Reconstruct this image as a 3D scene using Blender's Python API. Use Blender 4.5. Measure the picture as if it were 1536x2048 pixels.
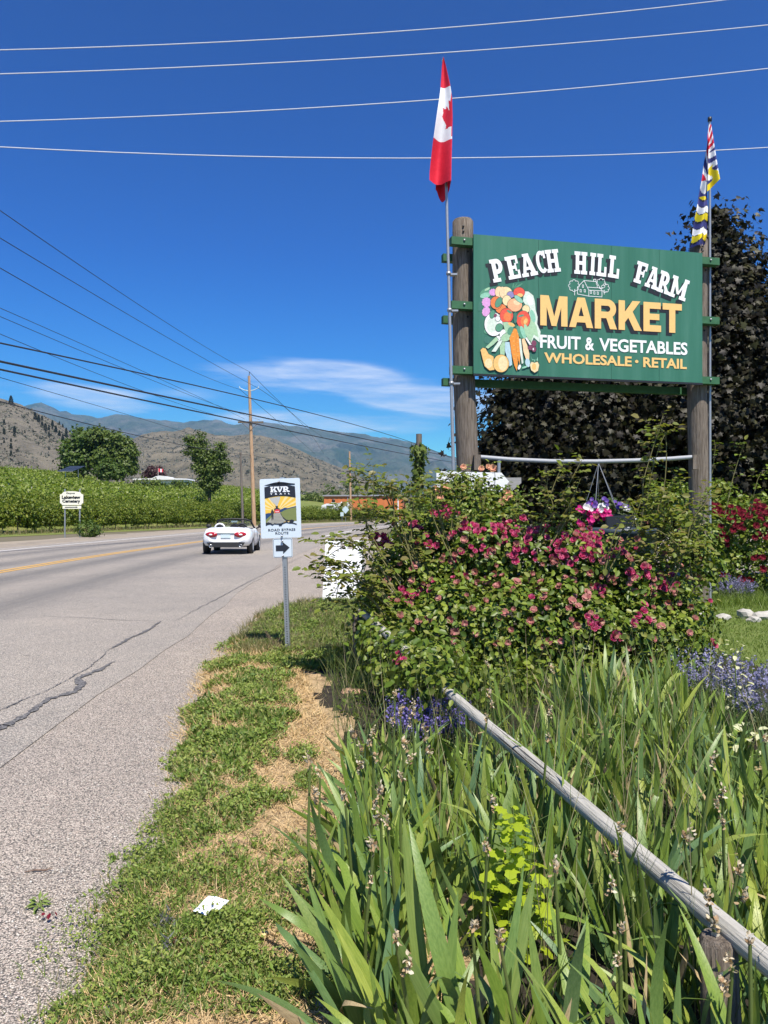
import bpy, math, random
import numpy as np
from mathutils import Vector, Matrix, noise
R = math.radians
scene = bpy.context.scene
for o in list(bpy.data.objects):
    bpy.data.objects.remove(o)

# ------------------------------------------------------------------ camera, sky, sun, exposure
CAM_H = 1.5
cam_data = bpy.data.cameras.new('camera')
cam = bpy.data.objects.new('camera', cam_data)
scene.collection.objects.link(cam)
cam.location = (0, 0, CAM_H)
cam.rotation_euler = (R(90), 0, 0)
cam_data.sensor_fit = 'VERTICAL'
cam_data.sensor_height = 36
cam_data.lens = 27.07
cam_data.clip_start = 0.05
cam_data.clip_end = 40000
scene.camera = cam

SUN = Vector((0.36 * 0.485, -0.93 * 0.485, 0.875)).normalized()
SUN_EL = math.asin(SUN.z)
SUN_AZ = math.atan2(SUN.x, SUN.y)
scene.view_settings.view_transform = 'Standard'
scene.view_settings.look = 'None'
scene.view_settings.gamma = 1
scene.view_settings.use_curve_mapping = False
scene.view_settings.exposure = 0.74
try:
    scene.cycles.use_denoising = True
    scene.cycles.max_bounces = 6
    scene.cycles.transparent_max_bounces = 8
    scene.cycles.volume_bounces = 0
except Exception:
    pass

world = bpy.data.worlds.new('World')
scene.world = world
world.use_nodes = True
wt = world.node_tree
wt.nodes.clear()


class NT:
    """small helper for node graphs"""
    def __init__(self, tree):
        self.t = tree
    def n(self, kind, **kw):
        nd = self.t.nodes.new(kind)
        for k, v in kw.items():
            setattr(nd, k, v)
        return nd
    def put(self, sock, v):
        if isinstance(v, bpy.types.NodeSocket):
            self.t.links.new(v, sock)
        elif v is not None:
            if hasattr(sock.default_value, '__len__') and not hasattr(v, '__len__'):
                v = [v] * len(sock.default_value)
            if hasattr(v, '__len__') and len(sock.default_value) == 4 and len(v) == 3:
                v = (*v, 1)
            sock.default_value = v
    def m(self, op, a, b=None, c=None, clamp=False):
        nd = self.n('ShaderNodeMath', operation=op, use_clamp=clamp)
        for i, v in enumerate((a, b, c)):
            if v is not None:
                self.put(nd.inputs[i], v)
        return nd.outputs[0]
    def mix(self, f, a, b, blend='MIX'):
        nd = self.n('ShaderNodeMix', data_type='RGBA', blend_type=blend)
        self.put(nd.inputs[0], f)
        self.put(nd.inputs[6], a)
        self.put(nd.inputs[7], b)
        return nd.outputs[2]
    def ramp(self, f, stops, interp='LINEAR'):
        nd = self.n('ShaderNodeValToRGB')
        cr = nd.color_ramp
        cr.interpolation = interp
        while len(cr.elements) < len(stops):
            cr.elements.new(0.5)
        for e, (p, c) in zip(cr.elements, stops):
            e.position = p
            e.color = (*c, 1) if len(c) == 3 else c
        self.put(nd.inputs[0], f)
        return nd.outputs[0]
    def noise(self, vec, scale, detail=4, rough=0.55, dim='3D'):
        nd = self.n('ShaderNodeTexNoise', noise_dimensions=dim)
        self.put(nd.inputs['Vector'], vec)
        self.put(nd.inputs['Scale'], scale)
        self.put(nd.inputs['Detail'], detail)
        self.put(nd.inputs['Roughness'], rough)
        return nd.outputs[0]
    def mapr(self, v, a, b, c=0.0, d=1.0):
        nd = self.n('ShaderNodeMapRange')
        for i, x in enumerate((v, a, b, c, d)):
            self.put(nd.inputs[i], x)
        return nd.outputs[0]
    def scale(self, vec, s):
        nd = self.n('ShaderNodeVectorMath', operation='MULTIPLY')
        self.put(nd.inputs[0], vec)
        nd.inputs[1].default_value = s
        return nd.outputs[0]


g = NT(wt)
sky = g.n('ShaderNodeTexSky', sky_type='NISHITA')
sky.sun_disc = False
sky.sun_elevation = SUN_EL
sky.sun_rotation = SUN_AZ
sky.altitude = 400
sky.air_density = 1.0
sky.dust_density = 0.35
sky.ozone_density = 2.2
hsv = g.n('ShaderNodeHueSaturation')
hsv.inputs['Saturation'].default_value = 1.55
hsv.inputs['Value'].default_value = .72
g.put(hsv.inputs['Color'], sky.outputs[0])
tc = g.n('ShaderNodeTexCoord')
sep = g.n('ShaderNodeSeparateXYZ')
g.put(sep.inputs[0], tc.outputs['Generated'])
az = g.m('ARCTAN2', sep.outputs[0], sep.outputs[1])
el = g.m('ARCSINE', sep.outputs[2])
comb = g.n('ShaderNodeCombineXYZ')
g.put(comb.inputs[0], g.m('ADD', g.m('MULTIPLY', az, 8.0), g.m('MULTIPLY', el, 14.0)))
g.put(comb.inputs[1], g.m('MULTIPLY', el, 64.0))
cn = g.noise(comb.outputs[0], 1.0, 7, 0.62)
comb2 = g.n('ShaderNodeCombineXYZ')
g.put(comb2.inputs[0], g.m('MULTIPLY', az, 3.0))
g.put(comb2.inputs[1], g.m('MULTIPLY', el, 14.0))
g.put(comb2.inputs[2], 4.3)
cn2 = g.noise(comb2.outputs[0], 1.0, 3, 0.5)
total = None
for (pu, pv, hw, hh, sl, amp) in ((600, 752, .150, .026, -.02, 1.0), (745, 768, .130, .030, -.16, 1.1), (860, 812, .120, .017, -.10, 1.25),
                                   (195, 798, .090, .020, -.10, 1.2), (690, 850, .150, .018, 0, 1.25), (540, 838, .09, .014, .0, 1.1),
                                   (350, 785, .10, .012, 0, .45), (60, 780, .10, .012, .05, .4), (960, 800, .14, .022, .0, .9), (1250, 780, .2, .03, .0, .7)):
    a0 = math.atan((pu - 768) / 1540)
    e0 = math.atan((1024 - pv) / 1540 * math.cos(a0))
    da = g.m('SUBTRACT', az, a0)
    de = g.m('SUBTRACT', g.m('SUBTRACT', el, e0), g.m('MULTIPLY', da, sl))
    d2 = g.m('ADD', g.m('POWER', g.m('ABSOLUTE', g.m('DIVIDE', da, hw)), 2.0), g.m('POWER', g.m('ABSOLUTE', g.m('DIVIDE', de, hh)), 2.0))
    w = g.m('MULTIPLY', g.m('SUBTRACT', 1.0, d2, clamp=True), amp)
    total = w if total is None else g.m('ADD', total, w)
band = g.m('MULTIPLY', g.mapr(el, .03, .08), g.mapr(el, .26, .16))
wisps = g.m('MULTIPLY', g.mapr(cn2, .60, .85), band)
total = g.m('MINIMUM', g.m('ADD', total, g.m('MULTIPLY', wisps, .6)), 1.0)
cf = g.m('MULTIPLY', total, g.mapr(g.m('ADD', cn, g.m('MULTIPLY', total, .26)), .52, .98), clamp=True)
cf = g.m('MULTIPLY', cf, .72)
gam = g.n('ShaderNodeGamma'); g.put(gam.inputs[0], hsv.outputs[0]); gam.inputs[1].default_value = 1.5
deep = g.mix(1.0, gam.outputs[0], (.35, .66, .66), 'MULTIPLY')
col = g.mix(cf, deep, (7.4, 7.7, 8.2))
bg = g.n('ShaderNodeBackground')
bg.inputs[1].default_value = 0.10
g.put(bg.inputs[0], col)
wo = g.n('ShaderNodeOutputWorld')
wt.links.new(bg.outputs[0], wo.inputs[0])

sun_data = bpy.data.lights.new('sun', 'SUN')
sun_data.energy = 5.0
sun_data.angle = R(0.53)
sun_data.color = (1, .935, .83)
sun = bpy.data.objects.new('sun', sun_data)
scene.collection.objects.link(sun)
sun.rotation_euler = SUN.to_track_quat('Z', 'Y').to_euler()

# ------------------------------------------------------------------ helpers
rng = np.random.default_rng(7)
random.seed(7)
F = 1540.0
COL = scene.collection


def P(u, v, Y):
    return Vector(((u - 768) / F * Y, Y, CAM_H - (v - 1024) / F * Y))


def G(u, v, z=0.0):
    Y = (CAM_H - z) * F / (v - 1024)
    return Vector(((u - 768) / F * Y, Y, z))


def tag(o, label=None, cat=None, group=None, kind=None):
    if label: o['label'] = label
    if cat: o['category'] = cat
    if group: o['group'] = group
    if kind: o['kind'] = kind
    return o


def link(name, data, parent=None, mw=None):
    o = bpy.data.objects.new(name, data)
    COL.objects.link(o)
    if parent is not None: o.parent = parent
    if mw is not None: o.matrix_basis = mw
    return o


def thing(name, label, cat, loc=(0, 0, 0), rz=0.0, group=None, rot=None):
    o = link(name, None)
    o.empty_display_size = .2
    o.location = loc
    o.rotation_euler = rot if rot else (0, 0, rz)
    return tag(o, label, cat, group)


def np_mesh(name, V, faces, mats=(), smooth=False, midx=None):
    """V (n,3); faces: list of (m,k) arrays"""
    V = np.asarray(V, dtype=np.float32)
    if not isinstance(faces, (list, tuple)): faces = [faces]
    me = bpy.data.meshes.new(name)
    me.vertices.add(len(V))
    me.vertices.foreach_set('co', V.ravel())
    tot = np.concatenate([np.full(len(f), f.shape[1], dtype=np.int32) for f in faces])
    idx = np.concatenate([f.ravel() for f in faces]).astype(np.int32)
    me.loops.add(len(idx))
    me.loops.foreach_set('vertex_index', idx)
    me.polygons.add(len(tot))
    st = np.concatenate([[0], np.cumsum(tot)[:-1]]).astype(np.int32)
    me.polygons.foreach_set('loop_start', st)
    me.polygons.foreach_set('loop_total', tot)
    for m in mats: me.materials.append(m)
    if midx is not None: me.polygons.foreach_set('material_index', np.asarray(midx, dtype=np.int32))
    if smooth: me.polygons.foreach_set('use_smooth', np.ones(len(tot), dtype=bool))
    me.update(calc_edges=True)
    me.validate()
    return me


def nrm(a):
    return a / np.maximum(np.linalg.norm(a, axis=-1, keepdims=True), 1e-9)


# leaf templates: x across, y along, z out
RH = (np.array([[0, 0, 0], [.32, .45, .07], [0, 1, -.08], [-.32, .45, .07]]), [np.array([[0, 1, 2], [0, 2, 3]])])
ROSE = (np.array([[0, 0, 0], [.28, .28, .08], [.27, .66, .05], [0, 1, -.12], [-.27, .66, .05], [-.28, .28, .08]]), [np.array([[0, 1, 2, 3], [0, 3, 4, 5]])])
_ml = [(0, 0), (.16, .12), (.5, .05), (.38, .3), (.62, .55), (.3, .5), (.2, .68), (0, 1), (-.2, .68), (-.3, .5), (-.62, .55), (-.38, .3), (-.5, .05), (-.16, .12)]
MAPLE = (np.array([[x, y, .05 - .18 * abs(x)] for x, y in _ml] + [[0, .35, .06]]), [np.array([[14, i, (i + 1) % 14] for i in range(14)])])
PEB = (np.array([[.5, 0, 0], [-.5, .1, 0], [0, .55, .05], [.05, -.5, 0], [.05, 0, .42], [0, 0, -.3]]), [np.array([[0, 2, 4], [2, 1, 4], [1, 3, 4], [3, 0, 4], [2, 0, 5], [1, 2, 5], [3, 1, 5], [0, 3, 5]])])
BLADE = (np.array([[-.5, 0, 0], [.5, 0, 0], [.4, .5, .08], [-.4, .5, .08], [0, 1, .3]]), [np.array([[0, 1, 2, 3]]), np.array([[3, 2, 4]])])


def leaves(name, Pp, N, S, tmpl, mat, wide=1.0, droop=0.35, axis=None, kind_mats=None):
    """scatter leaf templates. Pp (n,3), N normals, S sizes; axis optional growth direction"""
    T, fs = tmpl
    n = len(Pp)
    N = nrm(N)
    if axis is None:
        A = rng.normal(size=(n, 3))
        A[:, 2] -= droop
        A = nrm(A - (A * N).sum(1, keepdims=True) * N)
    else:
        A = nrm(axis)
        N = nrm(N - (N * A).sum(1, keepdims=True) * A)
    B = np.cross(A, N)
    S = np.asarray(S).reshape(-1, 1, 1)
    W = wide if np.isscalar(wide) else np.asarray(wide).reshape(-1, 1, 1)
    V = Pp[:, None, :] + S * (W * T[None, :, 0:1] * B[:, None, :] + T[None, :, 1:2] * A[:, None, :] + T[None, :, 2:3] * N[:, None, :])
    k = len(T)
    off = (np.arange(n) * k)[:, None, None]
    faces = [(f[None] + off).reshape(-1, f.shape[1]) for f in fs]
    mats = kind_mats or [mat]
    midx = None
    if kind_mats:
        pick = rng.integers(0, len(kind_mats), n)
        midx = np.concatenate([np.repeat(pick, len(f)) for f in fs])
    return np_mesh(name, V.reshape(-1, 3), faces, mats, True, midx)


def blob_pts(blobs, n, shell=.25, seed=0, squash=1.0, clump=None, inside=.72):
    """points near the surface of a union of spheres (x,y,z,r); returns points, outward dirs"""
    r = np.random.default_rng(seed)
    B = np.array([b[:4] for b in blobs], dtype=float)
    w = B[:, 3] ** 2
    pts, nor = [], []
    need = n if clump is None else max(8, n // clump[0])
    got = 0
    while got < need:
        i = r.choice(len(B), need, p=w / w.sum())
        d = nrm(r.normal(size=(need, 3)))
        rad = B[i, 3] * (1 - np.abs(r.normal(size=need)) * shell)
        p = B[i, :3] + d * rad[:, None] * np.array([1, 1, squash])
        dist = np.linalg.norm((p[:, None, :] - B[None, :, :3]) / np.array([1, 1, squash]), axis=2) / B[None, :, 3]
        dist[np.arange(need), i] = 9
        ok = dist.min(1) > inside
        pts.append(p[ok]); nor.append(d[ok]); got += ok.sum()
    p = np.concatenate(pts)[:need]; d = np.concatenate(nor)[:need]
    if clump:
        k, cr = clump
        sz = cr * r.uniform(.6, 1.3, need)
        off = r.normal(size=(need, k, 3)) * sz[:, None, None] * np.array([1, 1, .7])
        p = (p[:, None] + off).reshape(-1, 3)
        d = nrm(np.repeat(d, k, 0) + .9 * nrm(off.reshape(-1, 3)))
    return p, d


class MB:
    def __init__(self):
        self.v, self.f, self.m, self.s = [], [], [], []
    def add(self, vs, fs, mi=0, smooth=False):
        b = len(self.v)
        self.v += [tuple(x) for x in vs]
        for f in fs:
            self.f.append([b + i for i in f]); self.m.append(mi); self.s.append(smooth)
        return self
    def poly(self, pts, mi=0):
        return self.add(pts, [list(range(len(pts)))], mi)
    def box(self, lo, hi, mi=0, M=None):
        x0, y0, z0 = lo; x1, y1, z1 = hi
        vs = [Vector(p) for p in ((x0, y0, z0), (x1, y0, z0), (x1, y1, z0), (x0, y1, z0), (x0, y0, z1), (x1, y0, z1), (x1, y1, z1), (x0, y1, z1))]
        if M: vs = [M @ p for p in vs]
        return self.add(vs, [(0, 3, 2, 1), (4, 5, 6, 7), (0, 1, 5, 4), (1, 2, 6, 5), (2, 3, 7, 6), (3, 0, 4, 7)], mi)
    def tube(self, path, rad, n=8, mi=0, caps=True, smooth=True, wob=0.0):
        path = [Vector(p) for p in path]
        if not hasattr(rad, '__len__'): rad = [rad] * len(path)
        t0 = (path[1] - path[0]).normalized()
        ref = Vector((0, 0, 1)) if abs(t0.z) < .9 else Vector((1, 0, 0))
        a = t0.cross(ref).normalized()
        rings = []
        for i, p in enumerate(path):
            t = (path[min(i + 1, len(path) - 1)] - path[max(i - 1, 0)]).normalized()
            a = (a - a.dot(t) * t).normalized()
            b = t.cross(a)
            rings.append([p + (a * math.cos(2 * math.pi * k / n) + b * math.sin(2 * math.pi * k / n)) * rad[i] * (1 + wob * random.uniform(-1, 1)) for k in range(n)])
        vs = [q for r in rings for q in r]
        fs = [(i * n + k, i * n + (k + 1) % n, (i + 1) * n + (k + 1) % n, (i + 1) * n + k) for i in range(len(path) - 1) for k in range(n)]
        self.add(vs, fs, mi, smooth)
        if caps:
            self.add(rings[0], [list(range(n))[::-1]], mi)
            self.add(rings[-1], [list(range(n))], mi)
        return self
    def prism(self, pts2, y0, y1, mi=0, plane='xz', M=None):
        """extrude 2-D outline; plane 'xz' extrudes along y"""
        def T(p, d):
            q = Vector((p[0], d, p[1])) if plane == 'xz' else (Vector((p[0], p[1], d)) if plane == 'xy' else Vector((d, p[0], p[1])))
            return M @ q if M else q
        n = len(pts2)
        vs = [T(p, y0) for p in pts2] + [T(p, y1) for p in pts2]
        fs = [list(range(n)), list(range(n, 2 * n))[::-1]] + [(i, n + i, n + (i + 1) % n, (i + 1) % n) for i in range(n)]
        return self.add(vs, fs, mi)
    def lathe(self, prof, n=16, mi=0, M=None, smooth=True):
        vs = []
        for r_, z in prof:
            for k in range(n):
                q = Vector((r_ * math.cos(2 * math.pi * k / n), r_ * math.sin(2 * math.pi * k / n), z))
                vs.append(M @ q if M else q)
        fs = [(i * n + k, i * n + (k + 1) % n, (i + 1) * n + (k + 1) % n, (i + 1) * n + k) for i in range(len(prof) - 1) for k in range(n)]
        return self.add(vs, fs, mi, smooth)
    def mesh(self, name, mats):
        me = bpy.data.meshes.new(name)
        me.from_pydata(self.v, [], self.f)
        for m in (mats if isinstance(mats, (list, tuple)) else [mats]): me.materials.append(m)
        me.polygons.foreach_set('material_index', self.m)
        me.polygons.foreach_set('use_smooth', self.s)
        me.update()
        return me
    def build(self, name, mats, parent=None, mw=None, fix=True):
        me = self.mesh(name, mats)
        if fix:
            import bmesh
            bm = bmesh.new(); bm.from_mesh(me)
            bmesh.ops.recalc_face_normals(bm, faces=bm.faces)
            bm.to_mesh(me); bm.free()
        return link(name, me, parent, mw)


# ------------------------------------------------------------------ materials
MATS = {}


def base_mat(name):
    m = bpy.data.materials.new(name)
    m.use_nodes = True
    t = NT(m.node_tree)
    return m, t, m.node_tree.nodes['Principled BSDF']


def flat(name, col, rough=.5, metal=0.0, spec=.5, noise_amt=.06, scale=30):
    """painted or plain surface with a little unevenness"""
    if name in MATS: return MATS[name]
    m, t, b = base_mat(name)
    co = t.n('ShaderNodeTexCoord').outputs['Object']
    nz = t.noise(co, scale, 4)
    c0 = tuple(x * (1 - noise_amt) for x in col); c1 = tuple(min(1, x * (1 + noise_amt)) for x in col)
    t.put(b.inputs['Base Color'], t.ramp(nz, [(.3, c0), (.7, c1)]))
    b.inputs['Roughness'].default_value = rough
    b.inputs['Metallic'].default_value = metal
    b.inputs['Specular IOR Level'].default_value = spec
    MATS[name] = m
    return m


def nmat(name, stops, scale, stretch=(1, 1, 1), rough=.8, bump=0.0, bscale=None, bdist=.01, detail=6, nrough=.6, metal=0.0, spec=.3, world_co=False):
    if name in MATS: return MATS[name]
    m, t, b = base_mat(name)
    co = t.n('ShaderNodeNewGeometry').outputs['Position'] if world_co else t.n('ShaderNodeTexCoord').outputs['Object']
    co = t.scale(co, stretch)
    nz = t.noise(co, scale, detail, nrough)
    t.put(b.inputs['Base Color'], t.ramp(nz, stops))
    b.inputs['Roughness'].default_value = rough
    b.inputs['Metallic'].default_value = metal
    b.inputs['Specular IOR Level'].default_value = spec
    if bump:
        bn = t.n('ShaderNodeBump')
        bn.inputs['Strength'].default_value = bump
        bn.inputs['Distance'].default_value = bdist
        t.put(bn.inputs['Height'], t.noise(co, bscale or scale, detail, nrough))
        t.put(b.inputs['Normal'], bn.outputs[0])
    MATS[name] = m
    return m


def lmat(name, cols, trans=.3, rough=.5, spec=.3, tcol=1.3):
    """leaf: colour varies from leaf to leaf, some light passes through"""
    if name in MATS: return MATS[name]
    m, t, b = base_mat(name)
    rnd = t.n('ShaderNodeNewGeometry').outputs['Random Per Island']
    stops = [(i / max(1, len(cols) - 1), c) for i, c in enumerate(cols)]
    c = t.ramp(rnd, stops)
    t.put(b.inputs['Base Color'], c)
    b.inputs['Roughness'].default_value = rough
    b.inputs['Specular IOR Level'].default_value = spec
    tr = t.n('ShaderNodeBsdfTranslucent')
    t.put(tr.inputs[0], t.mix(1.0, c, (tcol * 1.15, tcol * 1.2, tcol * .5), 'MULTIPLY'))
    mx = t.n('ShaderNodeMixShader')
    mx.inputs[0].default_value = trans
    nt = m.node_tree
    nt.links.new(b.outputs[0], mx.inputs[1]); nt.links.new(tr.outputs[0], mx.inputs[2])
    nt.links.new(mx.outputs[0], nt.nodes['Material Output'].inputs[0])
    MATS[name] = m
    return m


def lobj(name, cols, trans, rough=.4):
    """leaf-like material whose colour varies per object (iris blades)"""
    if name in MATS: return MATS[name]
    m, t, b = base_mat(name)
    oi = t.n('ShaderNodeObjectInfo').outputs['Random']
    co = t.n('ShaderNodeTexCoord').outputs['Object']
    streak = t.noise(t.scale(co, (240, 240, 2.5)), 1.0, 4)
    c = t.ramp(oi, [(i / (len(cols) - 1), c) for i, c in enumerate(cols)])
    c = t.mix(t.mapr(streak, .38, .62, 0, .8), c, t.mix(1.0, c, (.66, .74, .66), 'MULTIPLY'))
    sep_ = t.n('ShaderNodeSeparateXYZ'); t.put(sep_.inputs[0], co)
    tipf = t.mapr(t.m('ADD', sep_.outputs[2], t.m('MULTIPLY', oi, .25)), .72, .82)
    c = t.mix(tipf, c, (.22, .20, .08))
    t.put(b.inputs['Base Color'], c)
    b.inputs['Roughness'].default_value = rough
    b.inputs['Specular IOR Level'].default_value = .35
    bn = t.n('ShaderNodeBump'); bn.inputs['Strength'].default_value = .5; bn.inputs['Distance'].default_value = .0012
    t.put(bn.inputs['Height'], streak); t.put(b.inputs['Normal'], bn.outputs[0])
    tr = t.n('ShaderNodeBsdfTranslucent')
    t.put(tr.inputs[0], t.mix(1.0, c, (1.5, 1.5, .6), 'MULTIPLY'))
    mx = t.n('ShaderNodeMixShader'); mx.inputs[0].default_value = trans
    nt = m.node_tree
    nt.links.new(b.outputs[0], mx.inputs[1]); nt.links.new(tr.outputs[0], mx.inputs[2])
    nt.links.new(mx.outputs[0], nt.nodes['Material Output'].inputs[0])
    MATS[name] = m
    return m


def text_polys(body, bold=0.0, font_scale=(1, 1), fit=None, space=1.0):
    """returns (verts2d, faces) of a text fitted into the box (x0,y0,x1,y1) by its cap-height bounds"""
    cu = bpy.data.curves.new('lettering', 'FONT')
    cu.body = body
    cu.size = 1
    cu.offset = bold
    cu.space_character = space
    cu.resolution_u = 3
    o = bpy.data.objects.new('lettering', cu)
    COL.objects.link(o)
    bpy.context.view_layer.update()
    me = bpy.data.meshes.new_from_object(o.evaluated_get(bpy.context.evaluated_depsgraph_get()))
    vs = np.array([v.co[:2] for v in me.vertices]); fs = [list(p.vertices) for p in me.polygons]
    bpy.data.objects.remove(o); bpy.data.curves.remove(cu); bpy.data.meshes.remove(me)
    if fit:
        x0, y0, x1, y1 = fit
        mn, mx = vs.min(0), vs.max(0)
        vs = (vs - mn) / (mx - mn) * np.array([x1 - x0, y1 - y0]) + np.array([x0, y0])
    return vs, fs


def _rc(a, b, c, d): return [(a, b), (c, b), (c, d), (a, d)]


def _arc(cx, cy, ro, rOy, ri, riy, a0, a1, n=12):
    out = []
    for i in range(n):
        t0 = R(a0 + (a1 - a0) * i / n); t1 = R(a0 + (a1 - a0) * (i + 1) / n)
        out.append([(cx + ro * math.cos(t0), cy + rOy * math.sin(t0)), (cx + ro * math.cos(t1), cy + rOy * math.sin(t1)),
                    (cx + ri * math.cos(t1), cy + riy * math.sin(t1)), (cx + ri * math.cos(t0), cy + riy * math.sin(t0))])
    return out


_bowl = _arc(.42, .67, .36, .33, .10, .13, -90, 90) + [_rc(.36, .80, .42, 1), _rc(.36, .34, .42, .54)]
SANS = {
    'M': (1.16, [_rc(0, 0, .27, 1), _rc(.89, 0, 1.16, 1), [(.27, 1), (.36, 1), (.70, 0), (.48, 0), (.27, .62)], [(.80, 1), (.89, 1), (.89, .62), (.68, 0), (.50, 0)]]),
    'A': (1.04, [[(.36, 1), (.62, 1), (.28, 0), (0, 0)], [(.42, 1), (.68, 1), (1.04, 0), (.76, 0)], _rc(.24, .17, .80, .38)]),
    'R': (.98, [_rc(0, 0, .28, 1), _rc(.28, .78, .58, 1), _rc(.28, .36, .58, .58), [(.50, .38), (.78, .42), (.98, 0), (.67, 0)]] + _arc(.56, .68, .38, .32, .12, .10, -90, 90)),
    'K': (1.04, [_rc(0, 0, .28, 1), [(.28, .62), (.62, 1), (.97, 1), (.28, .26)], [(.42, .44), (.62, .64), (1.04, 0), (.70, 0)]]),
    'E': (.80, [_rc(0, 0, .28, 1), _rc(.28, 0, .80, .22), _rc(.28, .40, .72, .61), _rc(.28, .78, .78, 1)]),
    'T': (.88, [_rc(.30, 0, .58, .78), _rc(0, .78, .88, 1)]),
}
SLAB = {
    'P': (.80, [_rc(0, 0, .52, .16), _rc(.1, .16, .36, .84), _rc(0, .84, .36, 1)] + _bowl),
    'E': (.80, [_rc(0, 0, .78, .16), _rc(0, .84, .76, 1), _rc(.1, .16, .36, .84), _rc(.36, .43, .52, .57), _rc(.52, .33, .62, .67), _rc(.64, .16, .78, .36), _rc(.62, .64, .76, .84)]),
    'A': (1.02, [[(.33, .9), (.52, .9), (.30, .16), (.10, .16)], [(.42, .9), (.66, .9), (.92, .16), (.62, .16)], _rc(.26, .28, .68, .42), _rc(0, 0, .42, .16), _rc(.54, 0, 1.02, .16), _rc(.24, .88, .66, 1)]),
    'C': (.84, _arc(.45, .5, .45, .5, .18, .33, 48, 312, 18) + [_rc(.64, .64, .82, .98)]),
    'H': (1.0, [_rc(.1, .16, .36, .84), _rc(.62, .16, .88, .84), _rc(0, 0, .46, .16), _rc(.52, 0, .98, .16), _rc(0, .84, .46, 1), _rc(.52, .84, .98, 1), _rc(.36, .42, .62, .58)]),
    'I': (.48, [_rc(.1, .16, .36, .84), _rc(0, 0, .46, .16), _rc(0, .84, .46, 1)]),
    'L': (.82, [_rc(0, .84, .48, 1), _rc(.1, .16, .36, .84), _rc(0, 0, .80, .16), _rc(.62, .16, .80, .44)]),
    'F': (.78, [_rc(0, 0, .50, .16), _rc(0, .84, .76, 1), _rc(.1, .16, .36, .84), _rc(.36, .43, .52, .57), _rc(.52, .33, .62, .67), _rc(.62, .64, .76, .84)]),
    'R': (.98, [_rc(0, 0, .50, .16), _rc(.1, .16, .36, .84), _rc(0, .84, .36, 1), [(.40, .40), (.62, .40), (.88, .16), (.60, .16)], _rc(.60, 0, .98, .16)] + _bowl),
    'M': (1.2, [_rc(.1, .16, .30, .84), _rc(.84, .16, 1.1, .84), [(.10, .84), (.38, .84), (.68, .20), (.52, .20)], [(.86, .84), (1.02, .84), (.66, .20), (.54, .20)], _rc(0, 0, .42, .16), _rc(.74, 0, 1.2, .16), _rc(0, .84, .38, 1), _rc(.86, .84, 1.2, 1)]),
    'K': (1.04, [_rc(.1, .16, .36, .84), _rc(0, 0, .48, .16), _rc(0, .84, .48, 1), [(.36, .36), (.68, .84), (.92, .84), (.36, .18)], [(.46, .54), (.64, .66), (.98, .16), (.68, .16)], _rc(.58, .84, 1.0, 1), _rc(.60, 0, 1.04, .16)]),
    'V': (1.02, [[(.08, .84), (.38, .84), (.62, 0), (.42, 0)], [(.46, 0), (.60, 0), (.92, .84), (.72, .84)], _rc(0, .84, .48, 1), _rc(.60, .84, 1.02, 1)]),
}
# ------------------------------------------------------------------ ground, road, verge
_ky = np.arange(-40, 260, 1.0)
_kx = np.interp(_ky, [-40, 0, 19, 27, 38, 55, 72, 90, 110, 140, 180, 260], [-7.4, -8.7, -9.6, -9.8, -9.35, -8.1, -6.6, -3.4, 2, 13.5, 31, 68])
_kx = np.convolve(np.pad(_kx, 8, mode='edge'), np.hanning(17) / np.hanning(17).sum(), mode='valid')


def xc(y): return float(np.interp(y, _ky, _kx))


def road_pt(y, off, z=0.0):
    dx = (xc(y + .5) - xc(y - .5))
    L = math.hypot(1, dx)
    return (xc(y) + off / L, y - off * dx / L, z)


def ribbon(name, offs, y0, y1, z, mat, step=1.0, parent=None, wob=0.0):
    ys = np.arange(y0, y1 + .01, step)
    V, U = [], []
    for y in ys:
        for o in offs:
            V.append(road_pt(y, o + (wob * noise.noise(Vector((o, y * .7, 3.3))) if wob else 0), z)); U.append((o, y))
    k = len(offs)
    q = [[i * k + j, i * k + j + 1, (i + 1) * k + j + 1, (i + 1) * k + j] for i in range(len(ys) - 1) for j in range(k - 1)]
    me = np_mesh(name, V, np.array(q), [mat])
    uv = me.uv_layers.new(name='lane')
    li = np.zeros(len(me.loops), dtype=np.int32); me.loops.foreach_get('vertex_index', li)
    uv.data.foreach_set('uv', np.array(U, dtype=np.float32)[li].ravel())
    return link(name, me, parent)


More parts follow.
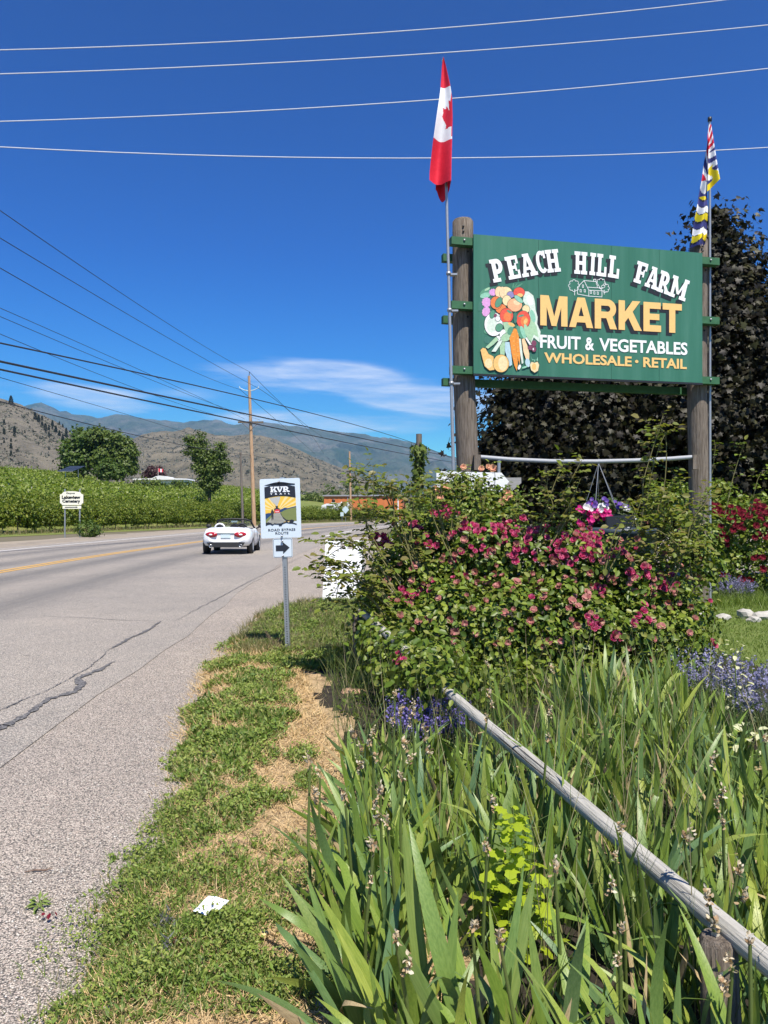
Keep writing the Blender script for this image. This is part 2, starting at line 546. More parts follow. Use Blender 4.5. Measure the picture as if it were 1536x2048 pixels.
def chip_mat(name, light, dark, gap, scale, tracks=False, pink=(.48, .39, .33), bump=.5):
    m, t, b = base_mat(name)
    co = t.n('ShaderNodeTexCoord').outputs['Object']
    vo = t.n('ShaderNodeTexVoronoi', feature='F1')
    t.put(vo.inputs['Vector'], co); vo.inputs['Scale'].default_value = scale
    sp = t.n('ShaderNodeSeparateColor'); t.put(sp.inputs[0], vo.outputs['Color'])
    c = t.ramp(sp.outputs[0], [(0, dark), (.35, tuple((a + b_) / 2 for a, b_ in zip(light, dark))), (.6, light), (.85, pink), (1, tuple(x * 1.25 for x in light))])
    c = t.mix(t.mapr(vo.outputs['Distance'], .35, .75, 0, 1), c, gap)
    big = t.noise(co, .35, 5, .6)
    c = t.mix(1.0, c, t.ramp(big, [(.3, (.86, .86, .87)), (.7, (1.08, 1.06, 1.03))]), 'MULTIPLY')
    mid = t.noise(co, 3.1, 4, .6)
    c = t.mix(1.0, c, t.ramp(mid, [(.3, (.93, .93, .93)), (.7, (1.06, 1.05, 1.05))]), 'MULTIPLY')
    if tracks:
        uv = t.n('ShaderNodeUVMap', uv_map='lane').outputs[0]
        s2 = t.n('ShaderNodeSeparateXYZ'); t.put(s2.inputs[0], uv)
        o = s2.outputs[0]
        f = None
        for c0, w, a in ((1.1, .55, .85), (3.2, .6, .8), (-1.2, .55, .75), (-3.2, .55, .7)):
            d = t.m('DIVIDE', t.m('SUBTRACT', o, c0), w)
            gk = t.m('MULTIPLY', t.m('EXPONENT', t.m('MULTIPLY', t.m('MULTIPLY', d, d), -1.0)), a)
            f = gk if f is None else t.m('ADD', f, gk)
        st = t.noise(t.scale(uv, (5.5, .09, 1)), 1.0, 4)
        f = t.m('MULTIPLY', f, t.mapr(st, .25, .75, .55, 1.1), clamp=True)
        flatc = t.mix(t.mapr(t.noise(co, 60, 3), .3, .7), (.085, .083, .08), (.125, .122, .118))
        c = t.mix(t.m('MULTIPLY', f, .92), c, flatc)
    t.put(b.inputs['Base Color'], c)
    b.inputs['Roughness'].default_value = .85
    b.inputs['Specular IOR Level'].default_value = .25
    bn = t.n('ShaderNodeBump'); bn.inputs['Strength'].default_value = bump; bn.inputs['Distance'].default_value = .006; bn.invert = True
    t.put(bn.inputs['Height'], vo.outputs['Distance']); t.put(b.inputs['Normal'], bn.outputs[0])
    return m


m_ground = nmat('plain_soil', [(.3, (.10, .09, .055)), (.5, (.14, .12, .075)), (.7, (.09, .10, .05))], .02, rough=.95)
gv = [(10000 * math.cos(a) * r, 10000 * math.sin(a) * r, -.06) for r in (.02, 1) for a in np.linspace(0, 2 * math.pi, 49)[:-1]]
gf = [np.array([[i, (i + 1) % 48, 48 + (i + 1) % 48, 48 + i] for i in range(48)])]
gme = np_mesh('ground', gv + [(0, 0, -.06)], gf + [np.array([[96, i, (i + 1) % 48] for i in range(48)])][::-1] if False else [gf[0], np.array([[96, i, (i + 1) % 48] for i in range(48)])], [m_ground])
tag(link('ground', gme), kind='structure')

m_shoulder = chip_mat('shoulder_chip_seal', (.63, .56, .475), (.30, .265, .225), (.095, .088, .08), 135, bump=1.0)
m_road = chip_mat('road_chip_seal', (.48, .44, .375), (.245, .225, .20), (.11, .105, .10), 95, tracks=True, pink=(.33, .28, .24), bump=.5)
sh = np_mesh('gravel_shoulder', [(-3.6, -8, 0), (40, -8, 0), (40, 46, 0), (-3.6, 46, 0)], np.array([[0, 1, 2, 3]]), [m_shoulder])
tag(link('gravel_shoulder', sh), kind='structure')
m_far_sh = nmat('tan_road_edge', [(.3, (.24, .20, .15)), (.7, (.33, .28, .215))], 1.2, rough=.95)
tag(ribbon('far_shoulder', [-9.8, -8.2, -6.1], -30, 220, -.004, m_far_sh, 2.0, wob=.5), kind='structure')
road = tag(ribbon('road', [-6.2, -4, -2, 0, 2, 4, 5.5, 6.7], -30, 240, .006, m_road, 1.0, wob=.12), kind='structure')
m_yellow = nmat('worn_yellow_line_paint', [(.35, (.62, .34, .045)), (.62, (.50, .29, .07)), (.75, (.28, .22, .13))], 9, rough=.7, detail=8)
m_white = nmat('worn_white_line_paint', [(.3, (.72, .71, .68)), (.6, (.58, .57, .55)), (.75, (.34, .33, .32))], 7, rough=.7, detail=8)
for a in (-.20, .06):
    ribbon('yellow_line', [a, a + .13], -30, 236, .012, m_yellow, 1.0, road)
ribbon('edge_line', [-5.05, -4.9], -30, 236, .012, m_white, 1.0, road)
ribbon('edge_line', [4.95, 5.10], 46, 236, .012, m_white, 1.0, road)
m_tar = nmat('crack_tar', [(.32, (.055, .053, .054)), (.48, (.085, .082, .08)), (.60, (.20, .19, .178))], 55, rough=.7, detail=7)


def crack(pts, wid, name='tar_crack'):
    """ribbon of sealed crack through ground points with uneven width"""
    ps = [G(u, v) for u, v in pts]
    fine = []
    for a, b in zip(ps[:-1], ps[1:]):
        n = max(2, int((b - a).length / .022))
        fine += [a.lerp(b, i / n) for i in range(n)]
    fine.append(ps[-1])
    V = []
    for i, p in enumerate(fine):
        d = (fine[min(i + 1, len(fine) - 1)] - fine[max(0, i - 1)]).normalized()
        nx = Vector((d.y, -d.x, 0))
        p = p + nx * (.03 * noise.noise(p * 3.1) + .012 * noise.noise(p * 19))
        f = (i / len(fine))
        w_ = wid * max(.12, .5 + .9 * abs(noise.noise(p * 2.3)) + .8 * noise.noise(p * 15)) * min(1, 8 * f + .15, 8 * (1 - f) + .15)
        V += [(p + nx * w_ * .5).to_tuple()[:2] + (.014,), (p - nx * w_ * .5).to_tuple()[:2] + (.014,)]
    q = np.array([[2 * i, 2 * i + 1, 2 * i + 3, 2 * i + 2] for i in range(len(fine) - 1)])
    return link(name, np_mesh(name, V, q, [m_tar]), road)


crack([(-120, 1530), (0, 1460), (70, 1422), (100, 1400), (150, 1385), (168, 1372), (152, 1360), (200, 1340), (228, 1325)], .085)
crack([(222, 1299), (250, 1282), (290, 1265), (322, 1244)], .06)
crack([(322, 1244), (350, 1243), (372, 1232), (400, 1216), (440, 1196), (500, 1163), (560, 1134), (610, 1112)], .02)
crack([(80, 1233), (150, 1236), (230, 1241), (322, 1244)], .022)
crack([(-40, 1440), (40, 1405), (110, 1375), (180, 1335), (222, 1299)], .014)
crack([(-60, 1453), (0, 1452), (28, 1456)], .03)
crack([(33, 1313), (62, 1312)], .02)

# verge: raised ragged sheet of soil, straw, garden bed and lawn
_ev = [(2200, -40), (2048, 30), (1940, 95), (1850, 150), (1780, 205), (1700, 262), (1600, 318), (1480, 335), (1400, 375), (1340, 405), (1300, 430), (1260, 470)]
_ey = [G(u, v).y for v, u in _ev]; _ex = [G(u, v).x for v, u in _ev]
_ey += [11.0, 12.0, 13.0]; _ex += [-1.95, -1.8, -1.3]


def xe(y): return np.interp(y, _ey, _ex)


def fence_x(y): return 1.348 - .206 * np.asarray(y)


def nz2(x, y, s, seed=0.0): return noise.noise(Vector((x * s, y * s, seed)))


def verge_z(x, y):
    d = min(x - float(xe(y)), max(12.75 - y, (x - .35) * 1.0))
    d += .16 * nz2(x, y, 2.2) + .07 * nz2(x, y, 7, 5) + .03 * nz2(x, y, 21, 9)
    t = max(0.0, min(1.0, (d + .06) / .45))
    return -.035 + .085 * (t * t * (3 - 2 * t)) + (.02 * nz2(x, y, 3, 2) + .008 * nz2(x, y, 14, 3)) * t


gx = np.arange(-2.6, 9.01, .06); gy = np.arange(1.0, 17.01, .06)
ZZ = np.array([[verge_z(x, y) for x in gx] for y in gy])


def vz(x, y):
    """height of the verge sheet, vectorised"""
    x = np.asarray(x, dtype=float); y = np.asarray(y, dtype=float)
    i = np.clip((x - gx[0]) / .06, 0, len(gx) - 1.001); j = np.clip((y - gy[0]) / .06, 0, len(gy) - 1.001)
    i0 = i.astype(int); j0 = j.astype(int); a = i - i0; b = j - j0
    return (ZZ[j0, i0] * (1 - a) + ZZ[j0, i0 + 1] * a) * (1 - b) + (ZZ[j0 + 1, i0] * (1 - a) + ZZ[j0 + 1, i0 + 1] * a) * b


XX, YY = np.meshgrid(gx, gy)
VV = np.stack([XX, YY, ZZ], -1).reshape(-1, 3)
nxg = len(gx)
jj, ii = np.meshgrid(np.arange(len(gy) - 1), np.arange(nxg - 1), indexing='ij')
Q = np.stack([jj * nxg + ii, jj * nxg + ii + 1, (jj + 1) * nxg + ii + 1, (jj + 1) * nxg + ii], -1).reshape(-1, 4)
cx_ = XX[:-1, :-1].ravel() + .03; cy_ = YY[:-1, :-1].ravel() + .03
lawn_sel = (cx_ > 3.3 + .25 * np.sin(cy_)) & (cy_ > 6.2)
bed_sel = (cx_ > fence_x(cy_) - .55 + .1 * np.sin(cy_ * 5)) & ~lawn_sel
m_straw = nmat('dry_straw_soil', [(.25, (.20, .13, .075)), (.42, (.34, .24, .13)), (.58, (.47, .34, .19)), (.75, (.27, .19, .11))], 14, rough=.95, bump=.9, bscale=55, bdist=.02, detail=8)
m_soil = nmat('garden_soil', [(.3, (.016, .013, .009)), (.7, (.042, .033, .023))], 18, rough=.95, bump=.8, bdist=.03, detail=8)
m_lawn = nmat('lawn_ground', [(.3, (.09, .13, .025)), (.7, (.13, .16, .04))], 9, rough=.95)
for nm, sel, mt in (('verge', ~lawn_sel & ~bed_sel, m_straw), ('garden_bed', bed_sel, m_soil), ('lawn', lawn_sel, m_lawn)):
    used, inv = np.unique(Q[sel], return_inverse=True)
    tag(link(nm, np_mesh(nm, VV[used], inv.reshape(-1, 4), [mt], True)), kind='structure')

# ------------------------------------------------------------------ field rising on the far side of the road
H0 = np.array([-25.6, 52.0]); HD = np.array([.236, .972]); HN = np.array([-.972, .236])


def fld_d(x, y): return (x - H0[0]) * HN[0] + (y - H0[1]) * HN[1]


def fld_z(x, y):
    d = np.maximum(0, fld_d(np.asarray(x, float), np.asarray(y, float)) - 1.0)
    z = np.where(d < 62, .122 * d, .122 * 62 + (d - 62) * .08)
    z = np.where(d > 105, .122 * 62 + 43 * .08 + (d - 105) * .004, z)
    return z * np.clip(d / 6, 0, 1) ** .5


def fpt(s, d):
    p = H0 + HD * s + HN * d
    return float(p[0]), float(p[1]), float(fld_z(p[0], p[1]))


ds = np.concatenate([np.arange(-3, 12, 1.0), np.arange(12, 115, 4.0), np.arange(120, 420, 30.0)])
ss = np.arange(-60, 420, 6.0)
FV = []
for d in ds:
    for s in ss:
        x, y, z = fpt(s, d)
        FV.append((x, y, z - .04 + .25 * nz2(x, y, .05) * min(1, max(0, d / 15))))
ns = len(ss)
FQ = np.array([[i * ns + j, i * ns + j + 1, (i + 1) * ns + j + 1, (i + 1) * ns + j] for i in range(len(ds) - 1) for j in range(ns - 1)])
m_field = nmat('field_grass', [(.3, (.10, .135, .025)), (.5, (.14, .17, .035)), (.7, (.20, .19, .06))], .25, rough=.95, detail=8, bump=.5, bscale=2, bdist=.3)
tag(link('field', np_mesh('field', FV, FQ, [m_field], True)), kind='structure')


# ------------------------------------------------------------------ hills and mountains
def hill(name, prof, D, mat, rows=26, cols=220, base=.62, amp=.05, nscale=3.0, behind=1.25, curve=.85):
    us = np.linspace(prof[0][0], prof[-1][0], cols)
    vs = np.interp(us, [p[0] for p in prof], [p[1] for p in prof])
    V = []
    for r in range(rows + 3):
        for u, v in zip(us, vs):
            k = (u - 768) / F
            hc = CAM_H + (1024 - v) / F * D
            if r <= rows:
                t = r / rows
                dd = D * (base + (1 - base) * t)
                z = hc * t ** curve
                fade = min(1, 5 * t) * (1 - .75 * t)
            else:
                t = 1 + (r - rows) / 2 * (behind - 1)
                dd = D * t
                z = hc * (1 - .5 * (r - rows) / 2)
                fade = .5
            x, y = k * dd, dd
            q = Vector((x, y, 0)) * (nscale / D)
            nn = noise.fractal(q * 4, .9, 2.1, 7) + .5 * (1 - abs(noise.noise(q * 9)) * 2)
            V.append((x, y, z + hc * 0 + amp * D * .25 * nn * fade))
    q = np.array([[i * cols + j, i * cols + j + 1, (i + 1) * cols + j + 1, (i + 1) * cols + j] for i in range(rows + 2) for j in range(cols - 1)])
    o = link(name, np_mesh(name, V, q, [mat], True))
    tag(o, kind='structure')
    return np.array(V).reshape(rows + 3, cols, 3)


def hill_mat(name, stops, scale, patches, bump, bscale, bdist, pscale):
    m, t, b = base_mat(name)
    co = t.n('ShaderNodeTexCoord').outputs['Object']
    c = t.ramp(t.noise(co, scale, 10, .68), stops)
    pf = t.mapr(t.noise(co, pscale, 8, .7), .54, .66)
    c = t.mix(t.m('MULTIPLY', pf, .55), c, patches)
    t.put(b.inputs['Base Color'], c)
    b.inputs['Roughness'].default_value = 1; b.inputs['Specular IOR Level'].default_value = .05
    bn = t.n('ShaderNodeBump'); bn.inputs['Strength'].default_value = bump; bn.inputs['Distance'].default_value = bdist
    t.put(bn.inputs['Height'], t.noise(co, bscale, 10, .7)); t.put(b.inputs['Normal'], bn.outputs[0])
    return m


m_mtn = hill_mat('mountain_forest_rock', [(.35, (.07, .13, .08)), (.5, (.15, .19, .13)), (.62, (.27, .27, .22))], .0026, (.03, .06, .04), 1.0, .0035, 260, .0016)
m_mid = hill_mat('sage_hill', [(.32, (.10, .092, .062)), (.5, (.17, .15, .105)), (.68, (.245, .21, .145))], .02, (.10, .10, .065), 1.0, .035, 14, .03)
m_near = hill_mat('sage_scree', [(.32, (.10, .092, .072)), (.5, (.17, .152, .118)), (.68, (.25, .22, .17))], .05, (.11, .105, .07), 1.0, .08, 6, .05)
hill('mountain', [(-1500, 760), (-700, 800), (-300, 842), (0, 822), (45, 814), (75, 808), (100, 816), (140, 829), (190, 836), (230, 834), (300, 841), (360, 845), (430, 845), (500, 851), (560, 850), (640, 862), (720, 872), (790, 880), (840, 893), (880, 908), (925, 926), (1000, 950), (1100, 965), (1300, 975), (1700, 985), (2600, 940)],
     7500, m_mtn, rows=40, cols=330, base=.55, amp=.075, nscale=7, curve=.9)
mid = hill('brown_hill', [(60, 1000), (180, 935), (230, 905), (262, 882), (285, 870), (320, 863), (350, 864), (375, 855), (397, 862), (430, 872), (500, 870), (550, 879), (600, 902), (640, 920), (690, 941), (740, 963), (800, 985), (900, 1003), (1100, 1018)],
           1900, m_mid, rows=30, cols=240, base=.45, amp=.03, nscale=7, curve=1.15)
near = hill('scree_hill', [(-1200, 560), (-400, 660), (-200, 722), (0, 798), (40, 808), (80, 831), (120, 849), (150, 872), (190, 898), (250, 928), (330, 960), (450, 1015)],
            900, m_near, rows=30, cols=240, base=.5, amp=.03, nscale=6, curve=1.0)
# dry grass bench on the brown hill
m_dry = nmat('dry_grass_bench', [(.3, (.24, .185, .10)), (.6, (.33, .26, .15)), (.75, (.17, .145, .085))], .05, rough=1)


def drape(arr, u, v):
    """hill surface point seen at a pixel, from its grid"""
    k = (u - 768) / F
    c = np.argmin(np.abs(arr[10, :, 0] / arr[10, :, 1] - k))
    colp = arr[:, c, :]
    vv = 1024 - (colp[:, 2] - CAM_H) / colp[:, 1] * F
    for r in range(len(vv) - 4):
        if vv[r] >= v >= vv[r + 1]:
            f = (vv[r] - v) / max(1e-6, vv[r] - vv[r + 1])
            return Vector(colp[r] * (1 - f) + colp[r + 1] * f)
    return Vector(colp[len(vv) - 4])


def hill_stuff(arr, name, n, size, mat, vmin, umin, umax, rows_from, seed, colr=1.0):
    r = np.random.default_rng(seed)
    R_, C_, _ = arr.shape
    k = arr[10, :, 0] / arr[10, :, 1] * F + 768
    okc = np.where((k > umin) & (k < umax))[0]
    ci = okc[r.integers(0, len(okc) - 1, n)]; ri = r.integers(rows_from, R_ - 4, n)
    a, b = r.random((n, 1)), r.random((n, 1))
    p = (arr[ri, ci] * (1 - a) + arr[ri, ci + 1] * a) * (1 - b) + (arr[ri + 1, ci] * (1 - a) + arr[ri + 1, ci + 1] * a) * b
    keep = np.array([noise.noise(Vector(x) * .012) + .35 * r.normal() > -.05 for x in p])
    p = p[keep]; n = len(p)
    s = size * r.uniform(.4, 1.5, n) ** 1.3
    # each shrub: 5 small faces in a tuft
    pp = np.repeat(p, 5, 0) + r.normal(size=(n * 5, 3)) * np.repeat(s, 5)[:, None] * .3 * np.array([1, 1, .5]); pp[:, 2] += np.repeat(s, 5) * .15
    me = leaves(name, pp, r.normal(size=(n * 5, 3)) + np.array([0, -.5, .8]), np.repeat(s, 5) * .8, RH, mat, wide=1.4)
    tag(link(name, me), label='low grey green sagebrush dotted over the dry hillside' if 'sage' in name else None, kind='stuff')


m_sage = lmat('sagebrush', [(.075, .08, .055), (.11, .11, .08), (.145, .135, .10), (.06, .07, .035)], .1)
hill_stuff(near, 'sagebrush', 4600, 2.0, m_sage, 800, -60, 300, 2, 3)
hill_stuff(mid, 'sagebrush', 6500, 3.6, m_sage, 800, 200, 860, 2, 4)

# ------------------------------------------------------------------ air
hz = bpy.data.materials.new('valley_haze')
hz.use_nodes = True
hz.node_tree.nodes.clear()
ho = hz.node_tree.nodes.new('ShaderNodeOutputMaterial')
hv = hz.node_tree.nodes.new('ShaderNodeVolumePrincipled')
hv.inputs['Color'].default_value = (.34, .62, 1, 1)
hv.inputs['Density'].default_value = 7.2e-5
hv.inputs['Anisotropy'].default_value = .2
hz.node_tree.links.new(hv.outputs[0], ho.inputs['Volume'])
mb = MB(); mb.box((-10800, -10800, -1.06), (10800, 10800, 1320))
tag(mb.build('haze', hz), kind='stuff')
# ------------------------------------------------------------------ trees, orchard, vines
m_bark = nmat('grey_brown_bark', [(.3, (.06, .045, .03)), (.7, (.16, .125, .09))], 14, (1, 1, .15), rough=.95, bump=.8, bdist=.02)
m_leaf_mid = lmat('broad_green_leaves', [(.045, .085, .014), (.075, .125, .02), (.11, .16, .028), (.06, .10, .016)], .25)
m_leaf_dk = lmat('deep_green_leaves', [(.05, .085, .014), (.085, .125, .02), (.125, .165, .03)], .2)
m_leaf_orch = lmat('orchard_leaves', [(.05, .09, .010), (.10, .15, .014), (.16, .205, .022), (.22, .24, .035), (.07, .115, .012)], .3)
m_leaf_vine = lmat('vine_leaves', [(.10, .16, .016), (.155, .215, .025), (.20, .255, .035), (.25, .28, .08)], .3)
m_leaf_pine = lmat('pine_needles', [(.018, .028, .014), (.03, .042, .02), (.04, .05, .024)], .1)
m_leaf_plum = lmat('purple_far_leaves', [(.045, .018, .022), (.07, .03, .03), (.03, .014, .016)], .2)


def trunk_mesh(h, r, limbs, seed=0):
    random.seed(seed)
    mb = MB()
    mb.tube([(0, 0, -.3), (.02 * h, 0, h * .4), (0, .02 * h, h)], [r, r * .75, r * .4], 8, wob=.08)
    for (z0, dx, dy, dz) in limbs:
        a = Vector((0, 0, z0)); b_ = a + Vector((dx, dy, dz))
        mb.tube([a, a.lerp(b_, .5) + Vector((0, 0, .08 * dz)), b_], [r * .5, r * .33, r * .1], 6)
    return mb


def tree(name, label, loc, blobs, n, size, mat, h_trunk, r_trunk, limbs=(), seed=1, clump=(34, .5), group=None, squash=1.0, inside=.72, tmpl=RH, wide=1.1, shell=.22, core=0):
    t = thing(name, label, 'tree', loc, 0, group)
    trunk_mesh(h_trunk, r_trunk, limbs, seed).build('trunk', m_bark, t)
    p, d = blob_pts(blobs, n, shell, seed, squash, clump, inside)
    nn = len(p)
    r = np.random.default_rng(seed)
    d = d + .5 * r.normal(size=d.shape) + np.array([0, 0, .35])
    me = leaves('crown', p, d, size * r.uniform(.6, 1.3, nn), tmpl, mat, wide)
    c = link('crown', me, t); c['kind'] = 'stuff'
    if core:
        B = np.array(blobs); i = r.integers(0, len(B), core)
        p = B[i, :3] + nrm(r.normal(size=(core, 3))) * (B[i, 3] * .74 * r.random(core) ** .4)[:, None]
        link('inner_crown', leaves('inner_crown', p, r.normal(size=(core, 3)) + np.array([0, -.4, .3]), size * 2.0 * r.uniform(.7, 1.2, core), tmpl, mat, wide), t)['kind'] = 'stuff'
    return t


def base_at(u, Y):
    p = P(u, 1024, Y)
    return Vector((p.x, Y, float(fld_z(p.x, Y))))


def blob_uv(lst, Y, b):
    """list of (u,v,radius px[,depth shift]) -> spheres relative to the tree's base b"""
    out = []
    for q in lst:
        dy = q[3] if len(q) > 3 else 0
        p = P(q[0], q[1], Y) - b
        out.append((p.x, p.y + dy, p.z, q[2] * Y / F))
    return out


Yt = 150
for nm, lab, bu, bl, mt, sd in (
    ('broadleaf_tree', 'big round green tree left of its two companions above the vineyard', 165, [(150, 905, 26), (168, 878, 22), (185, 900, 28, 2), (140, 925, 20), (150, 880, 14), (165, 925, 22, -1)], m_leaf_mid, 3),
    ('broadleaf_tree', 'middle green tree in the clump above the vineyard, crown touching both neighbours', 205, [(205, 893, 26, 2), (195, 875, 20), (222, 880, 16), (212, 912, 22), (200, 925, 18)], m_leaf_dk, 4),
    ('broadleaf_tree', 'rounded dark tree at the right end of the clump above the vineyard', 245, [(243, 900, 22, 1), (250, 925, 19), (238, 880, 14), (256, 905, 14), (235, 930, 16), (258, 935, 12)], m_leaf_dk, 5)):
    b = base_at(bu, Yt)
    tree(nm, lab, b, blob_uv(bl, Yt, b), 6500, .62, mt, 5.5, .35, [(2.2, 1.6, .3, 2.2), (2.6, -1.7, .4, 2.2), (3.2, .4, -1.2, 2.4)], sd, (40, .55), 'trees above the vineyard')
b = base_at(218, 140)
tree('round_bush', 'pale green round bush in front of the three clumped trees', b, blob_uv([(218, 938, 20), (206, 944, 13), (232, 944, 14)], 140, b), 2600, .5, m_leaf_mid, 2, .12, (), 6, (34, .4))
b = base_at(312, 170)
tree('purple_tree', 'small dark purple tree behind the white roof', b, blob_uv([(310, 944, 13), (298, 948, 9), (322, 947, 9)], 170, b), 1800, .45, m_leaf_plum, 2.4, .15, (), 7, (34, .4))
Yc = 112
b = base_at(418, Yc)
pl = [(405, 885, 12), (398, 905, 16), (412, 920, 18), (425, 940, 22), (400, 935, 14), (432, 915, 17), (440, 895, 9), (445, 930, 15), (455, 935, 8), (420, 965, 18), (408, 960, 12), (385, 890, 9), (380, 880, 8), (400, 872, 8), (438, 905, 10), (375, 905, 5), (436, 960, 12), (418, 982, 12)]
tree('cottonwood', 'open dark poplar with split ragged crown left of the tall utility pole', b, blob_uv(pl, Yc, b), 9500, .34, m_leaf_dk, 6.0, .28,
     [(2.5, -1.6, .1, 4.4), (2.4, 1.3, .2, 4.0), (3.0, .9, -.4, 4.6), (2.2, -.8, .3, 2.2)], 8, (26, .34), inside=.55)

# pines scattered over the left hill
pine_meshes = []
for k in range(3):
    r = np.random.default_rng(40 + k)
    n = 900
    z = r.uniform(.12, 1, n); rad = (1 - z) ** .8 * .26 * r.uniform(.4, 1, n) + .01
    a = r.uniform(0, 6.283, n)
    p = np.stack([np.cos(a) * rad, np.sin(a) * rad, z], 1)
    ax = np.stack([np.cos(a), np.sin(a), -.35 * np.ones(n)], 1)
    pine_meshes.append((leaves('crown', p, np.array([0, 0, 1]) + .4 * r.normal(size=(n, 3)), r.uniform(.05, .12, n), RH, m_leaf_pine, 1.3, axis=ax), trunk_mesh(.9, .022, (), k).mesh('trunk', [m_bark])))
random.seed(11)
pl = [(20, 806, 12)] + [(70 + i * 4.6 + random.uniform(-2, 2), 838 + i * 3.1 + random.uniform(-8, 8), random.uniform(5, 10)) for i in range(18)] + \
     [(random.uniform(-10, 165), random.uniform(845, 915), random.uniform(4, 8)) for i in range(26)]
for i, (u, v, hp) in enumerate(pl):
    p = drape(near, u, v)
    h = hp / F * p.y * 1.6
    lab = 'lone dark pine standing on the skyline of the near hill at the far left' if i == 0 else 'small dark pine on the dry slope of the near left hill'
    t = thing('pine_tree', lab, 'tree', p - Vector((0, 0, .4)), random.uniform(0, 6), None if i == 0 else 'pines on the left hill')
    cr, tr = pine_meshes[i % 3]
    for nm, me in (('trunk', tr), ('crown', cr)):
        o = link(nm, me, t); o.scale = (h, h, h)
        if nm == 'crown': o['kind'] = 'stuff'

# orchard trees by the road (rows follow the hedge line)
orch = []
for k in range(4):
    r = np.random.default_rng(60 + k)
    bl = [(r.uniform(-.6, .6), r.uniform(-.8, .8), r.uniform(.95, 1.8), r.uniform(.45, .66)) for _ in range(10)] + [(0, 0, 1.2, .75), (.2, .8, 1.25, .6), (-.2, -.8, 1.25, .6)]
    p, d = blob_pts(bl, 1700, .25, 60 + k, 1, (14, .18), .6)
    n = len(p)
    # upright shoots on top
    s = r.uniform(-.8, .8, (160, 2)); sz = r.uniform(1.6, 2.75, 160)
    p = np.concatenate([p, np.column_stack([s * .8, sz])]); d = np.concatenate([d, r.normal(size=(160, 3))])
    d = d + .6 * r.normal(size=d.shape) + np.array([0, 0, .3])
    orch.append((leaves('foliage', p, d, r.uniform(.13, .27, len(p)), RH, m_leaf_orch, 1.05), trunk_mesh(1.3, .06, [(.5, .5, .3, .7), (.5, -.4, -.4, .7)], k).mesh('trunk', [m_bark])))


def vis(x, y, lo=-40, hi=800):
    u = 768 + x / y * F
    return lo < u < hi


cnt = 0
for row, d in enumerate((1.6, 5.2, 8.8, 12.4)):
    for i in range(64):
        s = -16 + i * 1.75 + random.uniform(-.2, .2)
        x, y, z = fpt(s, d)
        if s > 62:   # the row bends with the road further on
            bx = (s - 62) ** 2 * .010
            x += bx
        if y < 30 or not vis(x, y, -40, 790): continue
        if 9.5 < s < 11.8 and row == 0: pass
        dn = ['facing the road verge', 'in the second row from the road', 'in the third row from the road', 'in the fourth row from the road'][row]
        t = thing('orchard_tree', 'bushy low cherry tree ' + dn + ' of the orchard hedge', 'fruit tree', (x, y, (float(fld_z(x, y)) if s < 62 else 0.0) - (.6 if row else 0)), random.uniform(0, 6.28), 'orchard trees ' + dn)
        sc = random.uniform(.78, .98)
        fo, tr = orch[(i * 7 + row) % 4]
        for nm, me in (('trunk', tr), ('foliage', fo)):
            o = link(nm, me, t); o.scale = (sc, sc, sc * random.uniform(.9, 1.1))
            if nm == 'foliage': o['kind'] = 'stuff'
        cnt += 1

# vine rows up the slope
m_stake = flat('pale_vine_stake', (.55, .52, .45), .8)
vine = []
for k in range(3):
    r = np.random.default_rng(90 + k)
    n = 1500
    L = 18.0
    p = np.column_stack([r.normal(0, .38, n), r.uniform(0, L, n), np.abs(r.normal(.95, .42, n)) + .1])
    me = leaves('foliage', p, r.normal(size=(n, 3)) + np.array([0, -.2, .7]), r.uniform(.25, .5, n), RH, m_leaf_vine, 1.2)
    mb = MB()
    for q in range(4):
        mb.box((-.03, q * 4.5 + 1 - .03, 0), (.03, q * 4.5 + 1.03, 1.75))
    st = mb.mesh('stake', [m_stake])
    vine.append((me, st))
ang = -math.atan2(HD[0], HD[1])
for row in range(29):
    d = 16.5 + row * 3.1
    for i in range(14):
        s = -10 + i * 18.0
        x, y, z = fpt(s, d); x2, y2, _ = fpt(s + 18, d)
        if y < 20: continue
        if not (vis(x, y, -90, 520) or vis(x2, y2, -90, 520)): continue
        if (y > 135 and 100 < 768 + x / y * F < 300) or y > 215: continue
        t = thing('vine_row', 'section of leafy vine row on the slope behind the roadside orchard', 'vine row', (x, y, z), ang, 'vine rows on the slope')
        me, st = vine[(row + i) % 3]
        o = link('foliage', me, t); o['kind'] = 'stuff'
        o.scale = (1, 1, random.uniform(.9, 1.1))
        o = link('stake', st, t); o['kind'] = 'stuff'

# dry grass along the far road edge
m_dryg = lmat('roadside_dry_grass', [(.20, .16, .08), (.27, .22, .12), (.14, .14, .05), (.10, .12, .03)], .3)
n = 9000
s = rng.uniform(-20, 120, n); dd = rng.uniform(-2.2, .6, n)
pp = H0 + HD * s[:, None] + HN * dd[:, None]
pp[:, 0] += np.maximum(0, s - 62) ** 2 * .010
p3 = np.column_stack([pp, np.zeros(n)])
me = leaves('dry_roadside_grass', p3, rng.normal(size=(n, 3)) * np.array([1, 1, .1]) + np.array([0, -.6, 0]), rng.uniform(.15, .5, n) * np.clip((dd + 2.6) / 2, .3, 1), BLADE, m_dryg, .12, axis=rng.normal(size=(n, 3)) * .35 + np.array([0, 0, 1]))
tag(link('dry_roadside_grass', me), 'dry tan grass along the far edge of the highway', kind='stuff')
b = Vector((*fpt(3, -.6)[:2], 0))
b = G(172, 1074)
tree('small_bush', 'small rounded green bush at the foot of the cemetery sign', b, [(0, 0, .5, .55), (.4, 0, .35, .4)], 700, .16, m_leaf_mid, .5, .04, (), 12, (14, .15))

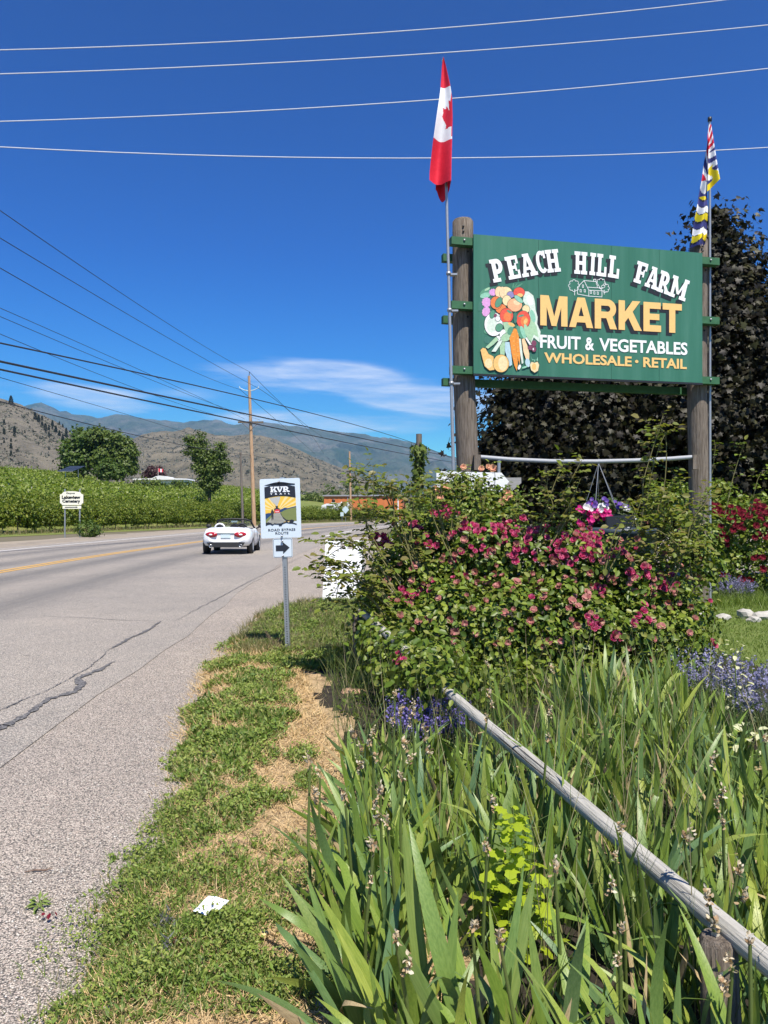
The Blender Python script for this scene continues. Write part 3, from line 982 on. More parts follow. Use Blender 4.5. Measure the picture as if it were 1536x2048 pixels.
# bushes and trees behind the orange building
for i, (u, v, r_, Y, lab) in enumerate(((660, 982, 16, 240, 'round green bush showing left above the orange shed'), (625, 990, 12, 240, 'low green bush left of the orange shed'), (700, 978, 17, 250, 'wide green bush behind the middle of the orange shed'), (590, 985, 12, 230, 'dark green bush behind the trail sign'), (750, 975, 22, 230, 'tall green tree rising at the right end of the orange shed'), (780, 990, 18, 200, 'green tree beyond the street name sign'), (540, 992, 12, 220, 'low bush in the gap right of the tall pole'))):
    p = P(u, 1024, Y); b = Vector((p.x, Y, 0))
    k = Y / F
    bl = [(random.uniform(-.7, .7) * r_ * k, random.uniform(-1, 1), 1.5 + (1024 - v) * k + random.uniform(-.4, .4) * r_ * k, r_ * k * random.uniform(.6, .9)) for _ in range(5)]
    bl += [(dx * r_ * k, 0, max(1, (1.5 + (1024 - v) * k) * f), r_ * k * .8) for dx in (-.8, 0, .8) for f in (.3, .65)]
    tree('leafy_bush', lab, b, bl, 1500, .55, m_leaf_dk if i % 2 else m_leaf_mid, 3, .2, (), 20 + i, (24, .5))

# ------------------------------------------------------------------ far buildings
m_orange = nmat('orange_metal_siding', [(.3, (.55, .165, .05)), (.7, (.62, .20, .065))], .6, rough=.6)
m_greyroof = flat('grey_roof_edge', (.30, .30, .31), .6)
m_whitep = flat('white_paint', (.78, .78, .77), .4)
m_dark = flat('near_black', (.012, .012, .013), .5)
m_black_r = flat('black_rubber', (.016, .016, .016), .8)
m_glassd = flat('dark_glass', (.02, .025, .03), .08, spec=.8)
Yb = 150
t = thing('orange_shed', 'long orange metal building with flat grey roof across the highway', 'building', (P(648, 0, Yb).x, Yb, 0), R(-6))
mb = MB()
for i in range(34):
    mb.box((i * .45, (i % 2) * .03, 0), (i * .45 + .45, 9, 4.55))
mb.build('wall', m_orange, t)
MB().box((-.2, -.25, 4.56), (15.6, 9.2, 4.82)).build('roof', m_greyroof, t)
mb = MB(); mb.lathe([(0, 0), (.32, 0), (.32, .1), (0, .1)], 12, M=Matrix.Translation((1.9, -.06, 3.7)) @ Matrix.Rotation(R(90), 4, 'X')); mb.build('vent', m_dark, t)
MB().box((4.6, -.06, 0), (4.75, -.005, 4.5)).build('seam', m_greyroof, t)
# camper van / trailer
t = thing('camper', 'white camper trailer parked before the orange shed, mostly behind the hedge', 'camper', (P(642, 0, 142).x, 142, 0), R(-3))
MB().prism([(0, 2.1), (.15, 2.75), (1.0, 3.05), (4.9, 3.25), (5.25, 3.1), (5.3, .5), (.3, .5)], 0, 2.3).build('body', m_whitep, t)
MB().box((4.3, -.03, 2.3), (4.9, 0, 2.75)).build('window', m_glassd, t)
MB().box((1.0, -.03, 2.3), (2.2, 0, 2.7)).build('window', m_glassd, t)
mb = MB()
mb.box((1.8, .8, 3.1), (2.6, 1.5, 3.3)); mb.box((3.6, .8, 3.15), (4.3, 1.5, 3.38)); mb.build('roof_vent', m_whitep, t)
for x in (1.3, 4.0):
    mb = MB(); mb.lathe([(.1, -.1), (.36, -.1), (.36, .1), (.1, .1)], 14, M=Matrix.Translation((x, .05, .36)) @ Matrix.Rotation(R(90), 4, 'X')); mb.build('wheel', m_black_r, t)
# house roof on the left with a flag
Yh = 165
p = P(272, 957, Yh)
t = thing('low_house', 'low white roofed building above the vines left of the poplar', 'house', (p.x, Yh, p.z - 3), 0)
MB().box((0, 0, 0), (10.5, 6, 2.7)).build('wall', m_whitep, t)
MB().prism([(-.6, 2.7), (-.4, 2.92), (3.6, 3.05), (4.4, 3.45), (5.2, 3.6), (6.2, 3.5), (7.2, 3.05), (11, 2.95), (11.1, 2.72)], -.6, 6.4).build('roof', m_whitep, t)
MB().tube([(4.6, .5, 3.4), (4.6, .5, 5.3)], .05, 6).build('flag_staff', m_stake, t)
m_redf = flat('flag_red', (.62, .02, .05), .6)
t2 = thing('small_flag', 'tiny red and white flag above the low white roof', 'flag', (p.x + 4.65, Yh + .5, p.z + 1.5), 0)
mb = MB(); mb.add([(0, 0, 0), (.35, .05, -.1), (.75, -.05, -.15), (1.0, 0, -.1), (0, 0, .7), (.35, .05, .62), (.75, -.05, .58), (1.0, 0, .6)], [(0, 1, 5, 4)], 0).add([(.35, .05, -.1), (.75, -.05, -.15), (.75, -.05, .58), (.35, .05, .62)], [(0, 1, 2, 3)], 1).add([(.75, -.05, -.15), (1.0, 0, -.1), (1.0, 0, .6), (.75, -.05, .58)], [(0, 1, 2, 3)], 0)
mb.build('cloth', [m_redf, m_whitep], t2, fix=False)
for u, v, r_ in ((272, 968, 9), (292, 969, 10), (312, 970, 9), (333, 972, 11), (352, 972, 10), (370, 974, 12), (386, 980, 10)):
    b = P(u, v, 158); sc_ = 158 / F
    tree('leafy_bush', 'low green bush in the band hiding the front of the white roofed house', b, [(0, 0, 0, r_ * sc_), (r_ * sc_ * .7, 0, -.4, r_ * sc_ * .8), (-r_ * sc_ * .7, .2, -.5, r_ * sc_ * .8), (0, 0, -1.2, r_ * sc_ * .9)], 700, .45, m_leaf_mid if u % 2 else m_leaf_dk, .3, .1, (), int(u), (24, .4), 'bushes before the white roofed house')
# solar panel on the slope
p = P(115, 942, 138)
t = thing('solar_array', 'tilted dark solar panel array at the foot of the left tree clump', 'solar panels', (p.x, 138, p.z), R(0))
m_pv = flat('solar_glass', (.03, .04, .06), .15, spec=.7)
m_alu = flat('grey_aluminium', (.45, .46, .47), .4, metal=.8)
for r_ in range(2):
    for c_ in range(4):
        mb = MB()
        def q(a, b_): return Vector((a * 3.0 + (1 - a) * 0 + b_ * 1.6 - .2 * a, b_ * 1.6, b_ * 1.0 + 0))
        a0, a1, b0, b1 = c_ / 4 + .008, (c_ + 1) / 4 - .008, r_ / 2 + .01, (r_ + 1) / 2 - .01
        vs = [q(a0, b0), q(a1, b0), q(a1, b1), q(a0, b1)]
        mb.add(vs + [v - Vector((0, -.03, .05)) for v in vs], [(0, 1, 2, 3), (4, 7, 6, 5), (0, 4, 5, 1), (1, 5, 6, 2), (2, 6, 7, 3), (3, 7, 4, 0)])
        mb.build('panel', m_pv, t)
mb = MB()
mb.tube([(0, -.02, -.06), (2.8, -.02, -.06)], .04, 6); mb.tube([(1.6, 1.6, .95), (4.4, 1.6, .95)], .04, 6)
for x in (.3, 2.6): mb.tube([(x + .8, .8, -3.2), (x + .8, .8, .45)], .05, 6)
mb.build('frame', m_alu, t)

# ------------------------------------------------------------------ utility poles and wires
m_polew = nmat('weathered_orange_pole', [(.3, (.30, .18, .10)), (.55, (.46, .30, .18)), (.75, (.56, .41, .27))], 5, (4, 4, .25), rough=.9, detail=8)
m_poleg = nmat('old_grey_pole', [(.3, (.10, .085, .07)), (.7, (.21, .18, .15))], 5, (4, 4, .25), rough=.9, detail=8)
m_arm = nmat('crossarm_wood', [(.3, (.09, .07, .055)), (.7, (.18, .15, .12))], 8, rough=.9)
m_wire = flat('dark_cable', (.02, .021, .024), .6)
m_wirel = flat('bright_aluminium_wire', (.58, .59, .60), .55, metal=.0)
m_insul = flat('pale_insulator', (.5, .6, .62), .3)
Yp = 85
bp = P(508.5, 1051, Yp); bp.z = 0
tp = P(498, 752, Yp)
t = thing('utility_pole', 'tall brown utility pole with two crossarms beside the highway', 'utility pole', bp)
top = tp - bp
MB().tube([(0, 0, -.5), (top.x * .5, 0, top.z * .5), top], [.24, .2, .14], 12).build('pole', m_polew, t)
mb = MB()
for sx in (-1, 1):
    mb.tube([top + Vector((0, 0, -1.65)), top + Vector((sx * .55, 0, -1.55)), top + Vector((sx * 1.05, 0, -1.3))], [.06, .05, .04], 6)
    mb.tube([top + Vector((sx * 1.05, 0, -1.33)), top + Vector((sx * 1.05, 0, -1.12))], .05, 8)
mb.build('insulator_arm', m_insul, t)
MB().tube([top, top + Vector((.05, 0, .45))], .035, 6).build('top_pin', m_wire, t)
za = P(0, 845, Yp).z
ax = top.x * za / top.z
MB().box((ax - 1.35, -.3, za - .1), (ax + 1.45, -.17, za + .1)).build('crossarm', m_arm, t)
mb = MB()
for x in (-1.2, -.6, .8, 1.3): mb.tube([(ax + x, -.22, za + .1), (ax + x, -.22, za + .32)], .04, 6)
mb.build('insulators', m_insul, t)
mb = MB()
for sx in (-1, 1): mb.tube([(ax + sx * .9, -.24, za - .08), (ax, -.2, za - .9)], .025, 5)
mb.build('brace', m_arm, t)
for (u0, v0, u1, v1, Y, lab, rr, mt) in ((486, 1050, 481, 905, 80, 'short dark pole left of the tall crossarm pole, behind the white car', .14, m_poleg), (702, 1042, 699, 903, 128, 'distant brown pole in front of the orange shed', .2, m_polew)):
    b0 = P(u0, 1024, Y); b0.z = 0; t0 = P(u1, v1, Y)
    t = thing('utility_pole', lab, 'utility pole', b0)
    MB().tube([(0, 0, -.3), (t0 - b0) * .5, t0 - b0], [rr, rr * .9, rr * .75], 10).build('pole', mt, t)
    if Y > 100:
        hz_ = (t0 - b0)
        MB().tube([hz_ + Vector((-.5, -.2, -3.2)), hz_ + Vector((.3, -.2, -3.2))], .16, 8).build('transformer', m_poleg, t)


def wire(pts, rad, label, mat, extend=(0, 0), group='overhead wires'):
    """pts: three (u,v,Y): sagging cable through them; extend lengthens past both ends (fractions)"""
    A, B, C = [P(*q) for q in pts]
    s = (B - A).length / ((B - A).length + (C - B).length)
    # z parabola along straight plan line A->C
    def at(tt):
        p = A.lerp(C, tt)
        zmid = B.z - A.lerp(C, s).z
        k = zmid / (s * (s - 1)) if 0 < s < 1 else 0
        p.z += k * tt * (tt - 1)
        return p
    ts = np.linspace(-extend[0], 1 + extend[1], 28)
    path = [at(x) for x in ts]
    o = MB().tube(path, rad, 5, caps=False).build('overhead_wire', mat)
    return tag(o, label, 'wire', group)


# bright wires crossing above the sign
wire([(0, 100, 13), (768, 66, 14.0), (1450, 0, 15)], .0085, 'bright overhead wire highest in the sky, leaving the top edge at right', m_wirel, (.5, .4))
wire([(0, 148, 13), (768, 118, 14.0), (1536, 50, 15)], .0085, 'bright overhead wire just behind the tip of the red and white flag', m_wirel, (.5, .4))
wire([(0, 243, 13), (768, 211, 14.0), (1536, 137, 15)], .0085, 'bright overhead wire passing behind the white middle of the tall flag', m_wirel, (.5, .4))
wire([(0, 294, 13), (768, 320, 14.0), (1536, 295, 15)], .0085, 'lowest bright overhead wire, sagging behind both flags', m_wirel, (.5, .4))
# dark wires to the tall pole
tall = [((0, 421, 30), (250, 610, 47), (498, 743, 85), .018, 'dark wire rising steepest to the tip of the tall utility pole'),
        ((0, 476, 30), (250, 648, 47), (516, 776, 85), .018, 'dark wire running to the right insulator arm of the tall pole'),
        ((0, 536, 30), (250, 685, 47), (480, 779, 85), .018, 'dark wire running to the left insulator arm of the tall pole'),
        ((0, 616, 30), (250, 737, 47), (489, 838, 85), .014, 'thin wire reaching the crossarm, upper of the two close wires'),
        ((0, 633, 30), (250, 755, 47), (520, 840, 85), .014, 'thin wire reaching the crossarm, lower of the two close wires'),
        ((0, 668, 30), (250, 775, 47), (477, 841, 85), .014, 'thin pale wire that crosses a thicker cable before the crossarm')]
for a, b_, c, r_, lab in tall: wire([a, b_, c], r_, lab, m_wire, (.28, 0))
for a, b_, c, r_, lab in (((498, 743, 85), (580, 815, 110), (625, 860, 140), .025, 'wire dropping from the tip of the tall pole to the far valley'),
                          ((516, 776, 85), (570, 820, 110), (630, 880, 150), .025, 'wire dropping from the right insulator arm towards the far valley'),
                          ((480, 779, 85), (560, 845, 115), (610, 890, 150), .025, 'wire dropping from the left insulator arm towards the far valley')):
    wire([a, b_, c], r_, lab, m_wire, (0, .3))
wire([(0, 686, 26), (498, 834, 60), (915, 922, 130)], .030, 'dark cable above the twin thick cables crossing the tall pole', m_wire, (.25, .2))
wire([(0, 723, 26), (498, 862, 60), (915, 916, 130)], .042, 'thick dark cable, upper of the twin cables sweeping down to the right', m_wire, (.25, .2))
wire([(0, 739, 26), (498, 877, 60), (915, 926, 130)], .036, 'thick dark cable, lower of the twin cables sweeping down to the right', m_wire, (.25, .2))
wire([(0, 755, 26), (250, 838, 45), (440, 887, 75)], .012, 'thin grey wire just under the twin thick cables', m_wire, (.25, .3))
wire([(0, 803, 30), (250, 872, 47), (481, 908, 80)], .022, 'dark cable running down to the short pole across the hills', m_wire, (.25, 0))
wire([(481, 908, 80), (590, 925, 105), (650, 965, 150)], .022, 'dark cable continuing from the short pole past the trail sign', m_wire, (0, .1))

# ------------------------------------------------------------------ cemetery sign
m_cream = flat('cream_sign_paint', (.80, .77, .62), .5)
m_black = flat('black_paint', (.012, .012, .013), .5)
m_steel = flat('galvanised_steel', (.36, .37, .38), .45, metal=.55)
Ys = 46.5
b = P(145, 1024, Ys); b.z = 0
k = Ys / F
t = thing('cemetery_sign', 'cream roadside sign with rounded top and an arrow plate below, before the orchard', 'road sign', b, R(4))
sx = lambda u: (u - 145) * k
szz = lambda v: CAM_H - (v - 1024) * k
for u in (129.5, 158.5):
    MB().tube([(sx(u), .06, -.1), (sx(u), .06, szz(978))], .045, 8).build('post', m_steel, t)
def oct_(u0, v0, u1, v1, c=3.5):
    top_ = [(u0 + (u1 - u0) * f, v0 - 3.2 * math.sin(math.pi * f) + 1.2) for f in np.linspace(.14, .86, 9)]
    pts = [(u0, v1 - c), (u0, v0 + c + 1)] + [(u0 + 3.2, v0 + c + .2)] + top_ + [(u1 - 3.2, v0 + c + .2)] + [(u1, v0 + c + 1), (u1, v1 - c), (u1 - 2.4, v1 - c + .4), (u1 - 4, v1), (u0 + 4, v1), (u0 + 2.4, v1 - c + .4)]
    return [(sx(a), szz(b_)) for a, b_ in pts]
MB().prism(oct_(121, 984.5, 166, 1010), -.03, .02).build('board', m_cream, t)
MB().box((sx(126), -.03, szz(1017.5)), (sx(162), .02, szz(1011.6))).build('arrow_plate', m_cream, t)
def put_text(parent, name, body, fit, mat, bold, y=-.04, space=1.0, xz=True):
    vs, fs = text_polys(body, bold, fit=fit, space=space)
    mb = MB(); mb.add([(a, y, b_) for a, b_ in vs], fs)
    return mb.build(name, mat, parent, fix=False)
put_text(t, 'lettering', 'Osoyoos', (sx(133), szz(989), sx(150), szz(984.4)), m_black, .02)
put_text(t, 'lettering', 'Lakeview', (sx(124.5), szz(997.8), sx(161), szz(991)), m_black, .05)
put_text(t, 'lettering', 'Cemetery', (sx(125.5), szz(1007), sx(160.5), szz(998.9)), m_black, .05)
mb = MB(); y_ = -.04
mb.poly([(sx(a), y_, szz(c)) for a, c in ((130.5, 1013.8), (152, 1013.6), (152, 1012.8), (156, 1014.3), (152, 1015.8), (152, 1015.0), (130.5, 1015.2))])
mb.build('arrow', m_black, t)

# far road signs
Yr = 120
p = P(691, 1024, Yr); p.z = 0
t = thing('diamond_sign', 'pale diamond road sign on a thin post beyond the bend', 'road sign', p, R(-8))
MB().tube([(0, .05, 0), (0, .05, 2.3)], .04, 6).build('post', m_steel, t)
m_paleb = flat('pale_sign_back', (.55, .66, .68), .4)
MB().prism([(0, 1.2), (.55, 1.85), (0, 2.5), (-.55, 1.85)], -.02, .02).build('plate', m_paleb, t)
p = P(684, 1024, Yr - 1.5); p.z = 0
t = thing('small_road_sign', 'small pale square plate left below the diamond sign', 'road sign', p, R(-8))
MB().tube([(0, .05, 0), (0, .05, 1.5)], .035, 6).build('post', m_steel, t)
MB().box((-.25, -.02, .85), (.25, .02, 1.45)).build('plate', m_paleb, t)
p = P(796, 1024, 60); p.z = 0
t = thing('street_name_sign', 'small green street name sign on a thin white pole behind the rose canes', 'street sign', p, 0)
MB().tube([(0, 0, 0), (0, 0, 2.9)], .05, 8).build('post', m_whitep, t)
m_sgreen = flat('street_sign_green', (.01, .22, .16), .4)
MB().box((-.2, -.08, 2.62), (.32, -.055, 2.85)).build('plate', m_sgreen, t)
MB().box((-.12, -.0935, 2.7), (.24, -.0815, 2.77)).build('legend_strip', m_whitep, t)

# ------------------------------------------------------------------ white convertible
cx0 = P(467, 1024, 29.0)
car = thing('convertible_car', 'white open top two seat roadster driving away in the right lane', 'car', (cx0.x, 29.0 , .006), R(3.5))
m_carw = flat('white_car_paint', (.80, .80, .79), .18, spec=.6, noise_amt=.01)
m_tub = flat('black_cabin_trim', (.02, .02, .021), .6)
m_red = flat('red_lamp_lens', (.35, .012, .02), .15, spec=.7)
m_chrome = flat('brushed_chrome', (.62, .62, .63), .2, metal=.9)
m_rim = flat('silver_alloy', (.62, .63, .64), .35, metal=.5)
S_ = [  # y, zb, wb, wm, zm, ws, zs, zt
    (-2.02, .42, .50, .60, .56, .54, .76, .80), (-1.97, .33, .62, .74, .55, .64, .80, .855), (-1.86, .29, .72, .81, .55, .71, .845, .905),
    (-1.62, .27, .76, .85, .55, .74, .88, .945), (-1.25, .25, .78, .865, .56, .755, .895, .955), (-.92, .22, .78, .855, .53, .75, .885, .93),
    (-.88, .22, .78, .855, .53, .75, .885, .55), (-.3, .2, .78, .84, .5, .755, .86, .5), (.42, .2, .78, .845, .5, .755, .85, .5),
    (.48, .2, .78, .845, .5, .755, .86, .90), (.9, .2, .78, .86, .52, .74, .85, .89), (1.35, .2, .77, .865, .52, .69, .79, .83), (1.7, .22, .70, .82, .48, .60, .69, .73), (1.9, .27, .56, .66, .44, .46, .58, .62), (1.97, .34, .42, .5, .42, .36, .5, .53)]
mb = MB()
rows_ = []
for (y, zb, wb, wm, zm, ws, zs, zt) in S_:
    half = [(0, zb), (wb * .7, zb), (wb, zb + .03), (wm * .985, (zb + zm) / 2), (wm, zm), (wm * .975, (zm * .45 + zs * .55)), (ws, zs), (ws - .07, zs + (zt - zs) * .45 if zt > zs else zs + .005), (ws - .13, zs + (zt - zs) * .75 if zt > zs else zt + .1), (0, zt)]
    ring = [(x, y, z) for x, z in half] + [(-x, y, z) for x, z in half[-2:0:-1]]
    rows_.append(ring)
n_ = len(rows_[0])
mb.v = [q for r_ in rows_ for q in r_]
for i in range(len(rows_) - 1):
    for k_ in range(n_):
        inner = k_ in (7, 8, 9, 10) and 5 <= i <= 8
        mb.f.append([i * n_ + k_, i * n_ + (k_ + 1) % n_, (i + 1) * n_ + (k_ + 1) % n_, (i + 1) * n_ + k_]); mb.m.append(1 if inner else 0); mb.s.append(not inner)
mb.add(rows_[0], [list(range(n_))], 0); mb.add(rows_[-1], [list(range(n_))[::-1]], 0)
body = mb.build('body', [m_carw, m_tub], car)
mb = MB()   # boot seam, door seams as thin dark strips
mb.box((-.56, -1.985, .80), (.56, -1.975, .806))
mb.build('boot_seam', m_dark, car)
for s_ in (-1, 1):
    mb = MB(); mb.box((s_ * .858 - .004, -.62, .3), (s_ * .858 + .004, -.608, .84)); mb.box((s_ * .852 - .004, .42, .3), (s_ * .852 + .004, .432, .84)); mb.build('door_seam', m_dark, car)
    # lamps
    mb = MB()
    M_ = Matrix.Translation((s_ * .50, -1.985, .70)) @ Matrix.Rotation(R(s_ * 17), 4, 'Z') @ Matrix.Rotation(R(90), 4, 'X') @ Matrix.Diagonal((.215, .098, 1, 1))
    mb.lathe([(0, .075), (.6, .072), (1, .045), (1, -.02)], 20, M=M_); lamp = mb.build('tail_lamp', m_red, car)
    mb = MB(); mb.lathe([(0, .088), (.30, .085), (.33, .06)], 14, M=M_); mb.build('lamp_lens', m_whitep, lamp)
    mb = MB(); mb.lathe([(.035, -.05), (.05, -.05), (.055, .1), (.04, .1), (.036, -.02), (0, -.02)], 14, M=Matrix.Translation((s_ * .52, -1.98, .30)) @ Matrix.Rotation(R(90), 4, 'X')); mb.build('exhaust_tip', m_chrome, car)
    # mirrors
    mb = MB(); mb.lathe([(0, -.09), (.06, -.08), (.09, -.02), (.08, .05), (0, .08)], 12, M=Matrix.Translation((s_ * .98, .42, .96)) @ Matrix.Diagonal((1.2, .8, .9, 1)) @ Matrix.Rotation(R(90), 4, 'Y')); mir = mb.build('mirror', m_tub if s_ > 0 else m_tub, car)
    mb = MB(); mb.tube([(s_ * .80, .45, .86), (s_ * .93, .42, .93)], .03, 6); mb.build('mirror_stalk', m_tub, car)
    for yw in (-1.17, 1.16):
        ym = Matrix.Translation((s_ * .772, yw, .31)) @ Matrix.Rotation(R(90), 4, 'Y')
        mb = MB(); mb.lathe([(0, -.10), (.385, -.10), (.385, .067), (0, .067)], 24, M=ym); mb.build('wheel_arch', m_dark, car)
        w = link('wheel', None, car, ym)
        w.empty_display_size = .1
        mb = MB(); mb.lathe([(.2, -.1), (.29, -.1), (.31, -.07), (.31, .06), (.295, .09), (.215, .095), (.2, .07)], 28); mb.build('tyre', m_black_r, w)
        mb = MB()
        sg = s_
        mb.lathe([(.2, -.05), (.215, .085 * sg), (.195, .085 * sg), (.185, .02 * sg)], 28)
        for q in range(10):
            a = q * math.pi / 5
            mb.box((.04, -.018, .05 * sg - .008), (.195, .018, .07 * sg + .008) if sg > 0 else (.195, .018, .05 * sg + .008), M=Matrix.Rotation(a, 4, 'Z'))
        mb.lathe([(0, .085 * sg), (.045, .08 * sg), (.05, .03 * sg)], 14)
        mb.build('rim', m_rim, w)
    # seats with head restraint and roll hoop
    st = MB()
    st.prism([(-.62, .35), (-.5, .33), (-.42, .85), (-.52, .90), (-.64, .86)], s_ * .40 - .24, s_ * .40 + .24, plane='yz')
    st.box((s_ * .40 - .24, -.5, .33), (s_ * .40 + .24, .1, .46))
    seat = st.build('seat', m_tub, car)
    mb = MB(); mb.lathe([(0, -.12), (.09, -.11), (.12, -.03), (.115, .06), (.07, .12), (0, .13)], 14, M=Matrix.Translation((s_ * .40, -.56, .97)) @ Matrix.Diagonal((1, .6, 1, 1))); mb.build('head_restraint', m_tub, seat)
    mb = MB(); mb.tube([(s_ * .40 + .17 * math.cos(a), -.72, .90 + .16 * math.sin(a)) for a in np.linspace(0, math.pi, 11)], .035, 8); mb.build('roll_hoop', m_whitep if s_ < 0 else m_tub, car)
MB().prism([(-.5, .26), (.5, .26), (.60, .33), (.66, .42), (.52, .435), (-.52, .435), (-.66, .42), (-.60, .33)], -2.035, -1.9).build('diffuser', m_tub, car)
MB().box((-.30, -2.05, .735), (.30, -2.0, .765)).build('handle_bar', m_chrome, car)
MB().box((-.17, -2.045, .585), (.17, -2.015, .70)).build('licence_plate', m_paleb, car)
mb = MB()
mb.prism([(-1.0, .88), (-.78, .94), (-.72, .90), (-.72, .7), (-1.0, .7)], -.62, .62, plane='yz'); mb.build('folded_roof', m_tub, car)
mb = MB()
top_w = [(-.72, .62, .87), (-.62, .22, 1.15), (-.45, .14, 1.215), (0, .12, 1.235), (.45, .14, 1.215), (.62, .22, 1.15), (.72, .62, .87)]
mb.tube(top_w, .034, 8); mb.build('windscreen_frame', m_tub, car)
m_glass = bpy.data.materials.new('clear_windscreen'); m_glass.use_nodes = True
_b = m_glass.node_tree.nodes['Principled BSDF']; _b.inputs['Base Color'].default_value = (.75, .85, .82, 1); _b.inputs['Roughness'].default_value = .03; _b.inputs['Alpha'].default_value = .28
mb = MB(); mb.poly([Vector(q) + Vector((0, .004, 0)) for q in top_w]); mb.build('windscreen', m_glass, car)
MB().box((-.12, .22, 1.10), (.12, .25, 1.16)).build('rear_view_mirror', m_chrome, car)
mb = MB(); mb.tube([(0, .34, .90), (0, .1, .88)], .16, 12); mb.box((-.7, .25, .7), (.7, .5, .885)); mb.build('dashboard', m_tub, car)
MB().tube([(.60, -1.72, .9), (.60, -1.80, 1.55)], .012, 6).build('aerial', m_dark, car)
# ------------------------------------------------------------------ market sign
m_post = nmat('weathered_post_wood', [(.25, (.06, .046, .036)), (.45, (.155, .125, .097)), (.6, (.24, .20, .16)), (.78, (.09, .072, .057))], 7, (9, 9, .55), rough=.95, bump=1.0, bscale=12, bdist=.02, detail=9)
m_sgn = nmat('green_sign_paint', [(.28, (.034, .135, .084)), (.5, (.046, .160, .104)), (.66, (.062, .182, .124)), (.8, (.10, .21, .16))], 5.0, (1, 1, .10), rough=.42, detail=6)
m_brk = nmat('green_bracket_paint', [(.3, (.03, .105, .045)), (.7, (.045, .14, .065))], 14, rough=.6)
m_let_w = flat('white_letter_paint', (.82, .82, .80), .5, noise_amt=.03)
m_let_y = flat('yellow_letter_paint', (.80, .50, .17), .5, noise_amt=.04)
DL, DR = 10.5, 11.27
XL, XR = (947 - 768) / F * DL, (1405 - 768) / F * DR
Wd = math.hypot(XR - XL, DR - DL); Hd = 1.9; ZB = 3.39
sign_rz = math.atan2(DR - DL, XR - XL)
ms = thing('market_sign', 'big green farm market sign with painted fruit held between two weathered posts', 'sign', (XL, DL, 0), sign_rz)


def SG(u, v):
    """photo pixel -> (x, z) on the board"""
    t = (u - 947) / 458.0
    f = t / (1.073 - .073 * t)
    tp_, bt_ = 470 + 33 * t, 748 + 14 * t
    return (f * Wd, ZB + (bt_ - v) / (bt_ - tp_) * Hd)


# local frame: +x along the board, -y faces the road
def post_mesh(h, r0, r1):
    mb = MB()
    n = 18
    path = [(0.02 * math.sin(z * 1.3), 0, z) for z in np.linspace(-.5, h, 14)]
    rad = [r0 + (r1 - r0) * i / 13 for i in range(14)]
    path.append((path[-1][0], 0, h + .03)); rad.append(r1 * .86)
    mb.tube(path, rad, n, wob=.025)
    return mb
pl_ = post_mesh(5.56,   .165, .145).build('post', m_post, ms, Matrix.Translation((.067, .30, 0)) @ Matrix.Rotation(R(-1.4), 4, 'Y'))
pr_ = post_mesh(5.56, .155, .135).build('post', m_post, ms, Matrix.Translation((Wd + .14, .30, 0)))
for pz in (pl_, pr_):
    mb = MB()
    for z in (5.45, 5.38, 5.1, 4.2): mb.lathe([(0, 0), (.014, 0), (.014, .012), (0, .012)], 8, M=Matrix.Translation((.03 * math.sin(z * 9), -.142, z)) @ Matrix.Rotation(R(90), 4, 'X'))
    mb.build('bolt', m_dark, pz)
for i, zc in enumerate((5.20, 4.325, 3.44)):
    r_ = MB().box((-.30, .035, zc - .052), (Wd + .31, .155, zc + .052)).build('front_rail', m_brk, ms)
    mb = MB()
    for x in (-.12, Wd + .16): mb.lathe([(0, 0), (.016, 0), (.014, .014), (0, .016)], 8, M=Matrix.Translation((x, .034, zc + .01)) @ Matrix.Rotation(R(90), 4, 'X'))
    mb.build('bolt', m_steel, r_)
    MB().box((-.29, .452, zc - .15), (Wd + .15, .55, zc - .045)).build('rear_rail', m_brk, ms)
seams = [0, .27, .585, .80, 1.0]
for a, b_ in zip(seams[:-1], seams[1:]):
    MB().box((a * Wd + .0018, 0, ZB), (b_ * Wd - .0018, .032, ZB + Hd)).build('panel', m_sgn, ms)
# hidden backing so that nothing shows through the panel joints
MB().box((.02, .0325, ZB + .02), (Wd - .02, .0345, ZB + Hd - .02)).build('backing_sheet', m_brk, ms)
MB().box((0.0, -.004, ZB - .03), (Wd, .034, ZB - .002)).build('lower_shade_strip', m_dark, ms)  # near-black strip standing in for the shade beneath the board


def put_polys(mb, polys, y0, dy=.0002, mi=0):
    for i, p in enumerate(polys):
        mb.poly([(a, y0 - i * dy, b_) for a, b_ in p], mi)


# PEACH HILL FARM in slab letters on an arc
lay = [('P', 987, 567, 1011, 562.5), ('E', 1018, 561, 1043, 556), ('A', 1045, 556, 1076, 550), ('C', 1077.5, 549, 1097, 545), ('H', 1095, 546, 1122, 543),
       ('H', 1148, 547, 1174, 549), ('I', 1178, 549, 1190, 550.5), ('L', 1192, 550.5, 1212, 553), ('L', 1215, 553, 1237, 556.5),
       ('F', 1266, 562, 1288, 569), ('A', 1288, 570, 1313, 579), ('R', 1312, 579.5, 1336, 588), ('M', 1336, 588.5, 1369, 600.5)]
for word in (lay[:5], lay[5:9], lay[9:]):
    sh_mb, wh_mb = MB(), MB()
    for ch, u0, v0, u1, v1 in word:
        a = Vector(SG(u0, v0)); b_ = Vector(SG(u1, v1))
        ex = (b_ - a); w_, polys = SLAB[ch]
        ex_n = ex.normalized(); up = Vector((-ex_n.y, ex_n.x))
        h = .315
        tr = lambda p, ox_=0, oz_=0: tuple(a + ex * (p[0] / w_) + up * (h * p[1]) + Vector((ox_, oz_)))
        put_polys(sh_mb, [[tr(p, -.05, -.055) for p in pg] for pg in polys], -.0030, .0001)
        put_polys(wh_mb, [[tr(p) for p in pg] for pg in polys], -.0085, .0001)
    sh_mb.build('letter_shadow', m_black, ms, fix=False); wh_mb.build('lettering', m_let_w, ms, fix=False)


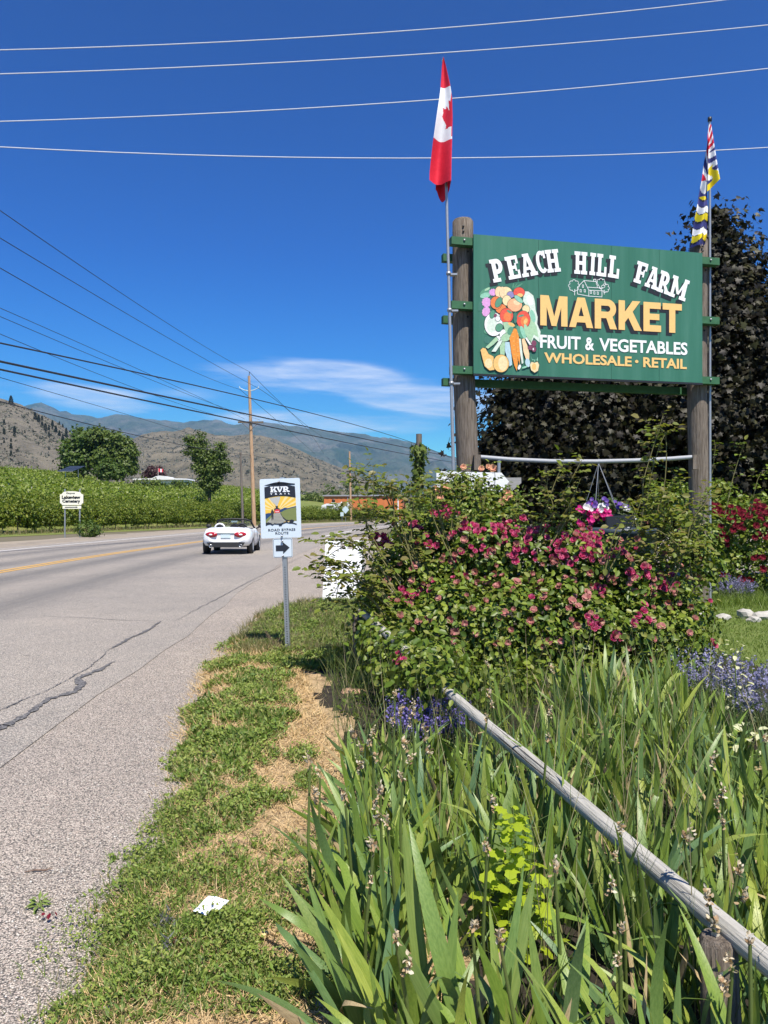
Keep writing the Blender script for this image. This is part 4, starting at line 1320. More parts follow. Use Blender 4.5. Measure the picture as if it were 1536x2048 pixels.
def sign_text(body, u0, vt0, u1, bold, mat, zlo, zhi, shadow=None, y=-.006, space=1.0):
    x0, _ = SG(u0, vt0); x1, _ = SG(u1, vt0)
    fit = (x0, ZB + Hd * zlo, x1, ZB + Hd * zhi)
    if shadow:
        put_text(ms, 'letter_shadow', body, (fit[0] + shadow[0], fit[1] + shadow[1], fit[2] + shadow[0], fit[3] + shadow[1]), m_black, bold, -.003, space)
    put_text(ms, 'lettering', body, fit, mat, bold, y, space)


ms_, my_ = MB(), MB()
x_ = SG(1080, 620)[0]; x1_ = SG(1363, 620)[0]
adv = [SANS[c][0] + .07 for c in 'MARKET']; kx_ = (x1_ - x_) / (sum(adv) - .07)
for c, a_ in zip('MARKET', adv):
    tr = lambda p, ox_=0, oz_=0: (x_ + p[0] * kx_ + ox_, ZB + Hd * (.372 + .222 * p[1]) + oz_)
    put_polys(ms_, [[tr(p, -.05, -.045) for p in pg] for pg in SANS[c][1]], -.0030, .0001)
    put_polys(my_, [[tr(p) for p in pg] for pg in SANS[c][1]], -.0085, .0001)
    x_ += a_ * kx_
ms_.build('letter_shadow', m_black, ms, fix=False); my_.build('lettering', m_let_y, ms, fix=False)
sign_text('FRUIT', 1080, 680, 1161, .026, m_let_w, .206, .303)
sign_text('&', 1170, 680, 1188, .026, m_let_w, .206, .303)
sign_text('VEGETABLES', 1198, 680, 1374.5, .026, m_let_w, .206, .303)
sign_text('WHOLESALE', 1088, 715, 1263, .030, m_let_y, .100, .176)
sign_text('\u2022', 1269.5, 715, 1276.5, .0, m_let_y, .128, .152)
sign_text('RETAIL', 1286, 715, 1373, .030, m_let_y, .100, .176)

# painted bouquet of fruit and vegetables
cols = {'cream': (.78, .62, .33), 'peach': (.80, .40, .20), 'gold': (.78, .47, .15), 'red': (.72, .085, .045), 'orange': (.75, .20, .05), 'pink': (.66, .32, .58), 'plum': (.26, .22, .42),
        'lgreen': (.36, .55, .33), 'green': (.09, .27, .16), 'dgreen': (.045, .16, .11), 'pale': (.62, .70, .58), 'white': (.80, .80, .76), 'blue': (.42, .58, .62), 'carrot': (.78, .27, .03), 'maroon': (.20, .05, .09), 'black': (.015, .02, .02), 'lpeach': (.85, .58, .32), 'mint': (.25, .52, .36)}
cn_ = list(cols)
m_art = [flat('art_' + c, cols[c], .5, noise_amt=.12, scale=40) for c in cn_]
art = MB()
lev = [0]


def cpt(p): return SG(950 + p[0] * .09766, 560 + p[1] * .09766)


def ashape(pts, c, outline=True):
    pts = [cpt(p) for p in pts]
    lev[0] += 1
    if outline:
        ce = sum((Vector(p) for p in pts), Vector((0, 0))) / len(pts)
        o = []
        for p in pts:
            d = (Vector(p) - ce); o.append(tuple(Vector(p) + d.normalized() * .005))
        art.poly([(a, -.0024 - lev[0] * .00012, b_) for a, b_ in o], cn_.index('black'))
        lev[0] += 1
    art.poly([(a, -.0024 - lev[0] * .00012, b_) for a, b_ in pts], cn_.index(c))


def ael(cx, cy, rx, ry, c, rot=0, outline=True, n=22, wob=0):
    pts = []
    for i in range(n):
        a = 2 * math.pi * i / n
        k_ = 1 + (wob * (1 if i % 2 else -1))
        x, y = rx * math.cos(a) * k_, ry * math.sin(a) * k_
        cr, sr = math.cos(R(rot)), math.sin(R(rot))
        pts.append((cx + x * cr - y * sr, cy + x * sr + y * cr))
    ashape(pts, c, outline)


# leaves behind
for (cx, cy, rx, ry, c, rot) in ((200, 260, 120, 60, 'green', -35), (210, 330, 110, 55, 'mint', -15), (110, 540, 45, 120, 'dgreen', 12), (250, 200, 60, 22, 'lgreen', -30), (250, 1060, 70, 60, 'green', 0), (260, 1240, 80, 75, 'dgreen', 0), (880, 140, 110, 18, 'green', -35), (780, 130, 12, 60, 'green', 10), (830, 125, 10, 55, 'green', 35)):
    ael(cx, cy, rx, ry, c, rot, False)
ashape([(1000, 240), (1090, 240), (1190, 320), (1225, 450), (1240, 620), (1280, 760), (1270, 900), (1340, 1060), (1320, 1280), (1200, 1180), (1150, 1290), (1060, 1120), (1030, 980), (1100, 820), (1110, 620), (980, 440)], 'pale')
ashape([(1060, 720), (1180, 800), (1260, 960), (1300, 1180), (1200, 1120), (1140, 1290), (1050, 1100)], 'lgreen', False)
ael(1120, 420, 60, 110, 'white', -20, False); ael(1180, 740, 50, 130, 'mint', -15, False)
ael(370, 265, 85, 70, 'pink', 0, False, wob=.08); ael(235, 470, 95, 100, 'pink', 0, False, wob=.08); ael(225, 660, 80, 100, 'pink', 20, False, wob=.08)
ael(490, 260, 80, 115, 'lpeach'); ael(630, 280, 130, 130, 'cream'); ael(560, 260, 60, 110, 'lpeach', 0, False)
ael(730, 310, 80, 65, 'plum'); ael(900, 260, 115, 100, 'red'); ael(920, 320, 60, 40, 'gold', 0, False)
ael(530, 600, 110, 95, 'orange'); ael(430, 480, 115, 130, 'orange'); ael(650, 430, 90, 105, 'cream'); ael(1040, 600, 75, 80, 'cream', 0)
ael(810, 520, 150, 135, 'peach'); ael(850, 470, 70, 50, 'lpeach', 20, False)
ael(480, 470, 60, 110, 'green', 25); ael(890, 400, 110, 45, 'mint', 40)
ael(380, 920, 190, 240, 'white'); ael(340, 940, 110, 150, 'pale', 0, False); ael(480, 800, 70, 80, 'pale', 0, False)
ael(640, 740, 135, 150, 'red'); ael(660, 760, 80, 90, 'orange', 0, False); ael(700, 660, 60, 25, 'green', 30, False)
ael(985, 815, 140, 175, 'red'); ael(1010, 850, 80, 100, 'orange', 0, False); ael(1030, 850, 36, 60, 'gold', 20, False); ael(940, 740, 60, 22, 'green', -15, False)
ael(820, 780, 38, 120, 'dgreen', 0, False)
ael(350, 715, 50, 85, 'green', 15); ael(460, 805, 50, 50, 'white'); ael(410, 740, 30, 40, 'maroon', 30, False)
ashape([(560, 880), (640, 870), (780, 900), (780, 1010), (700, 1100), (620, 1090)], 'lgreen')
ael(740, 920, 75, 35, 'gold', 25, False)
ael(490, 985, 70, 85, 'green', 30); ael(560, 1110, 55, 90, 'white', 20, False); ael(470, 1210, 48, 55, 'white')
ael(640, 1180, 130, 75, 'lgreen', -30); ael(720, 1050, 60, 90, 'green', 25, False)
ael(920, 1080, 60, 150, 'green', -25, False); ael(980, 1080, 45, 140, 'mint', -20, False); ael(1070, 1080, 50, 180, 'lgreen', -20, False)
ashape([(210, 1390), (420, 1180), (480, 1230), (380, 1330), (260, 1420)], 'lgreen')
ashape([(330, 1480), (480, 1260), (560, 1240), (520, 1330), (420, 1480)], 'pale')
ashape([(510, 1540), (500, 1380), (560, 1270), (610, 1290), (600, 1540)], 'lgreen', False)
ashape([(610, 1280), (700, 1280), (740, 1560), (755, 1740), (700, 1780), (650, 1600), (605, 1450)], 'blue')
ashape([(700, 1200), (790, 1000), (840, 1010), (850, 1400), (870, 1700), (850, 1870), (800, 1760), (740, 1500)], 'carrot')
ashape([(840, 1000), (890, 1160), (925, 1450), (905, 1740), (860, 1560), (830, 1300)], 'carrot')
for y in range(1080, 1700, 90): ael(770 + (y - 1080) * .06, y, 22, 6, 'gold', 0, False, 8); ael(870, y + 30, 18, 5, 'gold', 0, False, 8)
ashape([(890, 1210), (930, 1210), (960, 1480), (985, 1700), (950, 1730), (915, 1500)], 'pale', False)
ashape([(950, 1220), (1000, 1200), (1060, 1340), (1105, 1520), (1100, 1640), (1040, 1640), (985, 1480)], 'lpeach')
ashape([(1020, 1200), (1050, 1180), (1150, 1330), (1110, 1340)], 'white', False)
ael(1200, 1300, 50, 60, 'maroon', 0, False); ael(1130, 1390, 55, 50, 'maroon'); ael(1200, 1420, 45, 55, 'maroon'); ael(1185, 1420, 12, 22, 'white', 0, False)
ael(1070, 1700, 50, 90, 'blue', -10, False); ael(1010, 1790, 60, 20, 'mint', -20, False); ael(900, 1790, 28, 55, 'white', 20, False)
ashape([(105, 1450), (150, 1405), (210, 1420), (270, 1530), (370, 1580), (390, 1850), (290, 1865), (190, 1780), (140, 1600)], 'gold')
ael(270, 1720, 75, 100, 'cream', 0, False)
ael(525, 1720, 160, 180, 'gold'); ael(560, 1720, 95, 150, 'cream', 0, False)
ashape([(1115, 1740), (1150, 1680), (1210, 1700), (1270, 1675), (1305, 1740), (1280, 1860), (1210, 1900), (1140, 1850)], 'cream'); ael(1200, 1780, 45, 70, 'gold', 0, False)
ashape([(1140, 1570), (1160, 1650), (1200, 1640), (1210, 1690), (1220, 1640), (1280, 1660), (1275, 1580), (1250, 1640), (1160, 1630)], 'mint', False)
art.build('painted_fruit', m_art, ms, fix=False)
# white line drawing of the farmhouse
def hpt(p): return SG(1120 + p[0] * .09115, 540 + p[1] * .09115)
ln = MB()
def stroke(pts, w=.0075, closed=False):
    q = [Vector(hpt(p)) for p in pts]
    if closed: q.append(q[0])
    for a, b_ in zip(q[:-1], q[1:]):
        lev[0] += 1
        d = (b_ - a).normalized() * w * .5; n_x = Vector((-d.y, d.x))
        ln.poly([(p.x, -.0024 - (lev[0] % 60) * .00006, p.y) for p in (a - d + n_x, b_ + d + n_x, b_ + d - n_x, a - d - n_x)])
stroke([(380, 370), (525, 225), (630, 435), (630, 565), (380, 520)], closed=True)
stroke([(525, 225), (790, 245), (920, 445), (630, 435)]); stroke([(610, 368), (890, 385)]); stroke([(630, 565), (918, 578), (918, 450)])
stroke([(735, 240), (735, 195), (785, 195), (785, 250)])
for x, y in ((435, 420), (525, 420), (485, 320), (660, 450), (735, 465), (810, 470)): stroke([(x, y), (x + 28, y + 3), (x + 30, y + 58), (x + 2, y + 55)], .006, True)
for cx, cy, rr, nb in ((305, 340, 85, 8), (895, 290, 70, 8), (990, 385, 55, 7)):
    for i in range(nb):
        a = 2 * math.pi * i / nb
        stroke([(cx + rr * math.cos(a) + 36 * math.cos(a + b_), cy + rr * 1.15 * math.sin(a) + 36 * math.sin(a + b_)) for b_ in np.linspace(-1.5, 1.5, 6)], .006)
stroke([(318, 420), (318, 545)]); stroke([(970, 430), (965, 520)])
ln.build('farmhouse_drawing', m_let_w, ms, fix=False)

# ------------------------------------------------------------------ flag poles and flags
pb = P(915, 1024, 10.35); pb.z = 0
ptop = P(886.3, 122, 10.45)
fp = thing('flagpole', 'slim grey steel flagpole strapped beside the left sign post', 'flagpole', pb)
MB().tube([(0, 0, -.2), (ptop - pb) * .55, ptop - pb], [.024, .022, .016], 10).build('pole', m_steel, fp)
mb = MB(); mb.lathe([(0, -.01), (.02, 0), (.022, .03), (0, .05)], 10, M=Matrix.Translation(ptop - pb)); mb.build('finial', m_chrome, fp)
for f in (.425, .555, .62):
    q = (ptop - pb) * f
    mb = MB(); mb.lathe([(.024, -.02), (.032, -.02), (.032, .02), (.024, .02)], 10, M=Matrix.Translation(q)); mb.box((q.x, q.y + .02, q.z - .012), (q.x + .12, q.y + .1, q.z + .012)); mb.build('pipe_clamp', m_steel, fp)
pb2 = P(1420, 1024, 11.5); pb2.z = 0
ptop2 = P(1419.5, 243, 11.5)
fp2 = thing('flagpole', 'slim grey steel flagpole beside the right sign post', 'flagpole', pb2)
MB().tube([(0, 0, -.2), ptop2 - pb2], [.022, .017], 10).build('pole', m_steel, fp2)
mb = MB(); mb.lathe([(0, -.01), (.03, 0), (.03, .06), (0, .07)], 10, M=Matrix.Translation(ptop2 - pb2)); mb.build('finial', m_dark, fp2)

m_fred = nmat('red_flag_cloth', [(.3, (.56, .012, .035)), (.7, (.66, .02, .05))], 18, rough=.75)
m_fwhite = nmat('white_flag_cloth', [(.3, (.74, .74, .75)), (.7, (.82, .82, .82))], 18, rough=.75)
m_fblue = nmat('blue_flag_cloth', [(.3, (.035, .04, .16)), (.7, (.05, .055, .21))], 18, rough=.75)
m_fyel = nmat('yellow_flag_cloth', [(.3, (.72, .56, .01)), (.7, (.80, .64, .02))], 18, rough=.75)
FM = [m_fred, m_fwhite, m_fblue, m_fyel, m_dark]


def cloth(fun, pat, nu, nv):
    us = np.linspace(0, 1, nu + 1); vs = np.linspace(0, 1, nv + 1)
    V = [fun(a, b_) for b_ in vs for a in us]
    q, mi = [], []
    for j in range(nv):
        for i in range(nu):
            q.append([j * (nu + 1) + i, j * (nu + 1) + i + 1, (j + 1) * (nu + 1) + i + 1, (j + 1) * (nu + 1) + i])
            mi.append(pat((us[i] + us[i + 1]) / 2, (vs[j] + vs[j + 1]) / 2))
    return np_mesh('cloth', V, np.array(q), FM, True, mi)


LEAF = [(0, 1), (.17, .66), (.34, .72), (.26, .30), (.50, .52), (.56, .40), (.86, .46), (.76, .24), (.86, .12), (.46, -.22), (.50, -.38), (.06, -.32), (.06, -.75)]
LEAF = LEAF + [(-x, y) for x, y in LEAF[::-1]]


def inpoly(x, y, pts):
    c = False
    for (x0, y0), (x1, y1) in zip(pts, pts[1:] + pts[:1]):
        if (y0 > y) != (y1 > y) and x < (x1 - x0) * (y - y0) / (y1 - y0) + x0: c = not c
    return c


# left flag: bands one above the other, hoist along the pole, cloth folded once round behind
lf = [(118, 886, 887), (135, 883.5, 891), (180, 880.5, 900), (200, 878, 903), (240, 872, 904.5), (290, 865, 903), (330, 860.5, 901.5), (350, 858.5, 901), (366, 858, 900.5)]
fo = P(886.3, 122, 10.42)


def canada(a, b_):
    v = 117 + b_ * 249
    l = np.interp(v, [q[0] for q in lf], [q[1] for q in lf]); r_ = np.interp(v, [q[0] for q in lf], [q[2] for q in lf])
    bow = 6 * (b_ ** 2)
    if a < .62:        # the face we see, with one soft pleat
        s = a / .62
        u = l + (r_ - l) * s
        dep = .10 * b_ * (math.sin(s * 5.2 - .6) - .35 * s) - .05
        dv = 6 * b_ * s + bow * (.35 if s > .55 else 0) * s
    else:              # back layer, tucked behind and hanging a little lower
        s = (a - .62) / .38
        u = r_ - (r_ - l) * s * .66
        dep = .12 + .10 * math.sin(s * 3.1)
        dv = bow + 20 * b_ ** 6 * math.sin(min(1, s * 1.1) * math.pi)
    p = P(u, v + dv, 10.42)
    p.y += dep + .02 * math.sin(b_ * 9 + a * 4)
    return (p - fo)


def canpat(a, b_):
    vv = 117 + b_ * 249
    if vv < 178 or vv > 282: return 0
    # maple leaf, its middle on the right fold
    lx = (a / .62 - .97) * 1.45 if a < .62 else 1
    ly = (240 - vv) / 44 + .0
    return 0 if inpoly(lx * .95, -ly * -.9, LEAF) else 1


fl = thing('red_white_flag', 'limp red and white flag with a maple leaf hanging on the left flagpole', 'flag', fo)
link('cloth', cloth(canada, canpat, 64, 150), fl)

fo2 = P(1419, 250, 11.47)


def bc_main(a, b_):
    v = 248 + b_ * 246
    l = np.interp(v, [248, 290, 360, 400, 440, 493], [1418, 1414, 1404, 1398, 1391, 1384]); r_ = np.interp(v, [248, 290, 360, 420, 460, 493], [1421, 1420, 1416, 1418, 1417, 1412])
    p = P(l + (r_ - l) * a, v + 5 * a * math.sin(a * 3) - 8 * b_ * a * (b_ > .9), 11.40)
    p.y += .07 * b_ * math.sin(a * 7 + b_ * 2) + .01 * math.sin(b_ * 25)
    return p - fo2


def bc_side(a, b_):
    v = 247 + b_ * (112 + 22 * (1 - a)) + 0
    l = np.interp(v, [247, 300, 390], [1418.5, 1417, 1414]); r_ = np.interp(v, [247, 290, 340, 385], [1422.5, 1427.5, 1434, 1440.5])
    p = P(l + (r_ - l) * a, v + 2, 11.34)
    p.y += .06 * math.sin(a * 5) * b_
    return p - fo2


def bc_pat(a, b_):
    if b_ < .46:
        k_ = (b_ * 9 - a * 1.1 + .12 * math.sin(a * 6)) % 3
        return 1 if k_ < .55 else (0 if k_ < 1.9 else (1 if k_ < 2.3 else 2))
    k_ = (b_ * 17 + .42 * math.sin(a * 6.0 + b_ * 4) - .4 * a) % 3
    e_ = min(abs(k_ - q) for q in (0, 1.0, 1.15, 2.0, 3))
    if b_ > .58 and e_ < .06: return 4
    if b_ < .58: return 2 if k_ < 1.3 else 1
    return 3 if k_ < 1.05 else (2 if k_ < 2.0 else 1)


def bc_pat2(a, b_):
    if b_ > .90: return 3
    if b_ > .66 and abs(a - .55 + .2 * math.sin(b_ * 20)) < .20: return 3
    if b_ < .28: return 0 if (b_ * 8 + a) % 1.2 > .5 else 1
    if b_ < .42: return 1 if (b_ * 16 + a * .5) % 2 < 1 else 0
    return 2 if (b_ * 7.5 - a * .5) % 1.25 < .55 else 1


fl2 = thing('patterned_flag', 'limp flag of yellow, blue, white and red waves on the right flagpole', 'flag', fo2)
link('cloth', cloth(bc_main, bc_pat, 30, 120), fl2)
link('cloth_fold', cloth(bc_side, bc_pat2, 24, 70), fl2)

# grey sagging pipe between the posts and hanging basket
m_pvc = flat('grey_plastic_pipe', (.34, .35, .36), .35)
pts = [(958, 914, 10.6), (1020, 919, 10.7), (1100, 922.5, 10.8), (1190, 923, 10.95), (1270, 921, 11.05), (1340, 917.5, 11.15), (1386, 914, 11.2)]
q0 = P(*pts[0])
t = thing('hanging_pipe', 'sagging grey plastic pipe spanning between the two sign posts', 'pipe', q0)
MB().tube([P(*q) - q0 for q in pts], .030, 12).build('pipe', m_pvc, t)
MB().box((-.07, -.05, -.18), (.02, .06, .03)).build('bracket', m_post, t)
e_ = P(1386, 914, 11.2) - q0
MB().box((e_.x - .02, e_.y - .05, e_.z - .18), (e_.x + .07, e_.y + .06, e_.z + .03)).build('bracket', m_post, t)
hk = P(1197, 926, 10.95)
bk = thing('hanging_basket', 'hanging basket of white, magenta and purple petunias on the sagging pipe', 'hanging basket', P(1205, 1048, 10.95))
ho_ = hk - Vector(bk.location)
for a in np.linspace(.3, 2 * math.pi + .3, 6)[:-1]:
    MB().tube([ho_, (.27 * math.cos(a), .24 * math.sin(a), .17)], .0045, 4).build('chain', m_steel, bk)
MB().tube([ho_ + Vector((.0, 0, -.02)), ho_ + Vector((.02, 0, .03)), ho_ + Vector((0, 0, .06))], .008, 6).build('hook', m_steel, bk)
MB().lathe([(0, -.17), (.17, -.17), (.27, .12), (.28, .14), (.25, .14), (0, .11)], 20).build('pot', m_tub, bk)
m_pleaf = lmat('petunia_leaves', [(.03, .05, .012), (.05, .08, .02), (.06, .10, .03)], .2)
p, d = blob_pts([(0, 0, .16, .30), (-.15, 0, .08, .24), (.2, -.05, .1, .26), (.33, -.05, .0, .2), (-.3, 0, .0, .2), (-.1, -.15, -.05, .2)], 1000, .3, 5)
link('foliage', leaves('foliage', p, d + .5 * rng.normal(size=d.shape), rng.uniform(.035, .07, len(p)), RH, m_pleaf), bk)['kind'] = 'stuff'


def bloom_mesh(name, mat, r=.04, petals=5, cup=.5, rings=1):
    mb = MB()
    for ring in range(rings):
        rr = r * (1 - .32 * ring); n = petals; cp = cup + ring * .5
        for i in range(n):
            a = 2 * math.pi * (i + .5 * ring) / n
            w = math.pi / n * 1.25
            c, s = math.cos, math.sin
            z1, z2 = rr * cp * .35, rr * cp
            mb.add([(0, 0, ring * .004), (rr * .55 * c(a - w), rr * .55 * s(a - w), z1), (rr * c(a - w * .6), rr * s(a - w * .6), z2 + .12 * rr), (rr * 1.02 * c(a), rr * 1.02 * s(a), z2 - .08 * rr), (rr * c(a + w * .6), rr * s(a + w * .6), z2 + .12 * rr), (rr * .55 * c(a + w), rr * .55 * s(a + w), z1)],
                   [(0, 1, 2, 3), (0, 3, 4, 5)], 0, True)
    return mb.mesh(name, [mat])


m_magenta = lmat('magenta_petals', [(.50, .012, .16), (.62, .02, .22)], .3, tcol=1.0)
m_petw = lmat('white_petals', [(.75, .74, .76), (.82, .82, .84)], .3, tcol=1.0)
m_petv = lmat('violet_petals', [(.16, .09, .42), (.10, .04, .26)], .3, tcol=1.0)
pet = [bloom_mesh('petunia', m_, .034, 5, .3) for m_ in (m_magenta, m_petw, m_petv)]
random.seed(5)


def place_bloom(mesh, name, parent, loc, nor, sc=1.0):
    z = Vector(nor).normalized()
    q = z.to_track_quat('Z', 'Y')
    mw = Matrix.Translation(loc) @ q.to_matrix().to_4x4() @ Matrix.Rotation(random.uniform(0, 6.28), 4, 'Z') @ Matrix.Scale(sc, 4)
    return link(name, mesh, parent, mw)


for (u, v, n_, k_, sp) in ((1178, 1015, 9, 1, 10), (1205, 1017, 16, 1, 16), (1195, 1026, 22, 0, 26), (1210, 1033, 12, 0, 14), (1165, 1020, 8, 0, 12), (1238, 1012, 12, 2, 14), (1250, 1016, 6, 1, 12), (1200, 1004, 8, 2, 20), (1160, 1046, 3, 0, 8), (1185, 1040, 5, 0, 10), (1262, 1035, 4, 1, 8), (1158, 1062, 3, 2, 4)):
    for i in range(n_):
        a = P(u + random.gauss(0, sp * .5), v + random.gauss(0, sp * .28), 10.62 + random.uniform(-.06, .12)) - Vector(bk.location)
        place_bloom(pet[k_], 'petunia', bk, a, (random.uniform(-.5, .5), -1, random.uniform(0, .8)), random.uniform(.8, 1.2))

# dark barrel planter and small round reflectors seen through the roses
b = P(1262, 1024, 9.9); b.z = 0.0
t = thing('chalk_board', 'dark board with small pale curls peeping through the roses under the basket', 'board', b, R(4))
m_slate = flat('dark_slate_board', (.012, .014, .018), .55)
MB().box((-.22, 0, .0), (.14, .05, 1.46), M=Matrix.Rotation(R(-4), 4, 'Y')).build('board', m_slate, t)
mb = MB()
for (u, v) in ((1249, 1061.5), (1257, 1057.5)):
    c = P(u, v, 9.89) - b
    for i in range(9):
        a0, a1 = R(20 + i * 32), R(20 + (i + 1) * 32)
        mb.poly([(c.x + r_ * math.cos(a), -.006, c.z + r_ * math.sin(a)) for r_, a in ((.024, a0), (.024, a1), (.013, a1), (.013, a0))])
c = P(1255, 1067, 9.89) - b
mb.poly([(c.x - .01, -.006, c.z - .016), (c.x + .012, -.006, c.z - .016), (c.x + .012, -.006, c.z + .016), (c.x - .01, -.006, c.z + .012)])
mb.build('mark', m_let_w, t, fix=False)
b = P(1240, 1024, 9.5); b.z = 0
t = thing('planter_tub', 'blue grey tub standing among the roses below the hanging basket', 'planter', b)
m_tubb = flat('blue_grey_tub', (.03, .045, .06), .5)
MB().lathe([(0, 0), (.30, 0), (.40, .9), (.43, 1.22), (.46, 1.24), (.46, 1.30), (.40, 1.30), (.39, 1.2), (0, 1.18)], 22).build('tub', m_tubb, t)

# ------------------------------------------------------------------ white arrow board and grey arrow behind
b = P(945, 1024, 9.95); b.z = 0
t = thing('white_arrow_board', 'white arrow shaped board pointing right, fixed low on the left post', 'sign', b, R(8))
kk = 9.95 / F
ax_ = lambda u: (u - 945) * kk * 1.0
az_ = lambda v: CAM_H - (v - 1024) * kk
mb = MB(); mb.prism([(ax_(871), az_(943)), (ax_(1004), az_(945)), (ax_(1020), az_(963)), (ax_(1003), az_(983)), (ax_(871), az_(983))], -.015, .012); mb.build('board', m_whitep, t)
mb = MB(); mb.tube([(ax_(999), .03, 0), (ax_(1001), .03, az_(920))], .022, 8); mb.build('post', m_steel, t)
b = P(1015, 1024, 10.2); b.z = 0
t = thing('grey_arrow_board', 'grey wooden arrow board behind the white arrow, tip pointing right', 'sign', b, R(8))
kk2 = 10.2 / F
mb = MB(); f_ = lambda u, v: ((u - 1015) * kk2, CAM_H - (v - 1024) * kk2)
mb.prism([f_(985, 956), f_(1042, 955), f_(1042, 966), f_(1021, 984), f_(1008, 984), f_(1014, 972), f_(985, 972)], -.03, .02); mb.build('board', nmat('grey_board_wood', [(.3, (.24, .235, .22)), (.7, (.36, .35, .33))], 9, (1, 1, 6)), t)
mb = MB(); mb.tube([(-.08, .05, 0), (-.08, .05, 1.88)], .03, 8); mb.build('post', m_steel, t)

# ------------------------------------------------------------------ trail sign
m_alub = flat('pale_blue_sign_face', (.60, .68, .74), .35, noise_amt=.02)
b = G(575.5, 1311, .02); b.z = .0
DK = b.y
kv = DK / F * .083       # metres per crop pixel
kt = thing('trail_sign', 'pale trail sign with sunburst picture above a right arrow plate on perforated post', 'sign', b, 0, rot=(0, R(-1.9), R(-2)))
o_z = CAM_H - (950 - 1024) / F * DK
ox = (520 - 575.5) / F * DK + .02


def kp(p): return (ox + p[0] * kv + (p[1] - 2048) * kv * -.005, o_z - p[1] * kv)


m_perf = flat('perforated_post_steel', (.33, .35, .37), .4, metal=.5)
pst = MB(); hw_ = .0235
x0 = 0.0
pst.box((x0 - hw_, .003, -.3), (x0 + hw_, .05, 1.86))
po = pst.build('post', m_perf, kt)
mb = MB()
z = .04
while z < .93:
    for dx in (0.0,):
        mb.lathe([(0, 0), (.0062, 0), (.0062, .0008)], 8, M=Matrix.Translation((x0 + dx, .003, z)) @ Matrix.Rotation(R(90), 4, 'X'))
    z += .0254
mb.build('holes', m_dark, po)


def rrect(x0_, y0_, x1_, y1_, r_, n=5):
    out = []
    for cx, cy, a0 in ((x1_ - r_, y1_ - r_, 0), (x0_ + r_, y1_ - r_, 90), (x0_ + r_, y0_ + r_, 180), (x1_ - r_, y0_ + r_, 270)):
        for i in range(n + 1):
            a = R(a0 + 90 * i / n); out.append((cx + r_ * math.cos(a), cy + r_ * math.sin(a)))
    return out


face = MB(); face.prism([kp(p) for p in rrect(72, 80, 1048, 1512, 40)], -.004, .002); fc = face.build('sign_plate', m_alub, kt)
tab = MB(); tab.prism([kp(p) for p in rrect(352, 1524, 826, 1985, 40)], -.004, .002); tb_ = tab.build('arrow_plate', m_alub, kt)
kcols = {'k': (.015, .018, .028), 'y1': (.80, .50, .06), 'y2': (.82, .64, .28), 'smoke': (.46, .46, .43), 'navy': (.015, .05, .14), 'olive': (.19, .22, .07), 'path': (.36, .35, .30), 'red': (.66, .06, .07), 'w': (.80, .83, .86), 'dk': (.03, .03, .035), 'tie': (.24, .22, .18)}
kn = list(kcols); mk = [flat('print_' + c, kcols[c], .45, noise_amt=.04, scale=50) for c in kn]
pr = MB(); kl = [0]


def kshape(pts, c):
    kl[0] += 1
    pr.poly([(q[0], -.0046 - kl[0] * .0001, q[1]) for q in (kp(p) for p in pts)], kn.index(c))


arc_ = lambda x0_, x1_, y, h, n=14: [(x0_ + (x1_ - x0_) * i / n, y - h * math.sin(math.pi * i / n)) for i in range(n + 1)]
kshape([(185, 560)] + arc_(185, 935, 550, 52) + [(945, 1110), (195, 1180)], 'y1')
for a0, a1 in ((-172, -166), (-158, -150), (-142, -133), (-124, -116), (-60, -50), (-42, -35), (-28, -22), (-16, -11)):
    pts = [(480, 860)]
    for a in (a0, a1):
        c, s = math.cos(R(a)), math.sin(R(a))
        tmax = min((460 if c > 0 else 290) / max(.01, abs(c)), 340 / max(.01, abs(s)))
        pts.append((480 + c * tmax, 860 + s * tmax))
    kshape(pts, 'y2')
kshape([(300, 545), (560, 512), (560, 560), (520, 660), (490, 740), (455, 740), (420, 690), (340, 620)], 'smoke')
kshape([(195, 920), (260, 905), (330, 905), (330, 990), (195, 1080)], 'navy')
kshape([(540, 830), (600, 815), (660, 785), (740, 800), (820, 780), (940, 755), (945, 860), (600, 900), (540, 890)], 'navy')
kshape([(195, 1070), (260, 1010), (340, 950), (360, 980), (240, 1130), (195, 1160)], 'olive')
kshape([(560, 900), (640, 855), (760, 815), (940, 780), (945, 1110), (760, 1090), (640, 1060), (580, 990)], 'olive')
kshape([(200, 1150), (300, 1050), (400, 920), (550, 905), (590, 1000), (680, 1110), (560, 1160), (380, 1160)], 'path')
kshape([(548, 905), (566, 905), (600, 990), (690, 1075), (800, 1095), (700, 1125), (620, 1050)], 'dk')
for y in range(950, 1130, 34): kshape([(400 - (y - 920) * .45, y), (560 + (y - 920) * .35, y), (562 + (y - 920) * .35, y + 9), (398 - (y - 920) * .45, y + 9)], 'tie')
kshape([(410, 800), (440, 795), (450, 770), (440, 740), (505, 740), (498, 770), (510, 795), (540, 800), (545, 880), (410, 880)], 'dk')
kshape([(412, 850), (450, 820), (510, 820), (545, 850), (540, 905), (415, 905)], 'red')
kshape([(440, 862), (475, 880), (515, 862), (515, 886), (440, 886)], 'w')
kshape([(345, 840), (350, 818), (370, 818), (376, 840), (400, 870), (405, 915), (388, 920), (385, 1060), (365, 1062), (362, 980), (355, 1080), (338, 1078), (335, 940), (325, 925), (330, 860)], 'dk')
